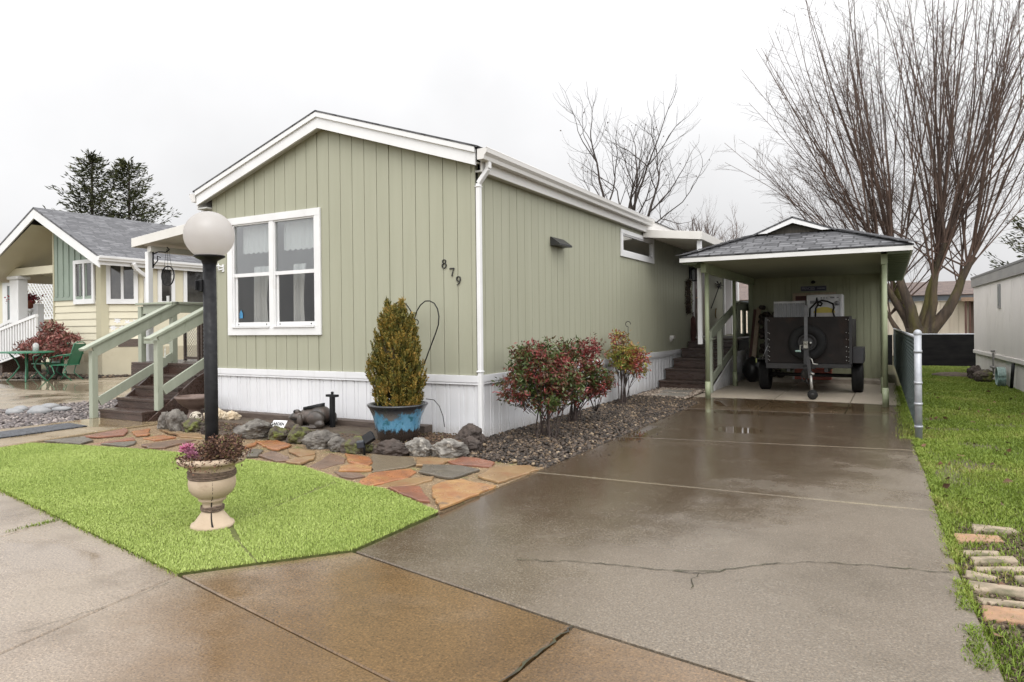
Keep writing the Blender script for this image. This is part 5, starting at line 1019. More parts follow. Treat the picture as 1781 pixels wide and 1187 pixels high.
def arbor():
    n = 980; pts = []; dr = []; r_ = np.random.RandomState(3); TW = MB()
    for i in range(n):
        h = r_.beta(1.15, 1.35); a = r_.uniform(0, 2 * np.pi); prof = (.355 * (max(0, 1 - h)) ** .34 * (.70 + .32 * min(1, h * 3.2))) 
        rr = prof * r_.uniform(.55, 1.0) * (1 + .12 * math.sin(a * 3 + h * 5)); z = .44 + h * 1.10
        c = np.array([PX + rr * math.cos(a), PY + rr * math.sin(a) * .95, z]); out = np.array([math.cos(a), math.sin(a), 0])
        upv = np.array([0, 0, 1.0]) + out * .35 + r_.normal(0, .12, 3); upv /= np.linalg.norm(upv); side = np.cross(upv, out + r_.normal(0, .7, 3)); side /= np.linalg.norm(side)
        # a flat spray: a stem with leaflets fanning to both sides
        L = r_.uniform(.09, .17)
        for k in range(15):
            t = k / 14; p = c + upv * (t - .45) * L
            for s_ in (-1, 1):
                ln = .05 * (1 - .55 * t) * r_.uniform(.7, 1.2)
                pts.append(p); dr.append((upv * .8 + side * s_ * .75) * ln)
    for (ax, ay, zt) in ((-.13, .0, 1.63), (-.05, .02, 1.56), (.08, .0, 1.63), (.02, -.03, 1.52)):
        for k in range(420):
            t = r_.uniform(0, 1); p = np.array([PX + ax * (.85 + .15 * t), PY + ay, zt - .3 * (1 - t)]) + r_.normal(0, .035 * (1.25 - t), 3); pts.append(p); d = np.array([0, 0, 1.0]) + r_.normal(0, .45, 3); dr.append(d * .035)
    P_ = np.array(pts); D = np.array(dr); L = np.linalg.norm(D, axis=1); V, Fc = leaves(P_, L, np.full(len(P_), .0145), r_, D / L[:, None], .12, .2)
    t = NT('golden arborvitae foliage'); isl = t.island(); nn = t.rng(t.noise(t.tc.outputs['Object'], 7, 4), .3, .7); v = t.math('ADD', t.math('MULTIPLY', isl, .5), t.math('MULTIPLY', nn, .5))
    t.bsdf(t.ramp(v, [(0, (.035, .042, .010)), (.4, (.10, .098, .018)), (.62, (.21, .15, .027)), (.88, (.33, .19, .04)), (1, (.15, .07, .025))]), .6, spec=.3); mesh_np('foliage', V, Fc, t.m, ab)
    TW.tube([(PX, PY, .43), (PX, PY, 1.3)], [.022, .006], 8); 
    for k in range(40): a = k * 2.4; h = .5 + k * .02; TW.tube([(PX, PY, h - .05), (PX + .12 * math.cos(a), PY + .12 * math.sin(a), h + .08), (PX + .2 * math.cos(a) * (1.4 - h), PY + .2 * math.sin(a) * (1.4 - h), h + .22)], [.008, .005, .002], 5)
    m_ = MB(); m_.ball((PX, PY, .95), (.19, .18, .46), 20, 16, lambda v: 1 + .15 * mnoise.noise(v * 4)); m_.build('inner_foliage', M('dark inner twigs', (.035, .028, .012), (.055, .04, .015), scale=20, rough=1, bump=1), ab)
    TW.build('trunk', BARK_SMALL, ab)
arbor()
hk = thing('heart_trellis', 'thin black wire trellis bent into a heart behind the arborvitae', 'trellis', (-.68, -.16, .1))
def arc(cx, cz, r_, a0, a1, n=20): return [(cx + r_ * math.cos(R(a0 + (a1 - a0) * i / n)), -.14, cz + r_ * math.sin(R(a0 + (a1 - a0) * i / n))) for i in range(n + 1)]
m = MB(); right = [(-.80, -.14, 1.36), (-.79, -.14, 1.44), (-.755, -.14, 1.53), (-.70, -.14, 1.60), (-.63, -.14, 1.645), (-.565, -.14, 1.645), (-.50, -.14, 1.615), (-.455, -.14, 1.55), (-.435, -.14, 1.46), (-.445, -.14, 1.36), (-.49, -.14, 1.25), (-.60, -.14, 1.02), (-.70, -.14, .80), (-.76, -.14, .60), (-.79, -.14, .1)]
left = [(-1.6 - x, y, z) for x, y, z in right]; m.tube(right, .0075, 8); m.tube(left, .0075, 8); m.tube(arc(-.835, 1.395, .03, -20, 250), .006, 6); m.tube(arc(-.765, 1.395, .03, 200, -70), .006, 6); m.tube(arc(-.80, 1.335, .024, 90, 450), .006, 6); m.build('frame', BLACK, hk)
m = MB(); m.tube([(-.52, -.3, .50), (-.42, -.28, .49), (-.36, -.26, .42), (-.33, -.23, .30), (-.33, -.2, .17)], .005, 6); m.tube([(-1.0, -.5, .2), (-1.1, -.4, .14), (-1.25, -.35, .10)], .005, 6); tag(m.build('drip_hose', RUBBER), 'thin black drip hose arching over the side of the blue pot', 'hose')
# ------------------------------------------------------------------ heavenly bamboo shrubs
def nandina(lab, base, blobs, stops, seed, patch, nleaf):
    """stems from the base fan out to leaf clusters inside the given ellipsoids (x,y,z,rx,ry,rz,weight)"""
    t = thing('nandina_shrub', lab, 'shrub', (base[0], base[1], 0), group='shrubs in the gravel bed'); r_ = np.random.RandomState(seed); m = MB(); pts = []; dr = []
    W = np.array([b[6] for b in blobs], float); W /= W.sum()
    for i in range(nleaf // 16):
        b = blobs[r_.choice(len(blobs), p=W)]; d = r_.normal(size=3); d /= np.linalg.norm(d); rr = r_.uniform(.25, 1.0) ** .5
        c = np.array([b[0] + d[0] * rr * b[3], b[1] + d[1] * rr * b[4], b[2] + d[2] * rr * b[5]])
        ax = np.array([d[0] * .8, d[1] * .8, .35]) + r_.normal(0, .4, 3); ax /= np.linalg.norm(ax)
        for k in range(16):
            p = c + ax * r_.uniform(-.06, .08) + r_.normal(0, .028, 3); dd = ax * .4 + r_.normal(0, .6, 3) + np.array([0, 0, -.25]); pts.append(p); dr.append(dd / np.linalg.norm(dd))
        if i % 5 == 0: mid = np.array([base[0] + (c[0] - base[0]) * .45, base[1] + (c[1] - base[1]) * .45, c[2] * .62]); m.tube([mid, (mid + c) / 2 + r_.normal(0, .01, 3), c], [.0045, .003, .0015], 4, cap=False)
    for i in range(15):
        b = blobs[r_.choice(len(blobs), p=W)]; bx, by = base[0] + r_.normal(0, .055), base[1] + r_.normal(0, .055); tx, ty = b[0] + r_.normal(0, b[3] * .45), b[1] + r_.normal(0, b[4] * .45)
        m.tube([(bx, by, 0), (bx + (tx - bx) * .22, by + (ty - by) * .22, b[2] * .35), (bx + (tx - bx) * .6, by + (ty - by) * .6, b[2] * .72), (tx, ty, b[2] + b[5] * .3)], [.0095, .008, .006, .003], 6, cap=False)
    m.build('stems', M('dark cane bark', (.04, .03, .026), (.065, .045, .038), scale=20, rough=.8), t)
    V, Fc = leaves(np.array(pts), np.full(len(pts), .060), np.full(len(pts), .021), r_, np.array(dr), .15, .3)
    mesh_np('foliage', V, Fc, mat_island('nandina leaves ' + str(seed), stops, .42, patch, 3.2, .62, .4), t); return t
REDG = [(0, (.03, .055, .012)), (.40, (.06, .09, .02)), (.52, (.09, .045, .02)), (.68, (.15, .026, .022)), (.88, (.23, .040, .040)), (1, (.33, .12, .11))]
nandina('largest red and green nandina shrub nearest the house corner', (.62, .52), [(.60, .50, .78, .40, .38, .24, 5), (.52, .45, 1.0, .26, .26, .14, 2), (.36, .30, .62, .20, .22, .2, 1.5), (.85, .62, .62, .24, .24, .18, 2), (.60, .48, .46, .30, .28, .13, 1.3)], REDG, 21, (1, 0, 2), 6600)
nandina('red and green nandina shrub in the middle, half behind the largest', (.42, 1.75), [(.48, 1.75, .72, .36, .38, .26, 4), (.42, 1.55, .98, .14, .2, .14, 1), (.60, 1.95, 1.02, .16, .2, .16, 1.3), (.75, 1.85, .6, .2, .24, .2, 2), (.5, 1.75, .43, .28, .28, .13, 1.2)], REDG, 22, (4, 2, 1), 5300)
nandina('yellow green and red nandina shrub farthest along the wall', (.30, 4.1), [(.34, 4.1, .80, .25, .29, .22, 4), (.30, 3.95, 1.08, .13, .15, .16, 1.3), (.48, 4.25, .70, .2, .24, .26, 2.4)], [(0, (.09, .13, .02)), (.35, (.20, .22, .035)), (.5, (.26, .17, .04)), (.62, (.22, .05, .03)), (.85, (.30, .05, .05)), (1, (.4, .16, .14))], 23, (7, 7, 0), 3200)
m = MB(); r_ = random.Random(2)
for k in range(5): a = r_.uniform(0, 6); m.tube([(.28, 2.95, 0), (.28 + .1 * math.cos(a), 2.95 + .1 * math.sin(a), .25), (.28 + .22 * math.cos(a), 2.95 + .22 * math.sin(a), .42 + .2 * r_.random())], [.008, .006, .003], 5)
tag(m.build('bare_sapling', BARK_SMALL), 'nearly leafless stems between the second and third shrub', 'plant')
m = MB(); m.tube([(.25, 4.55, 0), (.25, 4.55, 1.30)], .006, 6); m.tube([(.25 + .045 * math.cos(R(270 - 12 * i)), 4.55, 1.345 + .045 * math.sin(R(270 - 12 * i))) for i in range(24)], .006, 6); tag(m.build('shepherd_hook', BLACK), 'thin black shepherd hook above the farthest shrub', 'hook')
# stepping stones before the side steps
PVM = M('grey concrete paver', (.24, .22, .19), (.17, .155, .135), scale=8, rough=.5, bump=.3)
for lab, (x, y), a in (('square grey paver set in tan gravel nearest the side steps', (.62, 6.25), .05), ('square grey paver nearer the driveway in the gravel', (.72, 5.62), -.04)):
    m = MB(); m.box(-.27, .27, -.2, .2, 0, .045); o_ = m.build('paver', PVM, bevel=.006); o_.location = (x, y, .01); o_.rotation_euler = (0, 0, a); tag(o_, lab, 'paver', 'pavers before the side steps')
# porch lantern, wreath, umbrella, ornaments on the wall
ln_ = thing('porch_lantern', 'black glass porch lantern on the wall beside the side door', 'lantern', (.1, 9.72, 2.45))
m = MB(); m.box(.001, .03, 9.66, 9.78, 2.42, 2.74); m.bar((.02, 9.72, 2.70), (.12, 9.72, 2.72), .02, .02); m.lathe([(.02, 2.74), (.09, 2.66), (.095, 2.64), (0, 2.64)], (.12, 9.72, 0), 6, smooth=False); m.lathe([(.06, 2.36), (.075, 2.38), (.0, 2.385)], (.12, 9.72, 0), 6, smooth=False)
for k in range(6): a = k * 1.047; m.tube([(.12 + .088 * math.cos(a), 9.72 + .088 * math.sin(a), 2.64), (.12 + .066 * math.cos(a), 9.72 + .066 * math.sin(a), 2.38)], .007, 5)
m.build('lantern_frame', BLACK, ln_)
m = MB(); m.lathe([(.082, 2.635), (.06, 2.385)], (.12, 9.72, 0), 6, smooth=False); m.build('lantern_glass', mat_glass('lantern glass', .8), ln_)
wr = thing('wall_wreath', 'tall narrow dark twig wreath hanging beside the side door', 'wreath', (.05, 9.42, 2.0)); pts = []; m = MB(); r_ = random.Random(6)
for k in range(150):
    t = k / 150 * 6.283 * 5; p = (.05 + r_.gauss(0, .018), 9.42 + .10 * math.cos(t) + r_.gauss(0, .03), 1.98 + .36 * math.sin(t) + r_.gauss(0, .03)); pts += [(p[0] + r_.gauss(0, .02), p[1] + r_.gauss(0, .02), p[2] + r_.gauss(0, .02)) for _ in range(6)]
m.tube([(.05, 9.42 + .10 * math.cos(t * .2618), 1.98 + .36 * math.sin(t * .2618)) for t in range(25)], .022, 6); m.build('twig_ring', BARK_SMALL, wr); V, Fc = leaves(np.array(pts), .055, .022, rs); mesh_np('wreath_leaves', V, Fc, mat_island('dark dried leaves', [(0, (.02, .015, .012)), (.7, (.06, .04, .025)), (1, (.14, .09, .06))], .8), wr)
um = thing('folded_umbrella', 'dark red brown folded umbrella standing by the side door on the steps', 'umbrella', (.12, 9.55, .78)); m = MB(); m.lathe([(.02, .80), (.05, .95), (.075, 1.1), (.06, 1.45), (.02, 1.52)], (.12, 9.55, 0), 10); m.build('canopy', M('maroon cloth', (.07, .025, .02), (.04, .015, .012), scale=12, rough=.9), um)
m = MB(); m.tube([(.12, 9.55, .78), (.12, 9.55, 1.62)], .012, 8); m.build('pole', BROWNWOOD, um)
m = MB(); m.tube([(.05, 11.75, 1.75), (.08, 12.2, 2.1), (.08, 12.6, 2.38), (.1, 12.85, 2.45)], .014, 6)
for k in range(16): a = k * .9; m.tube([(.08, 12.6, 2.40), (.08 + .05 * math.cos(a), 12.6 + .3 * math.cos(a * 1.3), 2.40 + .10 * math.sin(a))], .012, 5)
tag(m.build('wall_hanging', BLACK), 'black ironwork branch ornament on the wall beyond the side door', 'ornament')
m = MB(); m.tube([(.02, 12.5 + .10 * math.cos(R(a)), 1.62 + .13 * math.sin(R(a))) for a in range(60, 300, 15)], .014, 6); tag(m.build('horseshoe', M('old brass', (.2, .14, .05), rough=.4, metal=.6)), 'brass horseshoe hung low on the wall beyond the side door', 'ornament')
# ------------------------------------------------------------------ side steps
ss = thing('side_steps', 'wide dark brown steps with pale green rail and white skirting at the side door', 'porch steps', (.6, 8.5, 0))
tp = [(7.0, .185), (7.46, .40), (8.08, .59), (8.74, .785), (9.36, .93)]
for i, (y, z) in enumerate(tp):
    m = MB(); y2 = tp[i + 1][0] if i < 4 else 9.97; m.box(.04, 1.10, y - .025, y2 + .02, z - .04, z); m.box(.05, 1.09, y, y + .03, (0 if i == 0 else tp[i - 1][1]), z - .04); m.box(1.05, 1.09, y + .03, y2 + .02, 0, z - .04); m.build('step', BROWNSTEP, ss, bevel=.005)
m = MB()
for k in range(26): y = 9.95 + k * .15; m.box(.04, 1.19, y, y + .143, .955, .985)
m.build('deck', M('worn deck boards', (.20, .17, .14), (.14, .115, .095), scale=5, rough=.6), ss)
m = MB(); m.box(.05, 1.1, 9.965, 9.985, .88, .954); m.build('riser', BROWNSTEP, ss)
m = MB(); pr_ = skirt(7.0, 10.6, 0, 1); 
for (u, d), (u2, d2) in zip(pr_[:-1], pr_[1:]):
    f = lambda y: max(.02, min(.62, (y - 6.95) * .285)); m.poly([(1.145 - d, u, 0), (1.145 - d2, u2, 0), (1.145 - d2, u2, f(u2)), (1.145 - d, u, f(u))])
m.build('side_skirting', VINYL, ss)
m = MB(); m.bar((1.155, 6.98, .05), (1.155, 9.15, .645), .03, .10); m.bar((1.155, 9.15, .645), (1.155, 10.6, .66), .03, .10); m.box(1.13, 1.16, 10.55, 10.62, 0, .62); m.build('skirting_trim', WHITE, ss, bevel=.004)
m = MB(); m.box(1.12, 1.21, 6.62, 6.71, 0, 1.03); m.box(1.08, 1.25, 6.56, 6.74, 1.03, 1.055); m.build('railing_post', GREEN_RAIL, ss, bevel=.004)
m = MB(); m.box(1.13, 1.215, 7.45, 7.62, .38, 1.37); m.build('railing_post', GREEN_RAIL, ss, bevel=.004)
m = MB(); m.box(1.13, 1.21, 9.05, 9.14, .6, 1.84); m.build('railing_post', GREEN_RAIL, ss, bevel=.004)
DKG = M('dark green board paint', (.15, .18, .11), (.12, .145, .09), scale=3, rough=.55)  # one dark green for the carport rafters and soffits
m = MB(); m.bar((1.19, 6.60, 1.12), (1.19, 9.1, 1.72), .04, .17); m.build('handrail_board', GREEN_RAIL, ss, bevel=.004)
m = MB(); m.bar((1.19, 6.72, .27), (1.19, 9.1, .86), .04, .14); m.build('lower_rail', GREEN_RAIL, ss, bevel=.004)
m = MB(); m.box(1.12, 1.24, 9.1, 13.8, 1.80, 1.84); m.box(1.16, 1.20, 9.14, 13.8, 1.64, 1.79); m.box(1.16, 1.20, 9.14, 13.8, 1.02, 1.10); m.build('deck_rail', GREEN_RAIL, ss, bevel=.004)
for y in (9.30, 10.0, 10.7, 11.4, 12.1, 12.8, 13.5): m = MB(); m.box(1.16, 1.20, y, y + .30, 1.10, 1.64); m.build('baluster', GREEN_RAIL, ss)
# ------------------------------------------------------------------ the carport
cp = thing('carport', 'open fronted carport with grey shingled roof, small front gable and green posts', 'carport', (2.75, 7, 0))
CX0, CX1, CY0, CY1, EZ = 1.02, 4.54, 5.0, 13.6, 2.50; RXc, RZ = 2.74, 3.20; GY = 6.18
SLOc = (RZ - EZ) / (RXc - CX0); GZ = EZ + .355 * (GY - CY0); gxl = CX0 + (GZ - EZ) / SLOc; SRc = (RZ - EZ) / (CX1 - RXc); gxr = CX1 - (GZ - EZ) / SRc
m = MB(); m.slope([(CX0, CY0, EZ), (CX1, CY0, EZ), (gxr, GY, GZ), (gxl, GY, GZ)], .03)
m.slope([(CX1, CY0, EZ), (CX1, CY1, EZ), (RXc, CY1, RZ), (RXc, GY - .12, RZ), (gxr, GY - .12, GZ)], .03)
m.slope([(CX0, CY1, EZ), (CX0, CY0, EZ), (gxl, GY - .12, GZ), (RXc, GY - .12, RZ), (RXc, CY1, RZ)], .03); m.build('roof', SHINGLE, cp)
for (a, b) in (((CX0, CY0, EZ), (gxl, GY, GZ)), ((CX1, CY0, EZ), (gxr, GY, GZ))):      # hip caps, overlapping shingle by shingle
    A, B = Vector(a), Vector(b); n_ = 10; m = MB()
    for k in range(n_): p, q = A.lerp(B, k / n_), A.lerp(B, (k + 1.15) / n_); m.bar(p + Vector((0, 0, .028)), q + Vector((0, 0, .016)), .2, .012)
    m.build('hip_cap', M('hip cap shingles', (.085, .085, .09), (.055, .055, .06), scale=14, rough=.6, bump=.5), cp)
m = MB(); m.xz([(gxl, GZ - .05), (gxr, GZ - .05), (RXc, RZ - .05)], GY + .02, GY + .06); m.build('gable_panel', M('weathered gable board', (.085, .075, .06), (.05, .045, .037), scale=5, rough=.8, bump=.4, stretch=(8, 1, 1)), cp)
m = MB()
for xe, ze in ((gxl + .10, GZ + .01), (gxr - .10, GZ + .01)): m.xz([(RXc, RZ - .115), (xe + (.16 if xe < RXc else -.16), ze), (xe - (.05 if xe < RXc else -.05), ze), (RXc, RZ - .028)], GY - .115, GY - .085)
m.build('gable_trim', WHITE, cp)
FW = M('white fascia paint', (.68, .675, .66), (.6, .59, .57), scale=2, rough=.5, stretch=(1, 1, 6), dirt=(.48, .45, .4), dirt_lo=.6, dirt_hi=.9)
m = MB(); m.box(CX0 + .01, CX1 - .01, CY0 + .012, CY0 + .035, 2.40, 2.478); m.box(CX0 + .01, CX0 + .033, CY0 + .036, CY1, 2.40, 2.478); m.build('fascia', FW, cp, bevel=.003)
m = MB(); m.box(CX1 - .033, CX1 - .01, CY0 + .036, CY1, 2.40, 2.478); m.build('fascia', FW, cp, bevel=.003)
CEIL = M('green ceiling boards', (.30, .31, .22), (.25, .26, .18), scale=2, rough=.7, stretch=(1, 6, 1))
m = MB()
for k in range(30): y = CY0 + .04 + k * .178; m.box(1.40, 4.10, y, y + .172, 2.395, 2.41)
m.build('ceiling', CEIL, cp)
for x in (1.30, 4.10): m = MB(); m.box(x, x + .09, 5.40, 10.3, 2.24, 2.40); m.build('beam', GREEN_POST, cp, bevel=.004)
for xa, xb in ((1.06, 1.30), (4.19, 4.50)):
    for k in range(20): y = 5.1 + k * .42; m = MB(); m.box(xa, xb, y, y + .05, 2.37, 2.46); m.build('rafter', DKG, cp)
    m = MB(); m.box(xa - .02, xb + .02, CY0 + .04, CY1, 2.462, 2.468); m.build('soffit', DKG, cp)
for x, y in ((1.345, 5.66), (4.145, 5.46), (1.305, 8.33), (4.10, 7.8)):
    m = MB(); r0 = .042; m.tube([(x, y, .0), (x, y, .30)], r0 + .006, 20); m.tube([(x, y, .30), (x, y, 2.39)], r0 - .004, 20); m.build('carport_post', GREEN_POST, cp)
SHW = M('green shed siding', (.34, .35, .235), (.30, .31, .205), scale=1.2, rough=.6, bump=.2, bscale=20, stretch=(6, 6, .5))
m = MB(); planked(m, 1.28, 4.16, .09, lambda x: 2.40, pitch=.135, g=.012, y=10.32); m.box(1.28, 1.33, 10.39, CY1 - .1, .0, 2.4); m.box(4.11, 4.16, 10.39, CY1 - .1, 0, 2.4); m.box(1.33, 4.11, CY1 - .15, CY1 - .1, 0, 2.4); m.xz([(1.28, 2.40), (4.16, 2.40), (RXc, RZ - .06)], CY1 - .12, CY1 - .06); m.build('shed_wall', SHW, cp)
m = MB(); m.box(1.26, 1.36, 10.27, 10.318, .09, 2.40); m.box(4.06, 4.17, 10.27, 10.318, .09, 2.40); m.build('corner_board', GREEN_POST, cp)
m = MB(); m.ball((2.69, 10.24, 2.26), (.05, .06, .04)); m.tube([(2.69, 10.32, 2.26), (2.69, 10.24, 2.26)], .02, 8); m.build('wall_light', BLACK, cp)
# sign on the shed wall
sg = thing('wall_sign', 'small dark blue street style sign on the shed wall inside the carport', 'sign', (2.69, 10.30, 2.12)); m = MB(); m.box(2.42, 2.96, 10.302, 10.312, 2.06, 2.175); m.build('plate', M('dark blue sign paint', (.012, .013, .05), rough=.45), sg)
m = MB(); m.box(2.425, 2.955, 10.2995, 10.3015, 2.166, 2.171); m.box(2.425, 2.955, 10.2995, 10.3015, 2.064, 2.069); m.box(2.425, 2.43, 10.2995, 10.3015, 2.069, 2.166); m.box(2.95, 2.955, 10.2995, 10.3015, 2.069, 2.166); m.build('sign_border', M('pale sign lettering', (.3, .29, .34), rough=.5), sg)
for body, h, x in (('PRINCESS', .088, 2.58), ('PARKING', .046, 2.85)):
    me = text_mesh(body, h, .001, sx=.72 if h > .06 else .85); me.materials.append(MATS['pale sign lettering']); o_ = bpy.data.objects.new('lettering', me); C.objects.link(o_); o_.parent = sg; o_.matrix_local = Matrix.Translation((x - 2.69, 0.0, 2.117 - 2.12)) @ Matrix.Rotation(R(90), 4, 'X')
# framed board on the shed wall
fb = thing('framed_board', 'pale wooden frame round a dark red board behind the appliances', 'frame', (2.7, 10.2, 1.2)); m = MB(); m.box(2.25, 3.16, 10.22, 10.27, 1.95, 2.02); m.box(2.25, 2.31, 10.22, 10.27, .4, 1.95); m.box(3.10, 3.16, 10.22, 10.27, .4, 1.95); m.build('frame', PALEWOOD, fb, bevel=.004)
m = MB(); m.box(2.31, 3.10, 10.24, 10.26, .4, 1.95); m.build('board', M('dark red board', (.10, .022, .018), (.07, .018, .015), scale=3, rough=.6), fb)
# appliances standing in the trailer
dy = thing('clothes_washer', 'white appliance seen from behind with black hoses and a yellow label, above the trailer panel', 'appliance', (3.06, 8.6, .62))
APW = M('white enamel', (.55, .55, .56), (.46, .46, .47), scale=4, rough=.35, dirt=(.3, .28, .25), dirt_lo=.6); APG = M('grey appliance plastic', (.22, .22, .23), (.16, .16, .17), scale=9, rough=.5)
m = MB(); m.box(2.73, 3.39, 8.33, 8.95, .62, 1.90); m.build('cabinet', APW, dy, bevel=.012)
m = MB(); m.box(2.75, 2.77, 8.305, 8.33, .7, 1.88); m.box(3.35, 3.37, 8.305, 8.33, .7, 1.88); m.box(2.78, 3.34, 8.31, 8.33, 1.80, 1.87); m.build('back_panel', APW, dy, bevel=.004)
m = MB()
for x in (3.0, 3.05, 3.10): m.box(x, x + .02, 8.3, 8.312, 1.815, 1.845)
m.box(3.17, 3.25, 8.3, 8.312, 1.82, 1.85); m.box(3.29, 3.33, 8.3, 8.312, 1.82, 1.845); m.box(2.80, 2.92, 8.3, 8.312, 1.72, 1.78); m.lathe([(.0, -.03), (.05, -.03), (.05, .0)], (3.30, 8.33, 1.72), 14, axis='y'); m.build('inlet_valves', APG, dy)
m = MB()
for P in ([(2.93, 8.29, 1.84), (2.92, 8.26, 1.74), (2.86, 8.27, 1.68), (2.80, 8.28, 1.62), (2.79, 8.28, 1.3)], [(2.93, 8.28, 1.80), (2.95, 8.26, 1.70), (2.91, 8.26, 1.62), (2.90, 8.27, 1.45), (2.92, 8.27, 1.2)], [(2.94, 8.28, 1.74), (3.02, 8.27, 1.78), (3.12, 8.27, 1.76), (3.22, 8.28, 1.71), (3.24, 8.28, 1.64), (3.22, 8.28, 1.55), (3.26, 8.28, 1.4), (3.25, 8.28, 1.2)], [(2.95, 8.27, 1.69), (3.0, 8.25, 1.67), (3.03, 8.26, 1.72), (2.98, 8.27, 1.75), (2.93, 8.27, 1.72)]): 
    q = []
    for a, b in zip(P[:-1], P[1:]): q += [Vector(a).lerp(Vector(b), t) for t in (0, .33, .66)]
    m.tube(q + [Vector(P[-1])], .016, 8)
m.build('drain_hose', RUBBER, dy)
m = MB(); n_ = 24; m.add([(3.06, 8.322, 1.53)] + [(3.06 + .20 * math.cos(math.pi * i / n_), 8.322, 1.53 + .12 * math.sin(math.pi * i / n_)) for i in range(n_ + 1)], [(0, i + 2, i + 1) for i in range(n_)]); m.build('label', M('yellow label', (.5, .4, .05), (.45, .36, .06), scale=20, rough=.5), dy)
m = MB(); m.box(2.88, 3.26, 8.319, 8.3215, 1.38, 1.53); m.build('label', M('pale label paper', (.5, .46, .44), (.42, .4, .38), scale=14), dy)
wp = thing('clothes_dryer', 'second appliance with a plain grey ribbed back, left of the one with hoses', 'appliance', (2.4, 8.7, .62)); m = MB(); m.box(2.08, 2.70, 8.45, 9.0, .62, 1.79); m.build('cabinet', APW, wp, bevel=.012)
m = MB()
for k in range(7): x = 2.10 + k * .084; m.box(x, x + .07, 8.43, 8.449, .66, 1.74)
m.build('back_panel', M('grey ribbed metal', (.26, .265, .28), (.21, .215, .23), scale=5, rough=.4), wp, bevel=.006)
# stacked firewood mesh at the left rear
wm = thing('firewood_pile', 'dark pile of cut firewood stacked against the shed wall left of the trailer', 'firewood', (1.85, 9.9, 0)); r_ = random.Random(5)
for k in range(46):
    x = 1.62 + (k % 5) * .10 + r_.uniform(-.01, .01); z = .14 + (k // 5) * .168 + (.05 if k % 2 else 0)
    rr = r_.uniform(.045, .07); m = MB(); m.lathe([(0, -.2), (rr, -.2), (rr * 1.05, 0), (rr, .2), (0, .2)], (x, 9.98, z), 9, axis='y'); m.build('log', M('dark log ends', (.05, .035, .028), (.025, .018, .015), scale=18, rough=.85, bump=.5), wm)
# boards leaning at the left
m = MB(); m.bar((1.40, 9.75, .02), (1.52, 10.15, 1.70), .10, .035, (0, 1, 0)); tag(m.build('leaning_board', PALEWOOD, bevel=.003), 'pale board leaning in the rear left corner of the carport', 'board')
m = MB(); m.bar((1.33, 9.78, .02), (1.44, 10.18, 1.66), .09, .035, (0, 1, 0)); tag(m.build('leaning_board', REDWOOD, bevel=.003), 'reddish board leaning just left of the pale one', 'board')
m = MB(); sv = Vector((3, 1, 2)); m.ball((1.47, 9.55, .28), (.22, .22, .29), 20, 14, lambda v: 1 + .16 * mnoise.noise(v * 2.2 + sv)); tag(m.build('rubbish_bag', M('black plastic sheet', (.012, .012, .013), (.02, .02, .02), scale=6, rough=.35, bump=.6, bscale=18)), 'black plastic bag on the slab beside the side steps', 'bag')
rb = thing('red_toolbox', 'red metal chest on the slab behind and below the trailer', 'toolbox', (2.75, 9.7, 0)); m = MB(); m.box(2.36, 3.10, 9.45, 9.72, .09, .34); m.build('chest', M('red chest paint', (.52, .11, .065), (.4, .085, .05), scale=4, rough=.4), rb, bevel=.01)
m = MB(); m.box(2.32, 2.359, 9.44, 9.73, .09, .345); m.build('end_strip', APW, rb); m = MB(); m.box(2.55, 2.9, 9.42, 9.45, .2, .22); m.build('handle', STEEL, rb)
# ------------------------------------------------------------------ the trailer
tr = thing('utility_trailer', 'rusty black utility trailer with spare wheel and tongue jack, parked in the carport', 'trailer', (2.87, 7.8, 0))
RUST = M('rusty black plywood', (.010, .0078, .0072), (.017, .0125, .0105), scale=2.5, detail=8, spec=.22, rough=.6, rough_var=.1, bump=.2, dirt=(.032, .018, .012), dirt_scale=3.2, dirt_lo=.56, dirt_hi=.75)
FRM = M('dull black steel', (.011, .0105, .011), (.018, .016, .015), scale=8, rough=.5, bump=.2)
m = MB(); m.box(2.14, 3.595, 7.02, 7.05, .58, 1.445); m.build('front_panel', RUST, tr, bevel=.004)
for x in (2.14, 3.565): m = MB(); m.box(x, x + .03, 7.051, 9.3, .58, 1.40); m.build('side_panel', RUST, tr)
m = MB(); m.box(2.17, 3.56, 9.27, 9.3, .58, 1.1); m.build('tailgate', RUST, tr); m = MB(); m.box(2.14, 3.595, 7.03, 9.3, .52, .575); m.build('bed', FRM, tr)
m = MB(); m.box(2.14, 3.0, 6.985, 7.03, .48, .575); m.box(2.9, 3.595, 7.0, 7.04, .50, .57); m.box(2.5, 2.56, 7.04, 9.2, .42, .5); m.box(3.15, 3.21, 7.04, 9.2, .42, .5); m.tube([(2.0, 7.85, .31), (3.7, 7.85, .31)], .035, 10); m.build('chassis', FRM, tr)
m = MB()
for x in (2.175, 2.20, 3.52, 3.56):
    for z in (.63, .70, .80, .88, 1.02, 1.14, 1.38): m.ball((x, 7.016, z + .02 * math.sin(x * 90)), .009, 8, 6)
m.build('rivets', M('bright bolts', (.5, .5, .48), rough=.3, metal=.7), tr)
m = MB(); m.box(2.12, 2.17, 7.0, 7.019, .58, 1.445); m.box(3.565, 3.612, 7.0, 7.019, .58, 1.445); m.build('corner_angle', FRM, tr)
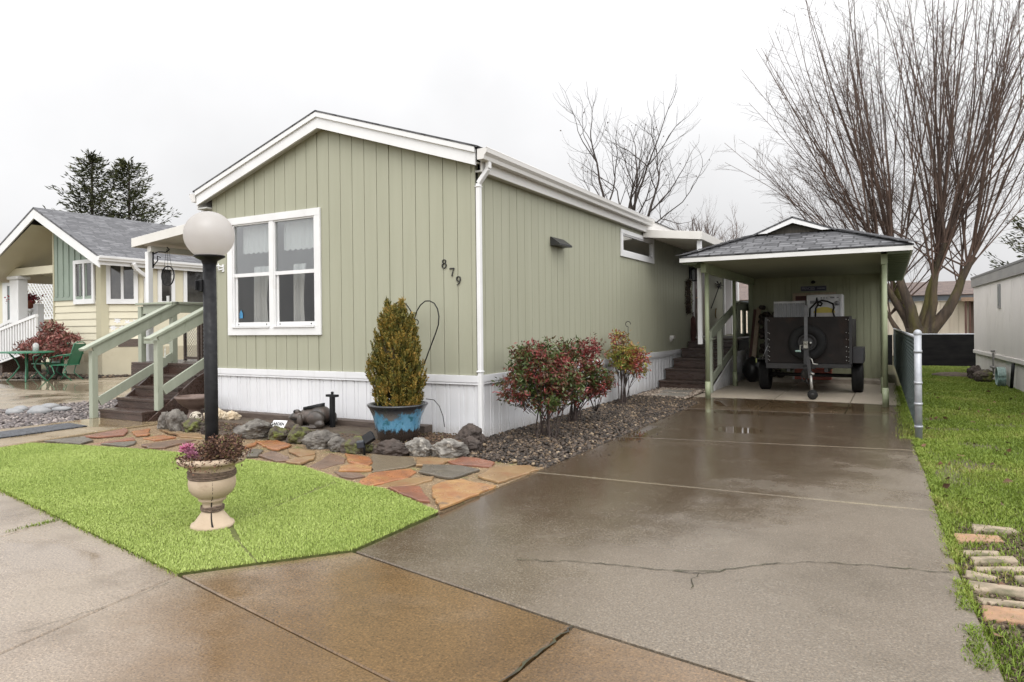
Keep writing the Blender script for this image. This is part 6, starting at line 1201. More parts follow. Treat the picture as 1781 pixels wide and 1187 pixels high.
def wheel(x, nm='wheel'):
    m = MB(); r_ = .305; h = .10
    prof = [(.17, -h * .9), (.22, -h), (.285, -h * .95), (r_, -h * .72)]
    for k in (-.55, -.5, -.1, -.05, .3, .35): prof += [(r_ + .004, h * k), (r_ - .008, h * (k + .02))]
    prof += [(r_, h * .72), (.285, h * .95), (.22, h), (.17, h * .9)]; m.lathe(prof, (x, 7.85, .305), 40, axis='x'); t = m.build('tyre', RUBBER, tr)
    m = MB(); m.lathe([(.175, -.08), (.16, -.05), (.1, -.03), (.04, -.06), (0, -.06)], (x, 7.85, .305), 28, axis='x'); m.lathe([(.175, .08), (.16, .05), (.1, .03), (.04, .06), (0, .06)], (x, 7.85, .305), 28, axis='x'); m.build('rim', FRM, t)
wheel(2.0); wheel(3.665)
m = MB(); m.box(1.90, 2.135, 7.42, 8.3, .625, .64); m.box(1.90, 1.912, 7.42, 8.3, .56, .625); m.build('fender', FRM, tr)
m = MB(); m.box(3.598, 3.785, 7.40, 8.3, .57, .86); m.build('fender', M('dark grey fender paint', (.035, .035, .038), (.05, .048, .05), scale=5, rough=.45), tr, bevel=.012)
m = MB(); m.box(1.885, 1.90, 7.41, 7.45, .56, .64); m.build('reflector', M('yellow green reflector', (.35, .4, .12), rough=.3), tr)
sw = MB(); 
for q in range(1): sw.lathe([(.165, .10), (.2, .055), (.28, .05), (.325, .09), (.33, .12)], (0, 0, 0), 40)
sw.v = [(2.87 + x, 7.02 - (z * 1.0) if False else 7.02 - .13 + (z - .05) * 1.0, .965 + y) for x, y, z in sw.v]; sp_ = sw.build('spare_tyre', RUBBER, tr)
m = MB(); m.lathe([(.17, -.02), (.165, -.045), (.14, -.05), (.12, -.03), (.08, -.03), (.05, -.05), (0, -.05)], (2.87, 6.99, .965), 32, axis='y'); m.build('rim', FRM, sp_); m = MB(); m.ball((2.93, 6.93, .965), .022, 10, 8); m.build('hub_nut', M('bright hub nut', (.7, .7, .66), rough=.25, metal=.5), tr)
m = MB(); m.bar((2.87, 6.98, .55), (2.91, 6.35, .50), .11, .09); m.bar((2.87, 6.75, .50), (2.875, 6.78, .92), .09, .08, (0, 1, 0)); m.build('tongue', FRM, tr, bevel=.006)
m = MB(); m.box(2.84, 2.90, 6.74, 6.79, .90, 1.66); m.build('mast', M('grey painted steel', (.10, .10, .105), (.07, .07, .073), scale=9, rough=.4), tr, bevel=.005)
m = MB(); m.box(2.835, 2.905, 6.68, 6.74, .87, 1.0); m.tube([(2.82, 6.70, .93), (2.78, 6.66, .92), (2.78, 6.66, .84), (2.75, 6.66, .82)], .01, 6); m.tube([(2.85, 6.67, .97), (2.89, 6.67, .97)], .03, 10); m.build('winch', M('pale winch metal', (.36, .35, .30), (.25, .24, .21), scale=20, rough=.4, metal=.4), tr)
m = MB(); m.tube([(2.79, 6.66, .82), (2.70, 6.66, .82)], .018, 10); m.build('crank_grip', M('pale green grip', (.35, .5, .45), rough=.4), tr)
m = MB(); m.ball((2.92, 6.36, .43), (.10, .10, .09), 14, 10); m.bar((2.86, 6.36, .46), (2.97, 6.2, .46), .06, .06); m.tube([(2.9, 6.33, .38), (2.93, 6.30, .28), (2.95, 6.31, .24), (2.97, 6.32, .28), (2.95, 6.34, .33)], .01, 6); m.tube([(2.83, 6.34, .40), (2.85, 6.32, .31), (2.90, 6.31, .29)], .008, 6); m.build('coupler', FRM, tr)
m = MB(); m.bar((2.99, 6.17, .36), (2.96, 6.2, .74), .055, .055, (1, 0, 0)); m.build('jack_tube', FRM, tr); m = MB(); m.tube([(3.0, 6.15, .42), (3.02, 6.13, .15)], .022, 10); m.tube([(2.96, 6.2, .72), (3.02, 6.16, .70), (3.04, 6.15, .62), (3.12, 6.15, .61)], .011, 6); m.tube([(3.0, 6.12, .46), (3.06, 6.12, .44)], .018, 8); m.build('jack_leg', M('bare galvanised tube', (.4, .39, .36), (.3, .29, .27), scale=14, rough=.4, metal=.5), tr)
m = MB(); m.lathe([(0, -.035), (.05, -.04), (.075, -.03), (.085, -.012), (.085, .012), (.075, .03), (.05, .04), (0, .035)], (3.03, 6.12, .086), 24, axis='y'); jw = m.build('jack_wheel', RUBBER, tr); m = MB(); m.lathe([(0, -.042), (.03, -.042), (.035, -.036)], (3.03, 6.12, .086), 14, axis='y'); m.build('hub', FRM, jw)
m = MB(); m.tube([(2.19, 7.0, .95), (2.06, 7.0, .64)], .004, 5); m.build('stay_cable', STEEL, tr)
# ------------------------------------------------------------------ fences on the right
cf = thing('chain_link_fence', 'grey chain link fence with dark green privacy slats beside the driveway', 'fence', (4.5, 2.32, 0)); fx_ = lambda y: 4.49 - (y - 2.32) * .012
GS = M('dark green fence slat', (.012, .036, .028), (.02, .052, .04), scale=6, spec=.15, rough=.7, stretch=(1, 1, .2)); GALV = M('weathered galvanised pipe', (.30, .315, .34), (.40, .41, .43), scale=9, rough=.45, metal=.35, dirt=(.2, .2, .2), dirt_scale=6)
for i, y in enumerate((2.32, 5.1, 7.9, 10.7, 13.5, 16.9)):
    m = MB(); r_ = .038 if i == 0 else .022; xo = 0 if i == 0 else .03; zt0 = 1.20 if i == 0 else 1.10; m.tube([(fx_(y) + xo, y, -.05), (fx_(y) + xo, y, zt0)], r_, 20); m.ball((fx_(y) + xo, y, zt0), (r_ * 1.15, r_ * 1.15, .045 if i == 0 else .02), 18, 10)
    if i == 0:
        for z in (.12, .38, .62, .98): m.tube([(fx_(y), y, z), (fx_(y), y, z + .028)], r_ + .006, 20)
    m.build('fence_post', GALV, cf)
m = MB(); m.tube([(fx_(2.36), 2.36, 1.15), (fx_(16.9), 16.9, 1.13)], .021, 10); m.build('top_rail', GALV, cf)
m = MB(); y = 2.40
while y < 16.8: m.box(fx_(y) - .004, fx_(y) + .004, y, y + .052, .07, 1.12); y += .066
s_ = m.build('privacy_slats', GS, cf)
m = MB(); y = 2.37
while y < 16.8:
    for sg in (1, -1):
        z0, z1 = .05, 1.14; n_ = 1; dy = (z1 - z0) * .72 * sg; y1 = y + dy
        if 2.36 < y1 < 16.9: m.bar((fx_(y) - .009, y, z0), (fx_(y1) - .009, y1, z1), .0045, .0045)
    y += .072
m.build('wire_mesh', M('fence wire', (.10, .13, .12), (.07, .09, .085), scale=20, rough=.45, metal=.3), cf)
m = MB(); m.bar((fx_(2.4), 2.4, .04), (fx_(9), 9, .05), .008, .008); m.build('bottom_wire', GALV, cf)
bf = thing('screen_fence', 'low fence covered with black privacy cloth at the far end of the lawn', 'fence', (5.5, 17.35, 0))
m = MB(); m.box(4.30, 7.2, 17.34, 17.36, 0.0, .93); m.build('privacy_cloth', M('black privacy cloth', (.007, .007, .0075), (.014, .0135, .013), scale=2, spec=.1, rough=.9, stretch=(1, 1, 4), bump=.3, bscale=90), bf)
m = MB(); m.tube([(4.3, 17.38, .945), (7.2, 17.38, .945)], .02, 8); m.build('top_rail', GALV, bf)
for x in (4.4, 5.9, 7.1): m = MB(); m.tube([(x, 17.39, 0), (x, 17.39, .97)], .028, 8); m.build('fence_post', GALV, bf)
# the black fence also seen behind the shed, left of the green slats
m = MB(); m.box(-.5, 4.28, 17.34, 17.36, 0, .93); bq = thing('screen_fence', 'stretch of black cloth fence glimpsed between carport and slatted fence', 'fence', (2, 17.35, 0)); m.build('privacy_cloth', MATS['black privacy cloth'], bq)
# ------------------------------------------------------------------ the white home on the right
rh = thing('white_home', 'white panelled manufactured home with grey fascia at the right edge of the lawn', 'house', (8.2, 9, 0)); A0 = Vector((6.13, 14.6)); B0 = Vector((6.65, 3.0)); dv = (B0 - A0).normalized(); nv = Vector((-dv.y, dv.x)); nv = nv if nv.x > 0 else -nv
wx = lambda s, d: (A0.x + dv.x * s + nv.x * d, A0.y + dv.y * s + nv.y * d)
def rbox(m, s0, s1, d0, d1, z0, z1):
    P = [wx(s0, d0), wx(s1, d0), wx(s1, d1), wx(s0, d1)]; m.add([(x, y, z0) for x, y in P] + [(x, y, z1) for x, y in P], [(0, 1, 2, 3), (7, 6, 5, 4), (0, 4, 5, 1), (1, 5, 6, 2), (2, 6, 7, 3), (3, 7, 4, 0)])
PANEL = M('off white panel paint', (.84, .79, .75), (.76, .71, .675), scale=1.1, rough=.55, stretch=(1, 1, .4), dirt=(.36, .33, .29), dirt_scale=2, dirt_lo=.6, dirt_hi=.9); L_ = 11.4
m = MB(); s = 0
for i, w in enumerate([.42, .62, .62, .62, .8] + [.8] * 11): 
    if s + w > L_: break
    rbox(m, s + .006, s + w - .006, 0, .05, .60, 2.22); s += w
rbox(m, 0, L_, .055, .10, .60, 2.22); rbox(m, 0.0, .05, .105, 4.0, .60, 2.22); rbox(m, L_ - .05, L_, .105, 4, .6, 2.22); rbox(m, 0, L_, 3.95, 4.0, .6, 2.22); m.build('wall', PANEL, rh)
m = MB(); s = .0
while s < L_ - .5: rbox(m, s + .008, s + .96, .03, .06, -.03, .50); s += .97
rbox(m, 0, L_, .062, .08, -.03, .5); rbox(m, 0, .03, .085, 4, -.03, .5); m.build('skirting', PANEL, rh)
m = MB(); rbox(m, -.01, L_ + .01, -.025, .02, .505, .595); m.build('trim_strip', PANEL, rh, bevel=.008)
m = MB(); rbox(m, -.04, L_ + .04, -.05, -.01, 2.20, 2.41); rbox(m, -.045, -.005, -.009, 4.05, 2.2, 2.41); m.build('fascia', M('grey fascia paint', (.33, .315, .30), (.27, .26, .25), scale=1.5, rough=.6, stretch=(1, 1, 4)), rh)
m = MB(); P = [wx(-.05, -.06), wx(L_ + .05, -.06), wx(L_ + .05, 4.1), wx(-.05, 4.1)]; m.prism(P, 2.412, 2.46); m.build('roof', M('grey metal roof', (.22, .215, .21), (.18, .175, .17), scale=3, rough=.6), rh)
sw_ = 3.42
m = MB(); rbox(m, sw_ - .10, sw_ + .16, -.02, -.002, 1.60, 2.12); w3 = m.build('window', M('grey window frame', (.25, .25, .25), rough=.4), rh); m = MB(); rbox(m, sw_ - .06, sw_ + .12, -.026, -.021, 1.66, 2.07); m.build('pane', M('pale curtained glass', (.30, .33, .33), (.4, .41, .4), scale=12, rough=.1), w3)
m = MB(); rbox(m, 2.9, 2.94, -.06, -.03, .15, .62); m.tube([wx(2.7, -.05) + (.30,), wx(3.2, -.05) + (.30,)], .03, 8); m.tube([wx(2.92, -.05) + (.63,), wx(2.92, -.05) + (.68,)], .04, 8); m.build('pipe', M('grey pipework', (.2, .19, .18), rough=.5), rh)
m = MB(); m.tube([wx(5.0, -.04) + (.5,), wx(5.02, -.06) + (.3,), wx(4.9, -.06) + (.0,)], .03, 8); m.build('pipe', BLACK, rh)
hz = MB()
for k in range(5): hz.tube([(wx(4.1, -.16)[0] + .03 * k, wx(4.1, -.16)[1] - .22 * math.cos(t * .2618) * (1 - .04 * k), .17 + .19 * math.sin(t * .2618)) for t in range(25)], .017, 6)
tag(hz.build('garden_hose', M('pale green hose', (.20, .30, .27), (.3, .38, .35), scale=9, rough=.4)), 'coiled pale green garden hose leaning on the white home', 'hose')
rock('dark rock by the far corner of the white home', 2, 5.95, 12.4, .32, .28, .3, 31, 0, cat='rock', group=None, name='lawn_rock'); rock('mossy grey rock beside the coiled hose', 1, 6.02, 11.35, .36, .26, .3, 32, 0, cat='rock', group=None, name='lawn_rock')
m = MB(); m.ball((5.6, 13.2, -.02), (.5, .45, .10), 20, 8, lambda v: 1 + .3 * mnoise.noise(v * 3)); struct(m.build('dirt_bed', SOIL))
# ------------------------------------------------------------------ the cream home beyond the back fence
ch_ = thing('cream_home', 'cream manufactured home with brown roof beyond the black fence', 'house', (3, 24, 0)); CREAM = M('cream siding', (.78, .69, .56), (.72, .63, .51), scale=1, rough=.6, stretch=(8, 1, .4))
m = MB(); x = -8
while x < 7.0: m.box(x, x + .28, 24, 24.04, 0, 2.12); x += .29
m.box(-8, 7.0, 24.045, 27.5, 0, 2.12); m.build('wall', CREAM, ch_)
m = MB(); m.box(-8.2, 7.3, 23.9, 23.98, 2.125, 2.34); m.build('fascia', M('grey blue fascia', (.12, .135, .15), (.1, .11, .125), scale=2, rough=.5), ch_)
m = MB(); m.slope([(-8.3, 23.85, 2.345), (7.4, 23.85, 2.345), (7.4, 26, 2.95), (-8.3, 26, 2.95)], .03); m.slope([(7.4, 28, 2.345), (-8.3, 28, 2.345), (-8.3, 26, 2.95), (7.4, 26, 2.95)], .03); m.build('roof', SHINGLE_B, ch_)
m = MB(); m.box(6.55, 8.2, 23.0, 23.88, 2.10, 2.17); m.box(6.5, 8.2, 22.96, 23.0, 2.05, 2.19); m.build('porch_roof', M('tan porch board', (.36, .25, .17), (.3, .2, .14), scale=3), ch_); m = MB(); m.box(6.62, 6.68, 23.1, 23.2, 0, 2.05); m.box(6.76, 6.80, 23.1, 23.2, 0, 2.05); m.build('porch_post', REDWOOD, ch_); m = MB(); m.box(6.82, 7.6, 23.9, 23.995, 0, 2.05); m.build('porch_door', M('brown porch boards', (.12, .075, .055), (.09, .055, .04), scale=9, stretch=(6, 1, 1)), ch_)
# small brown roof glimpsed between side deck and shed
bh = thing('brown_roofed_home', 'brown roofed house glimpsed between the side deck and the shed', 'house', (-3.5, 27, 0)); m = MB(); m.box(-6, -1.2, 27, 31, 0, 2.4); m.build('wall', M('tan far wall', (.35, .27, .2), (.3, .23, .17), scale=2), bh); m = MB(); m.slope([(-6.3, 26.7, 2.4), (-.9, 26.7, 2.4), (-.9, 29, 3.4), (-6.3, 29, 3.4)], .05); m.build('roof', SHINGLE_B, bh)

# ------------------------------------------------------------------ bare trees
class Tree:
    """tapered tubes with few sides, gathered into arrays"""
    def __init__(s): s.V = []; s.F = []; s.n = 0
    def tube(s, P, r0, r1, n=5):
        P = np.asarray(P, float); k = len(P); d = np.gradient(P, axis=0); d /= np.linalg.norm(d, axis=1)[:, None] + 1e-9
        ref = np.array([0.3, .9, .1]); a = np.cross(d, ref); a /= np.linalg.norm(a, axis=1)[:, None] + 1e-9; b = np.cross(d, a)
        r_ = (r0 + (r1 - r0) * np.linspace(0, 1, k) ** .8)[:, None, None]; th = np.linspace(0, 2 * np.pi, n, endpoint=False)
        ring = P[:, None] + (a[:, None] * np.cos(th)[None, :, None] + b[:, None] * np.sin(th)[None, :, None]) * r_
        s.V.append(ring.reshape(-1, 3)); i = np.arange(k - 1)[:, None] * n; j = np.arange(n)[None]; j2 = (j + 1) % n
        s.F.append((np.stack([i + j, i + j2, i + n + j2, i + n + j], -1)).reshape(-1, 4) + s.n); s.n += k * n
    def build(s, name, mat, parent): return mesh_np(name, np.concatenate(s.V), np.concatenate(s.F), mat, parent, smooth=True)
def wander(p, d, L, k, rr, jit, rise=0.0, out=None):
    """a polyline of k steps from p along d, jittering, bending by rise"""
    P = [np.array(p, float)]; d = np.array(d, float); d /= np.linalg.norm(d)
    for i in range(k):
        d = d + rr.normal(0, jit, 3) + np.array([0, 0, rise]); d /= np.linalg.norm(d); P.append(P[-1] + d * L / k)
    return np.array(P), d
def big_tree():
    t = thing('maple_tree', 'big bare pollarded maple with many upright shoots behind the fence', 'tree', (5.05, 20, 0)); rr = np.random.RandomState(12); tk = Tree(); br = Tree(); tw = Tree(); B = np.array([5.05, 20, 0.])
    tk.tube([B + (0, 0, -.1), B + (0, 0, .2), B + (.02, 0, .5), B + (.01, 0, .8), B + (0, 0, 1.12)], .52, .36, 20)
    limbs = [((-1.1, -.1, 1.0), 1.5, .13), ((-.50, .1, 1.2), 2.6, .19), ((-.16, -.2, 1.3), 3.2, .24), ((.10, .3, 1.4), 3.3, .20), ((.36, -.1, 1.3), 2.7, .20), ((.75, .1, 1.15), 3.1, .25), ((.42, .35, 1.35), 3.3, .18), ((-.32, .4, 1.3), 2.8, .17)]
    heads = []
    for d, L, r_ in limbs:
        d = np.array(d, float); d /= np.linalg.norm(d); P, e = wander(B + np.array([d[0] * .28, d[1] * .26, .62 + .15 * rr.rand()]), d * 1.0, L, 8, rr, .085, .06); tk.tube(P, r_, r_ * .34, 12); heads.append((P, e, r_))
    tk.build('trunk', BARK_BIG, t)
    def twigs(P, n, r_, Lm, up_):
        for i in range(n):
            u = rr.uniform(.18, 1.0); f_ = u * (len(P) - 1); i0 = min(int(f_), len(P) - 2); p = P[i0] + (P[i0 + 1] - P[i0]) * (f_ - i0); dd = P[i0 + 1] - P[i0]; dd /= np.linalg.norm(dd)
            s_ = rr.normal(size=3); s_ -= dd * s_.dot(dd); s_ /= np.linalg.norm(s_); L = Lm * rr.uniform(.4, 1.2) * (1.15 - .6 * u)
            Q, e = wander(p, dd * .8 + s_ * .75, L, 4, rr, .10, up_); tw.tube(Q, r_, r_ * .5, 3)
            for k in range(2):
                j = rr.randint(1, 4); s2 = rr.normal(size=3); Q2, _ = wander(Q[j], (Q[j] - Q[j - 1]) / np.linalg.norm(Q[j] - Q[j - 1]) + s2 * .45, L * .45 * rr.uniform(.5, 1.2), 3, rr, .12, up_ * .6); tw.tube(Q2, r_ * .7, r_ * .4, 3)
    # long shoots rising from the knuckled heads, fanning out evenly
    shoots = []
    for hi, (P, e, rad) in enumerate(heads):
        nsh = (6, 10, 13, 11, 11, 13, 11, 10)[hi]
        for k in range(nsh):
            i = rr.choice([5, 6, 7, 7, 8, 8]); p = P[i]; lead = np.array([p[0] - B[0], p[1] - B[1], 0]) * .15; az = rr.uniform(0, 2 * np.pi); tilt = .37 * math.sqrt(rr.uniform(0, 1))
            d = np.array([math.cos(az) * tilt, math.sin(az) * tilt, 1.0]) + lead; shoots.append((p, d, rr.uniform(7.0, 10.6), rr.uniform(.020, .048)))
    for k in range(34):   # spreading shoots low on the crown
        P, e, rad = heads[rr.choice([0, 0, 0, 1, 1, 2, 5, 5, 6, 7])]; az = rr.choice([rr.normal(math.pi, .4), rr.normal(math.pi, .4), rr.normal(0, .5)]); d = np.array([math.cos(az) * .8, math.sin(az) * .5, rr.uniform(.5, 1.2)]); shoots.append((P[rr.randint(6, 9)], d, rr.uniform(4.2, 7.4), rr.uniform(.016, .034)))
    for p, d, L, r_ in shoots:
        P, e = wander(p, d, L, 10, rr, .03, .022); br.tube(P, r_, .006, 6); twigs(P, int(17 + 1.5 * L), .0052, 1.6, .05)
        j = rr.randint(3, 7); s2 = rr.normal(0, .2, 3); P2, _ = wander(P[j], (P[j] - P[j - 1]) / np.linalg.norm(P[j] - P[j - 1]) + s2, L * (1 - j / 11) * .9, 6, rr, .05, .02); br.tube(P2, r_ * (1 - j / 12), .006, 5); twigs(P2, 9, .0048, 1.2, .05)
    br.build('branches', TWIG, t); tw.build('twigs', TWIG, t)
big_tree()
def bare_tree(name, lab, base, H, seed, spread, trunk, depth=5, mat=BARK_SMALL, r0=.16, leafy=0, lean=0.0):
    t = thing(name, lab, 'tree', base); rr = np.random.RandomState(seed); tk = Tree(); br = Tree(); B = np.array(base, float); tips = []
    P, e = wander(B, (lean, 0, 1), trunk, 5, rr, .03); tk.tube(P, r0, r0 * .75, 10); tk.build('trunk', mat, t)
    def grow(p, d, L, r_, lev):
        k = 5; Q, e = wander(p, d, L, k, rr, .11, .06); br.tube(Q, r_, r_ * .6, 6 if lev < 3 else 3)
        if lev >= depth: tips.append(Q[-1]); return
        n = 3 if lev < 2 else rr.choice([2, 3, 3])
        for i in range(n):
            j = k if i == 0 else rr.randint(2, k + 1); s_ = rr.normal(size=3); s_[2] *= .5; s_ /= np.linalg.norm(s_); a = .25 if i == 0 else spread
            grow(Q[j], e + s_ * a, L * rr.uniform(.55, .86), r_ * (.62 if i == 0 else .45), lev + 1)
    for i in range(5):
        a = i * 1.26 + rr.uniform(-.3, .3); tl = .15 if i == 0 else rr.uniform(.35, .95); grow(P[-1] - np.array([0, 0, rr.uniform(0, trunk * .25)]), np.array([math.cos(a) * tl, math.sin(a) * tl, 1.0]), H * .3 * rr.uniform(.8, 1.1), r0 * .6, 0)
    br.build('branches', mat, t)
    if leafy: 
        q = np.array(tips)[rr.choice(len(tips), leafy)]; V, Fc = leaves(q, np.full(leafy, .10), np.full(leafy, .06), rr); mesh_np('withered_leaves', V, Fc, MATS.get('dead') or mat_island('withered leaves', [(0, (.04, .025, .02)), (1, (.1, .06, .04))]), t)
bare_tree('bare_tree', 'small bare tree with open spreading branches rising behind the green home', (-5.5, 22, 0), 8.6, 5, .95, 4.6, 5, BARK_SMALL, .17, 60)
bare_tree('bare_tree', 'dense small bare tree top just left of the carport gable', (-3.6, 27.5, 0), 3.6, 9, .4, 4.2, 4, TWIG, .12)
bare_tree('bare_tree', 'bare tree seen through the gap beside the shed', (-4.6, 33, 0), 6, 10, .8, 3.5, 5, TWIG, .14)
# ------------------------------------------------------------------ conifers
def conifer(lab, base, H, R0, seed, up_=.25, z0=.12, nb=150):
    t = thing('spruce_tree', lab, 'tree', base, group='conifers beyond the houses'); rr = np.random.RandomState(seed); tk = Tree(); B = np.array(base, float); tk.tube([B, B + (0, 0, H * .5), B + (.05, 0, H)], H * .018, .03, 8); tk.build('trunk', BARK_SMALL, t); br = Tree(); pts = []; dr = []
    for i in range(nb):
        u = z0 + (1 - z0) * (i / nb) ** .9; a = rr.uniform(0, 6.283); L = R0 * (1 - u) ** .62 * rr.uniform(.45, 1.2) + .25; d = np.array([math.cos(a), math.sin(a), -.12 + .5 * u]); P, e = wander(B + (0, 0, H * u), d, L, 6, rr, .07, up_ * .25); br.tube(P, .035 * (1.1 - u), .008, 4)
        for j in range(1, 7):
            for k in range(int(4 + 5 * (1 - u))):
                f_ = rr.uniform(); p = P[j - 1] + (P[j] - P[j - 1]) * f_ ; s_ = rr.normal(size=3) * (.07 + .17 * (1 - u) * (1 - j / 8)); s_[2] = -abs(s_[2]) * .9; pts.append(p + s_); q = (P[j] - P[j - 1]); dr.append(q / np.linalg.norm(q) + np.array([0, 0, -.25]))
    br.build('branches', BARK_SMALL, t); n = len(pts); V, Fc = leaves(np.array(pts), np.full(n, .25), np.full(n, .065), rr, np.array(dr), .35, .2)
    mesh_np('needles', V, Fc, mat_island('dark spruce needles', [(0, (.016, .022, .008)), (.5, (.035, .042, .013)), (.85, (.06, .06, .018)), (1, (.085, .07, .025))], .7, (3, 3, 3), .8, .5, .3), t)
conifer('left hand dark spruce top behind the neighbouring roof', (-32.9, 14.3, 0), 10.6, 3.5, 41, nb=250); conifer('right hand dark spruce top with long low branches behind the neighbouring roof', (-31.9, 15.7, 0), 10.4, 4.0, 42, nb=250)
conifer('distant conifer tips above the white home roof', (10.4, 33, 0), 6.2, 3.4, 43, .4, .2, 90)

# ------------------------------------------------------------------ the neighbouring home on the left
nh = thing('neighbour_home', 'cream neighbouring home with grey gabled roof, corner windows and covered porch', 'house', (-18, 8, 0)); NC = M('cream lap siding paint', (.62, .58, .445), (.58, .54, .41), scale=1, rough=.6); NT_ = M('beige corner board', (.43, .40, .28), (.40, .37, .26), scale=2, rough=.6); NB_ = M('blue green batten siding', (.25, .30, .25), (.22, .265, .22), scale=2, rough=.6)
FYn = 4.8; Pk = (-18.05, 5.03); eR = (-14.75, 3.40); nsl = (Pk[1] - eR[1]) / (eR[0] - Pk[0])
def lap(m, x0, x1, z0, z1, h=.205, y=FYn):
    z = z0
    while z < z1 - .01: zt = min(z + h - .012, z1); m.add([(x0, y - .03, z), (x1, y - .03, z), (x1, y - .008, zt), (x0, y - .008, zt), (x0, y, z), (x1, y, z), (x1, y, zt), (x0, y, zt)], [(0, 1, 2, 3), (0, 4, 5, 1), (3, 2, 6, 7), (0, 3, 7, 4), (1, 5, 6, 2)]); z += h
m = MB(); lap(m, -18.15, -15.78, .86, 2.34); m.box(-18.15, -15.70, FYn + .002, FYn + .1, .0, 3.6); m.xz([(-18.15, 3.6), (-15.7, 3.6), (-15.7, 3.72), (-18.0, 4.9), (-18.15, 4.88)], FYn + .002, FYn + .1)
# clipped corner and right wall
n_ = 8
for k in range(8):
    z = .86 + k * .205
    if z > 2.2: break
    for (a, b) in (((-15.70, 4.80), (-14.95, 5.55)),): m.add([(a[0] + .02, a[1] - .02, z), (b[0] + .02, b[1] - .02, z), (b[0], b[1], z + .19), (a[0], a[1], z + .19)], [(0, 1, 2, 3)])
m.add([(-15.7, 4.803, 0), (-14.953, 5.55, 0), (-14.953, 5.55, 3.4), (-15.7, 4.803, 3.4)], [(0, 1, 2, 3)]); m.box(-15.05, -14.953, 5.55, 14, 0, 3.4); m.build('wall', NC, nh)
m = MB(); m.box(-18.22, -18.15, FYn - .04, FYn, .86, 4.75); m.build('corner_trim', NT_, nh)
m = MB(); m.prism([(-15.95, FYn), (-15.95, FYn - .04), (-15.70, FYn - .04), (-15.56, 4.90), (-15.585, 4.925), (-15.71, FYn)], .86, 3.45); m.build('corner_trim', NT_, nh)
m = MB(); m.xz([(-18.15, 2.34), (-16.05, 2.34), (-16.05, 4.03), (-18.05, 4.96), (-18.15, 4.93)], FYn - .025, FYn - .002); 
for k in range(7): x = -18.0 + k * .31; m.xz([(x, 2.34), (x + .05, 2.34), (x + .05, Pk[1] - .12 - nsl * abs(x + .05 - Pk[0])), (x, Pk[1] - .12 - nsl * abs(x - Pk[0]))], FYn - .05, FYn - .026)
m.box(-18.15, -16.05, FYn - .05, FYn - .026, 2.25, 2.36); m.build('batten_siding', NB_, nh)
m = MB(); m.box(-18.15, -15.72, FYn - .02, FYn, .0, .84); m.add([(-15.7, 4.775, 0), (-14.94, 5.535, 0), (-14.94, 5.535, .84), (-15.7, 4.775, .84)], [(0, 1, 2, 3)]); m.box(-14.952, -14.93, 5.56, 14, 0, .84); m.build('skirting', M('tan skirting', (.44, .40, .29), (.40, .36, .26), scale=1.5, rough=.6, dirt=(.27, .23, .16), dirt_scale=1), nh)
m = MB(); m.add([(-15.4, 5.06, .86), (-14.92, 5.54, .86), (-14.92, 5.54, 1.08), (-15.4, 5.06, 1.08)], [(0, 1, 2, 3)]); m.build('brown_board', BROWNWOOD, nh)
m = MB(); m.slope([(eR[0], 4.15, eR[1]), (eR[0], 14.3, eR[1]), (Pk[0], 14.3, Pk[1]), (Pk[0], 4.15, Pk[1])], .05); xl = -21.6; m.slope([(xl, 14.3, Pk[1] - nsl * (Pk[0] - xl)), (xl, 4.15, Pk[1] - nsl * (Pk[0] - xl)), (Pk[0], 4.15, Pk[1]), (Pk[0], 14.3, Pk[1])], .05); m.build('roof', SHINGLE_N, nh)
m = MB(); m.xz([(Pk[0], Pk[1] - .33), (eR[0] + .0, eR[1] - .33), (eR[0], eR[1] - .06), (Pk[0], Pk[1] - .055)], 4.16, 4.20); zl = Pk[1] - nsl * (Pk[0] - xl); m.xz([(Pk[0], Pk[1] - .33), (xl, zl - .33), (xl, zl - .06), (Pk[0], Pk[1] - .055)], 4.16, 4.20); m.build('rake_board', WHITE, nh)
m = MB(); gutter(m, eR[0] - .02, 1, 4.12, 14.2, eR[1] - .02); m.box(eR[0] - .05, eR[0] - .022, 4.2, 14.2, eR[1] - .25, eR[1] - .03); m.build('gutter', WHITE, nh)
m = MB(); m.xz([(-18.2, 3.2), (xl, 3.2), (xl, zl - .3), (Pk[0], Pk[1] - .36), (-18.2, Pk[1] - .42)], 5.9, 6.0); m.build('porch_gable', NC, nh)
m = MB(); m.poly([(-18.25, 4.2, Pk[1] - .5), (-18.25, 8, Pk[1] - .5), (xl, 8, zl - .3), (xl, 4.2, zl - .3)]); m.box(-18.24, -18.16, FYn + .0, 9.2, 0, 4.6); m.build('porch_ceiling', NC, nh)
m = MB(); m.box(xl, -18.25, 4.9, 5.1, 3.14, 3.38); m.build('porch_beam', NC, nh)
m = MB(); m.box(-20.98, -20.45, 4.85, 5.15, 1.6, 3.02); m.box(-21.05, -20.38, 4.8, 5.2, 3.02, 3.13); m.build('porch_column', WHITE, nh, bevel=.02)
m = MB(); m.box(-22.5, -18.25, 4.9, 9, 1.2, 1.32); m.build('porch_floor', M('grey porch floor', (.2, .19, .17), (.16, .15, .14), scale=3), nh)
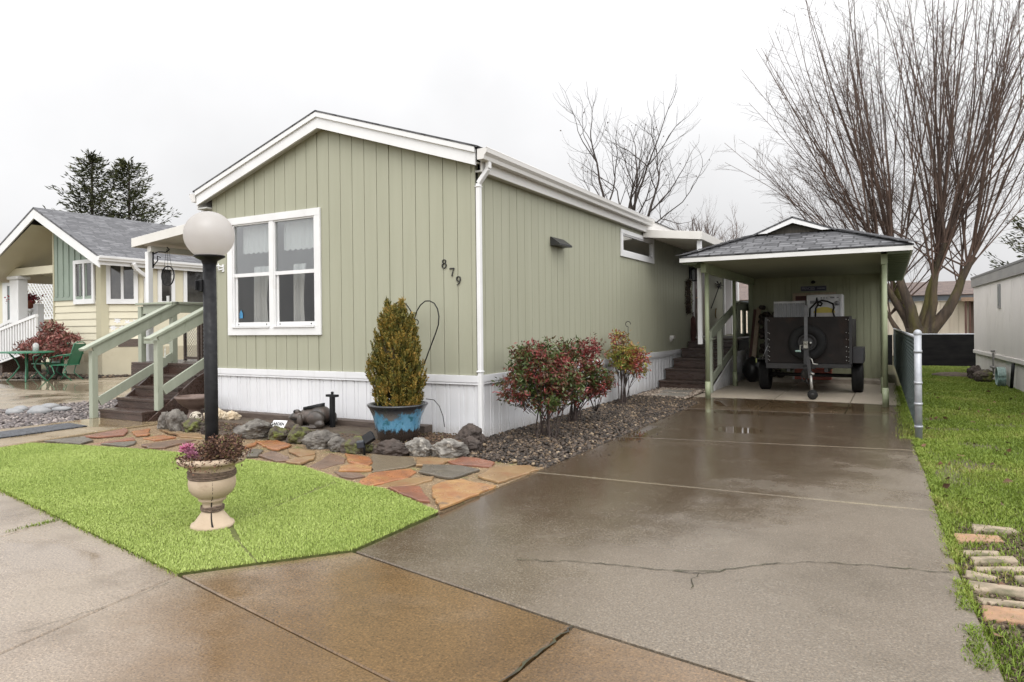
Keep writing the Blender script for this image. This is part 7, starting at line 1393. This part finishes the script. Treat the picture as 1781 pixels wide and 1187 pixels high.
def nwin(fr, glass_pts, nmul, name='window'):
    """window on a vertical plane: fr = (p0, p1, z0, z1) with p0,p1 plan points; outward is to the right of p1->p0"""
    (a, b, z0, z1) = fr; a = Vector(a); b = Vector(b); d = (b - a).normalized(); o = Vector((d.y, -d.x)); L = (b - a).length; m = MB(); q = lambda s, off_: a + d * s + o * off_
    def bx_(s0, s1, z_0, z_1, o0, o1):
        P = [q(s0, o0), q(s1, o0), q(s1, o1), q(s0, o1)]; m.add([(p.x, p.y, z_0) for p in P] + [(p.x, p.y, z_1) for p in P], [(0, 1, 2, 3), (7, 6, 5, 4), (0, 4, 5, 1), (1, 5, 6, 2), (2, 6, 7, 3), (3, 7, 4, 0)])
    w = .11; bx_(0, L, z1 - w, z1, .0, .05); bx_(0, L, z0, z0 + w * 1.3, 0, .05); bx_(0, w, z0 + w * 1.3, z1 - w, 0, .049); bx_(L - w, L, z0 + w * 1.3, z1 - w, 0, .049)
    for k in range(nmul): s_ = w + (L - 2 * w) * (k + 1) / (nmul + 1); bx_(s_ - .035, s_ + .035, z0 + w * 1.3, z1 - w, .01, .045)
    wn_ = m.build(name, WHITE, nh); m = MB(); P = [q(w, .012), q(L - w, .012)]; m.poly([(P[0].x, P[0].y, z0 + w), (P[1].x, P[1].y, z0 + w), (P[1].x, P[1].y, z1 - w), (P[0].x, P[0].y, z1 - w)]); m.build('pane', DGL, wn_)
def mk_dgl():
    t = NT('dark reflecting glass'); t.bsdf(t.mix(t.rng(t.noise(t.tc.outputs['Object'], 1.6, 4), .4, .7), (.02, .02, .02), (.075, .07, .065)), .03, spec=.9); return t.m
DGL = mk_dgl()
nwin(((-17.05, FYn - .03), (-16.0, FYn - .03), 2.12, 3.42), None, 1); nwin(((-15.60, 4.87), (-15.02, 5.45), 2.10, 3.32), None, 1); nwin(((-14.95, 6.0), (-14.95, 6.55), 2.05, 3.3), None, 0); nwin(((-14.95, 6.85), (-14.95, 7.9), 2.05, 3.3), None, 0)
m = MB(); downspout(m, [(-14.70, 5.1, 3.25), (-14.75, 5.2, 3.1), (-14.9, 5.62, 2.9), (-14.9, 5.62, .15), (-14.75, 5.5, .05)], .11, .1); m.build('downspout', WHITE, nh, bevel=.015)
m = MB(); m.box(-15.98, -15.92, FYn - .03, FYn - .02, .5, .6); m.box(-16.6, -16.2, FYn - .035, FYn - .02, .42, .68); m.build('vent', M('tan vent', (.33, .29, .2), (.25, .22, .15), scale=20, stretch=(8, 1, 1)), nh)
# white flowers art on its wall
fa = thing('flower_ornament', 'white metal flowers fixed to the neighbouring wall below the corner window', 'ornament', (-15.2, 5.2, 1.5)); r_ = random.Random(3)
for k, (u, z) in enumerate(((.0, 1.42), (.10, 1.62), (.22, 1.40), (.34, 1.55), (.44, 1.46), (.52, 1.56))):
    c = Vector((-15.50 + u * .78, 5.02 + u * .78 - .03, z)); m = MB(); t1 = Vector((.707, .707, 0))
    for q in range(6):
        a = q * 1.0472 + k * .4; e_ = t1 * math.cos(a) + Vector((0, 0, math.sin(a))); f_ = t1 * -math.sin(a) + Vector((0, 0, math.cos(a))); P = [c, c + e_ * .05 + f_ * .026, c + e_ * .115, c + e_ * .05 - f_ * .026]; o2 = Vector((.707, -.707, 0)) * .012
        m.add(P + [p_ + o2 for p_ in P], [(0, 1, 2, 3), (7, 6, 5, 4), (0, 4, 5, 1), (1, 5, 6, 2), (2, 6, 7, 3), (3, 7, 4, 0)])
    m.build('flower', WHITE, fa)
# railing of the neighbour's steps
nr = thing('white_railing', 'white baluster railing along the neighbouring porch steps', 'railing', (-18.8, 4.3, 0)); zt_ = lambda x: 2.0 + (x + 17.24) * .1977
m = MB(); m.bar((-22.0, 4.3, zt_(-22.0)), (-18.22, 4.3, zt_(-18.22)), .09, .09); m.build('top_rail', WHITE, nr); m = MB(); m.bar((-22.0, 4.3, zt_(-22) - 1.0), (-18.22, 4.3, zt_(-18.22) - 1.0), .06, .08); m.build('bottom_rail', WHITE, nr)
for k in range(24): x = -21.9 + k * .157; m = MB(); m.box(x, x + .07, 4.27, 4.33, zt_(x) - .98, zt_(x) - .03); m.build('baluster', WHITE, nr)
nr2 = thing('white_railing', 'second white railing behind the first, with the flower pots on it', 'railing', (-21, 5.6, 0)); z2 = lambda x: 2.1 + (x + 20.95) * .25
m = MB(); m.bar((-24, 5.6, z2(-24)), (-20.9, 5.6, 2.09), .09, .11); m.box(-20.85, -20.6, 5.5, 5.7, 1.25, 2.25); m.box(-22.2, -20.9, 5.45, 5.75, 2.02, 2.09); m.build('top_rail', WHITE, nr2)
for k in range(18): x = -23.9 + k * .165; m = MB(); m.box(x, x + .07, 5.57, 5.63, z2(x) - .95, z2(x) - .05); m.build('baluster', WHITE, nr2)
m = MB()
for k in range(6): m.box(-23.4 + k * .5, -22.9 + k * .5, 4.36, 5.5, 0, .2 + k * .19)
tag(m.build('porch_steps', BROWNSTEP), 'dark brown steps rising between the neighbouring white railings', 'porch steps')
def fpot(lab, x, y, z, seed):
    t = thing('geranium_pot', lab, 'flower pot', (x, y, z), group='flower pots on the white railing'); m = MB(); m.lathe([(0, 0), (.10, 0), (.14, .22), (.155, .22), (.155, .27), (.13, .27), (0, .24)], (x, y, z), 18); m.build('clay_pot', TERRA, t)
    rr = np.random.RandomState(seed); P = np.array([x, y, z + .36]) + rr.normal(0, 1, (420, 3)) * np.array([.17, .14, .075]); V, Fc = leaves(P, np.full(420, .075), np.full(420, .05), rr); mesh_np('red_flowers', V, Fc, mat_island('red geranium', [(0, (.14, .012, .02)), (.7, (.28, .025, .04)), (.88, (.36, .05, .07)), (1, (.05, .07, .03))], .6), t)
fpot('left terracotta pot of red flowers on the white railing', -21.85, 5.6, 2.09, 1); fpot('right terracotta pot of red flowers on the white railing', -21.25, 5.6, 2.09, 2)
# lattice screen and the white house farther left
lt = thing('lattice_screen', 'white diagonal lattice screen on the neighbouring porch', 'lattice', (-25, 8.8, 1.3)); m = MB(); x0_, x1_, z0_, z1_ = -28.6, -23.5, 1.9, 3.68
for k in range(-12, 34):
    for sg in (1, -1):
        u0 = x0_ + k * .22; u1 = u0 + sg * (z1_ - z0_); t0, t1 = 0., 1.; du = u1 - u0
        lo_t, hi_t = sorted(((x0_ - u0) / du, (x1_ - u0) / du)); t0, t1 = max(0, lo_t), min(1, hi_t)
        if t1 - t0 > .02: m.bar((u0 + du * t0, 8.8 + .02 * sg, z0_ + (z1_ - z0_) * t0), (u0 + du * t1, 8.8 + .02 * sg, z0_ + (z1_ - z0_) * t1), .02, .075, (0, 1, 0)) if False else m.bar((u0 + du * t0, 8.8 + .02 * sg, z0_ + (z1_ - z0_) * t0), (u0 + du * t1, 8.8 + .02 * sg, z0_ + (z1_ - z0_) * t1), .012, .07)
m.box(x0_ - .1, x0_, 8.75, 8.85, .0, 3.75); m.box(x1_, x1_ + .1, 8.75, 8.85, 0, 3.75); m.box(x0_, x1_, 8.76, 8.84, 3.68, 3.76); m.box(x0_, x1_, 8.76, 8.84, 1.82, 1.9); m.build('slats', WHITE, lt)
fh = thing('far_cream_home', 'cream home with white gutter at the left edge behind the lattice', 'house', (-33, 11, 0)); m = MB(); m.box(-42, -24, 9.4, 14, 0, 3.7); m.build('wall', NC, fh); m = MB(); m.box(-42.3, -23.8, 9.0, 9.2, 3.66, 3.86); m.build('gutter', WHITE, fh, bevel=.03); m = MB(); m.slope([(-42.3, 9.0, 3.88), (-23.8, 9.0, 3.88), (-23.8, 12, 4.35), (-42.3, 12, 4.35)], .05); m.build('roof', SHINGLE_N, fh)
m = MB(); m.box(-31.3, -30.9, 9.33, 9.399, 1.3, 3.55); m.box(-29.8, -29.35, 9.33, 9.399, 1.3, 3.55); m.box(-30.9, -29.8, 9.33, 9.398, 3.4, 3.55); d_ = m.build('door_frame', WHITE, fh); m = MB(); m.box(-30.9, -29.8, 9.36, 9.397, 1.3, 3.4); m.build('door', M('grey glass door', (.13, .15, .15), (.1, .115, .115), scale=2, rough=.15), fh)
# maple shrub by the table
js = thing('nandina_shrub', 'wide reddish nandina shrub behind the green patio table', 'shrub', (-17.0, 4.2, 0)); rr = np.random.RandomState(31); pts = []; m = MB()
for (cx, cy, cz, ax, ay, az, n) in ((-17.2, 4.1, .95, .65, .45, .3, 950), (-17.0, 4.1, 1.38, .38, .3, .25, 330), (-16.2, 3.9, .75, .55, .4, .26, 640), (-15.9, 3.9, 1.15, .5, .3, .1, 320), (-17.9, 4.0, .8, .5, .4, .3, 500)):
    q = rr.normal(size=(n, 3)); q /= np.linalg.norm(q, axis=1)[:, None]; q *= rr.uniform(.3, 1, (n, 1)) ** .5; pts.append(np.array([cx, cy, cz]) + q * np.array([ax, ay, az]))
    for k in range(5): m.tube([(-17 + rr.normal(0, .15), 4.2, 0), (-17 + (cx + 17) * .5, 4.15, cz * .5), (cx + rr.normal(0, .2), cy, cz)], [.025, .018, .008], 5)
m.build('stems', BARK_SMALL, js); P = np.concatenate(pts); V, Fc = leaves(P, np.full(len(P), .14), np.full(len(P), .045), rr); mesh_np('foliage', V, Fc, mat_island('dull red leaves', [(0, (.08, .05, .025)), (.3, (.14, .045, .035)), (.7, (.22, .065, .055)), (1, (.30, .14, .11))], .5), js)
# green patio set
PG = M('green painted iron', (.03, .16, .085), (.022, .12, .065), scale=6, rough=.35)
tb = thing('patio_table', 'green metal patio table before the reddish shrub', 'table', (-16.1, 3.0, 0)); m = MB(); m.prism([(-16.1 + .85 * math.cos(t * .2618) * 1.0, 3.0 + .55 * math.sin(t * .2618)) for t in range(24)], .76, .795, .008); m.build('tabletop', PG, tb)
for a in (.6, 2.5, 3.8, 5.6):
    c_, s_ = math.cos(a), math.sin(a); m = MB(); m.tube([(-16.1 + .55 * c_, 3 + .38 * s_, .76), (-16.1 + .30 * c_, 3 + .22 * s_, .55), (-16.1 + .22 * c_, 3 + .16 * s_, .38), (-16.1 + .42 * c_, 3 + .3 * s_, .15), (-16.1 + .62 * c_, 3 + .42 * s_, 0)], .02, 6); m.build('leg', PG, tb)
def chair(lab, x, y, rz):
    t = thing('patio_chair', lab, 'chair', (x, y, 0), rz, 'green patio chairs'); m = MB(); m.prism([(-.25, -.25), (.25, -.28), (.28, .25), (-.22, .25)], .41, .435, .006); m.build('seat', PG, t, local=True)
    m = MB(); m.bar((0, -.235, .43), (0, -.43, .98), .46, .018, (0, 1, .3)); m.tube([(-.23, -.25, .43), (-.24, -.44, .98), (-.1, -.46, 1.03), (.1, -.46, 1.03), (.24, -.44, .98), (.23, -.25, .43)], .016, 6); m.build('backrest', PG, t, local=True)
    for s_ in (-1, 1):
        m = MB(); m.tube([(.22 * s_, .2, .42), (.24 * s_, .1, .2), (.26 * s_, .27, .0)], .015, 6); m.build('leg', PG, t, local=True); m = MB(); m.tube([(.2 * s_, -.2, .42), (.22 * s_, -.12, .2), (.24 * s_, -.36, .0)], .015, 6); m.build('leg', PG, t, local=True)
        m = MB(); m.tube([(.25 * s_, -.38, .72), (.28 * s_, -.05, .68), (.28 * s_, .2, .63), (.25 * s_, .2, .43)], .015, 6); m.build('armrest', PG, t, local=True)
    return t
chair('green metal chair tilted at the right side of the patio table', -15.35, 3.55, R(118)); chair('green metal chair at the left of the table, cut by the photo edge', -17.0, 2.35, R(-70)); chair('green chair behind the patio table, half hidden by the shrub', -16.6, 3.75, R(185))
m = MB(); m.lathe([(.06, .795), (.07, .80), (.07, .98), (.03, 1.02), (0, 1.03)], (-15.75, 3.05, 0), 10); tag(m.build('table_lantern', M('pale lantern metal', (.5, .5, .48), (.3, .3, .3), scale=20)), 'small pale lantern on the green patio table', 'lantern')
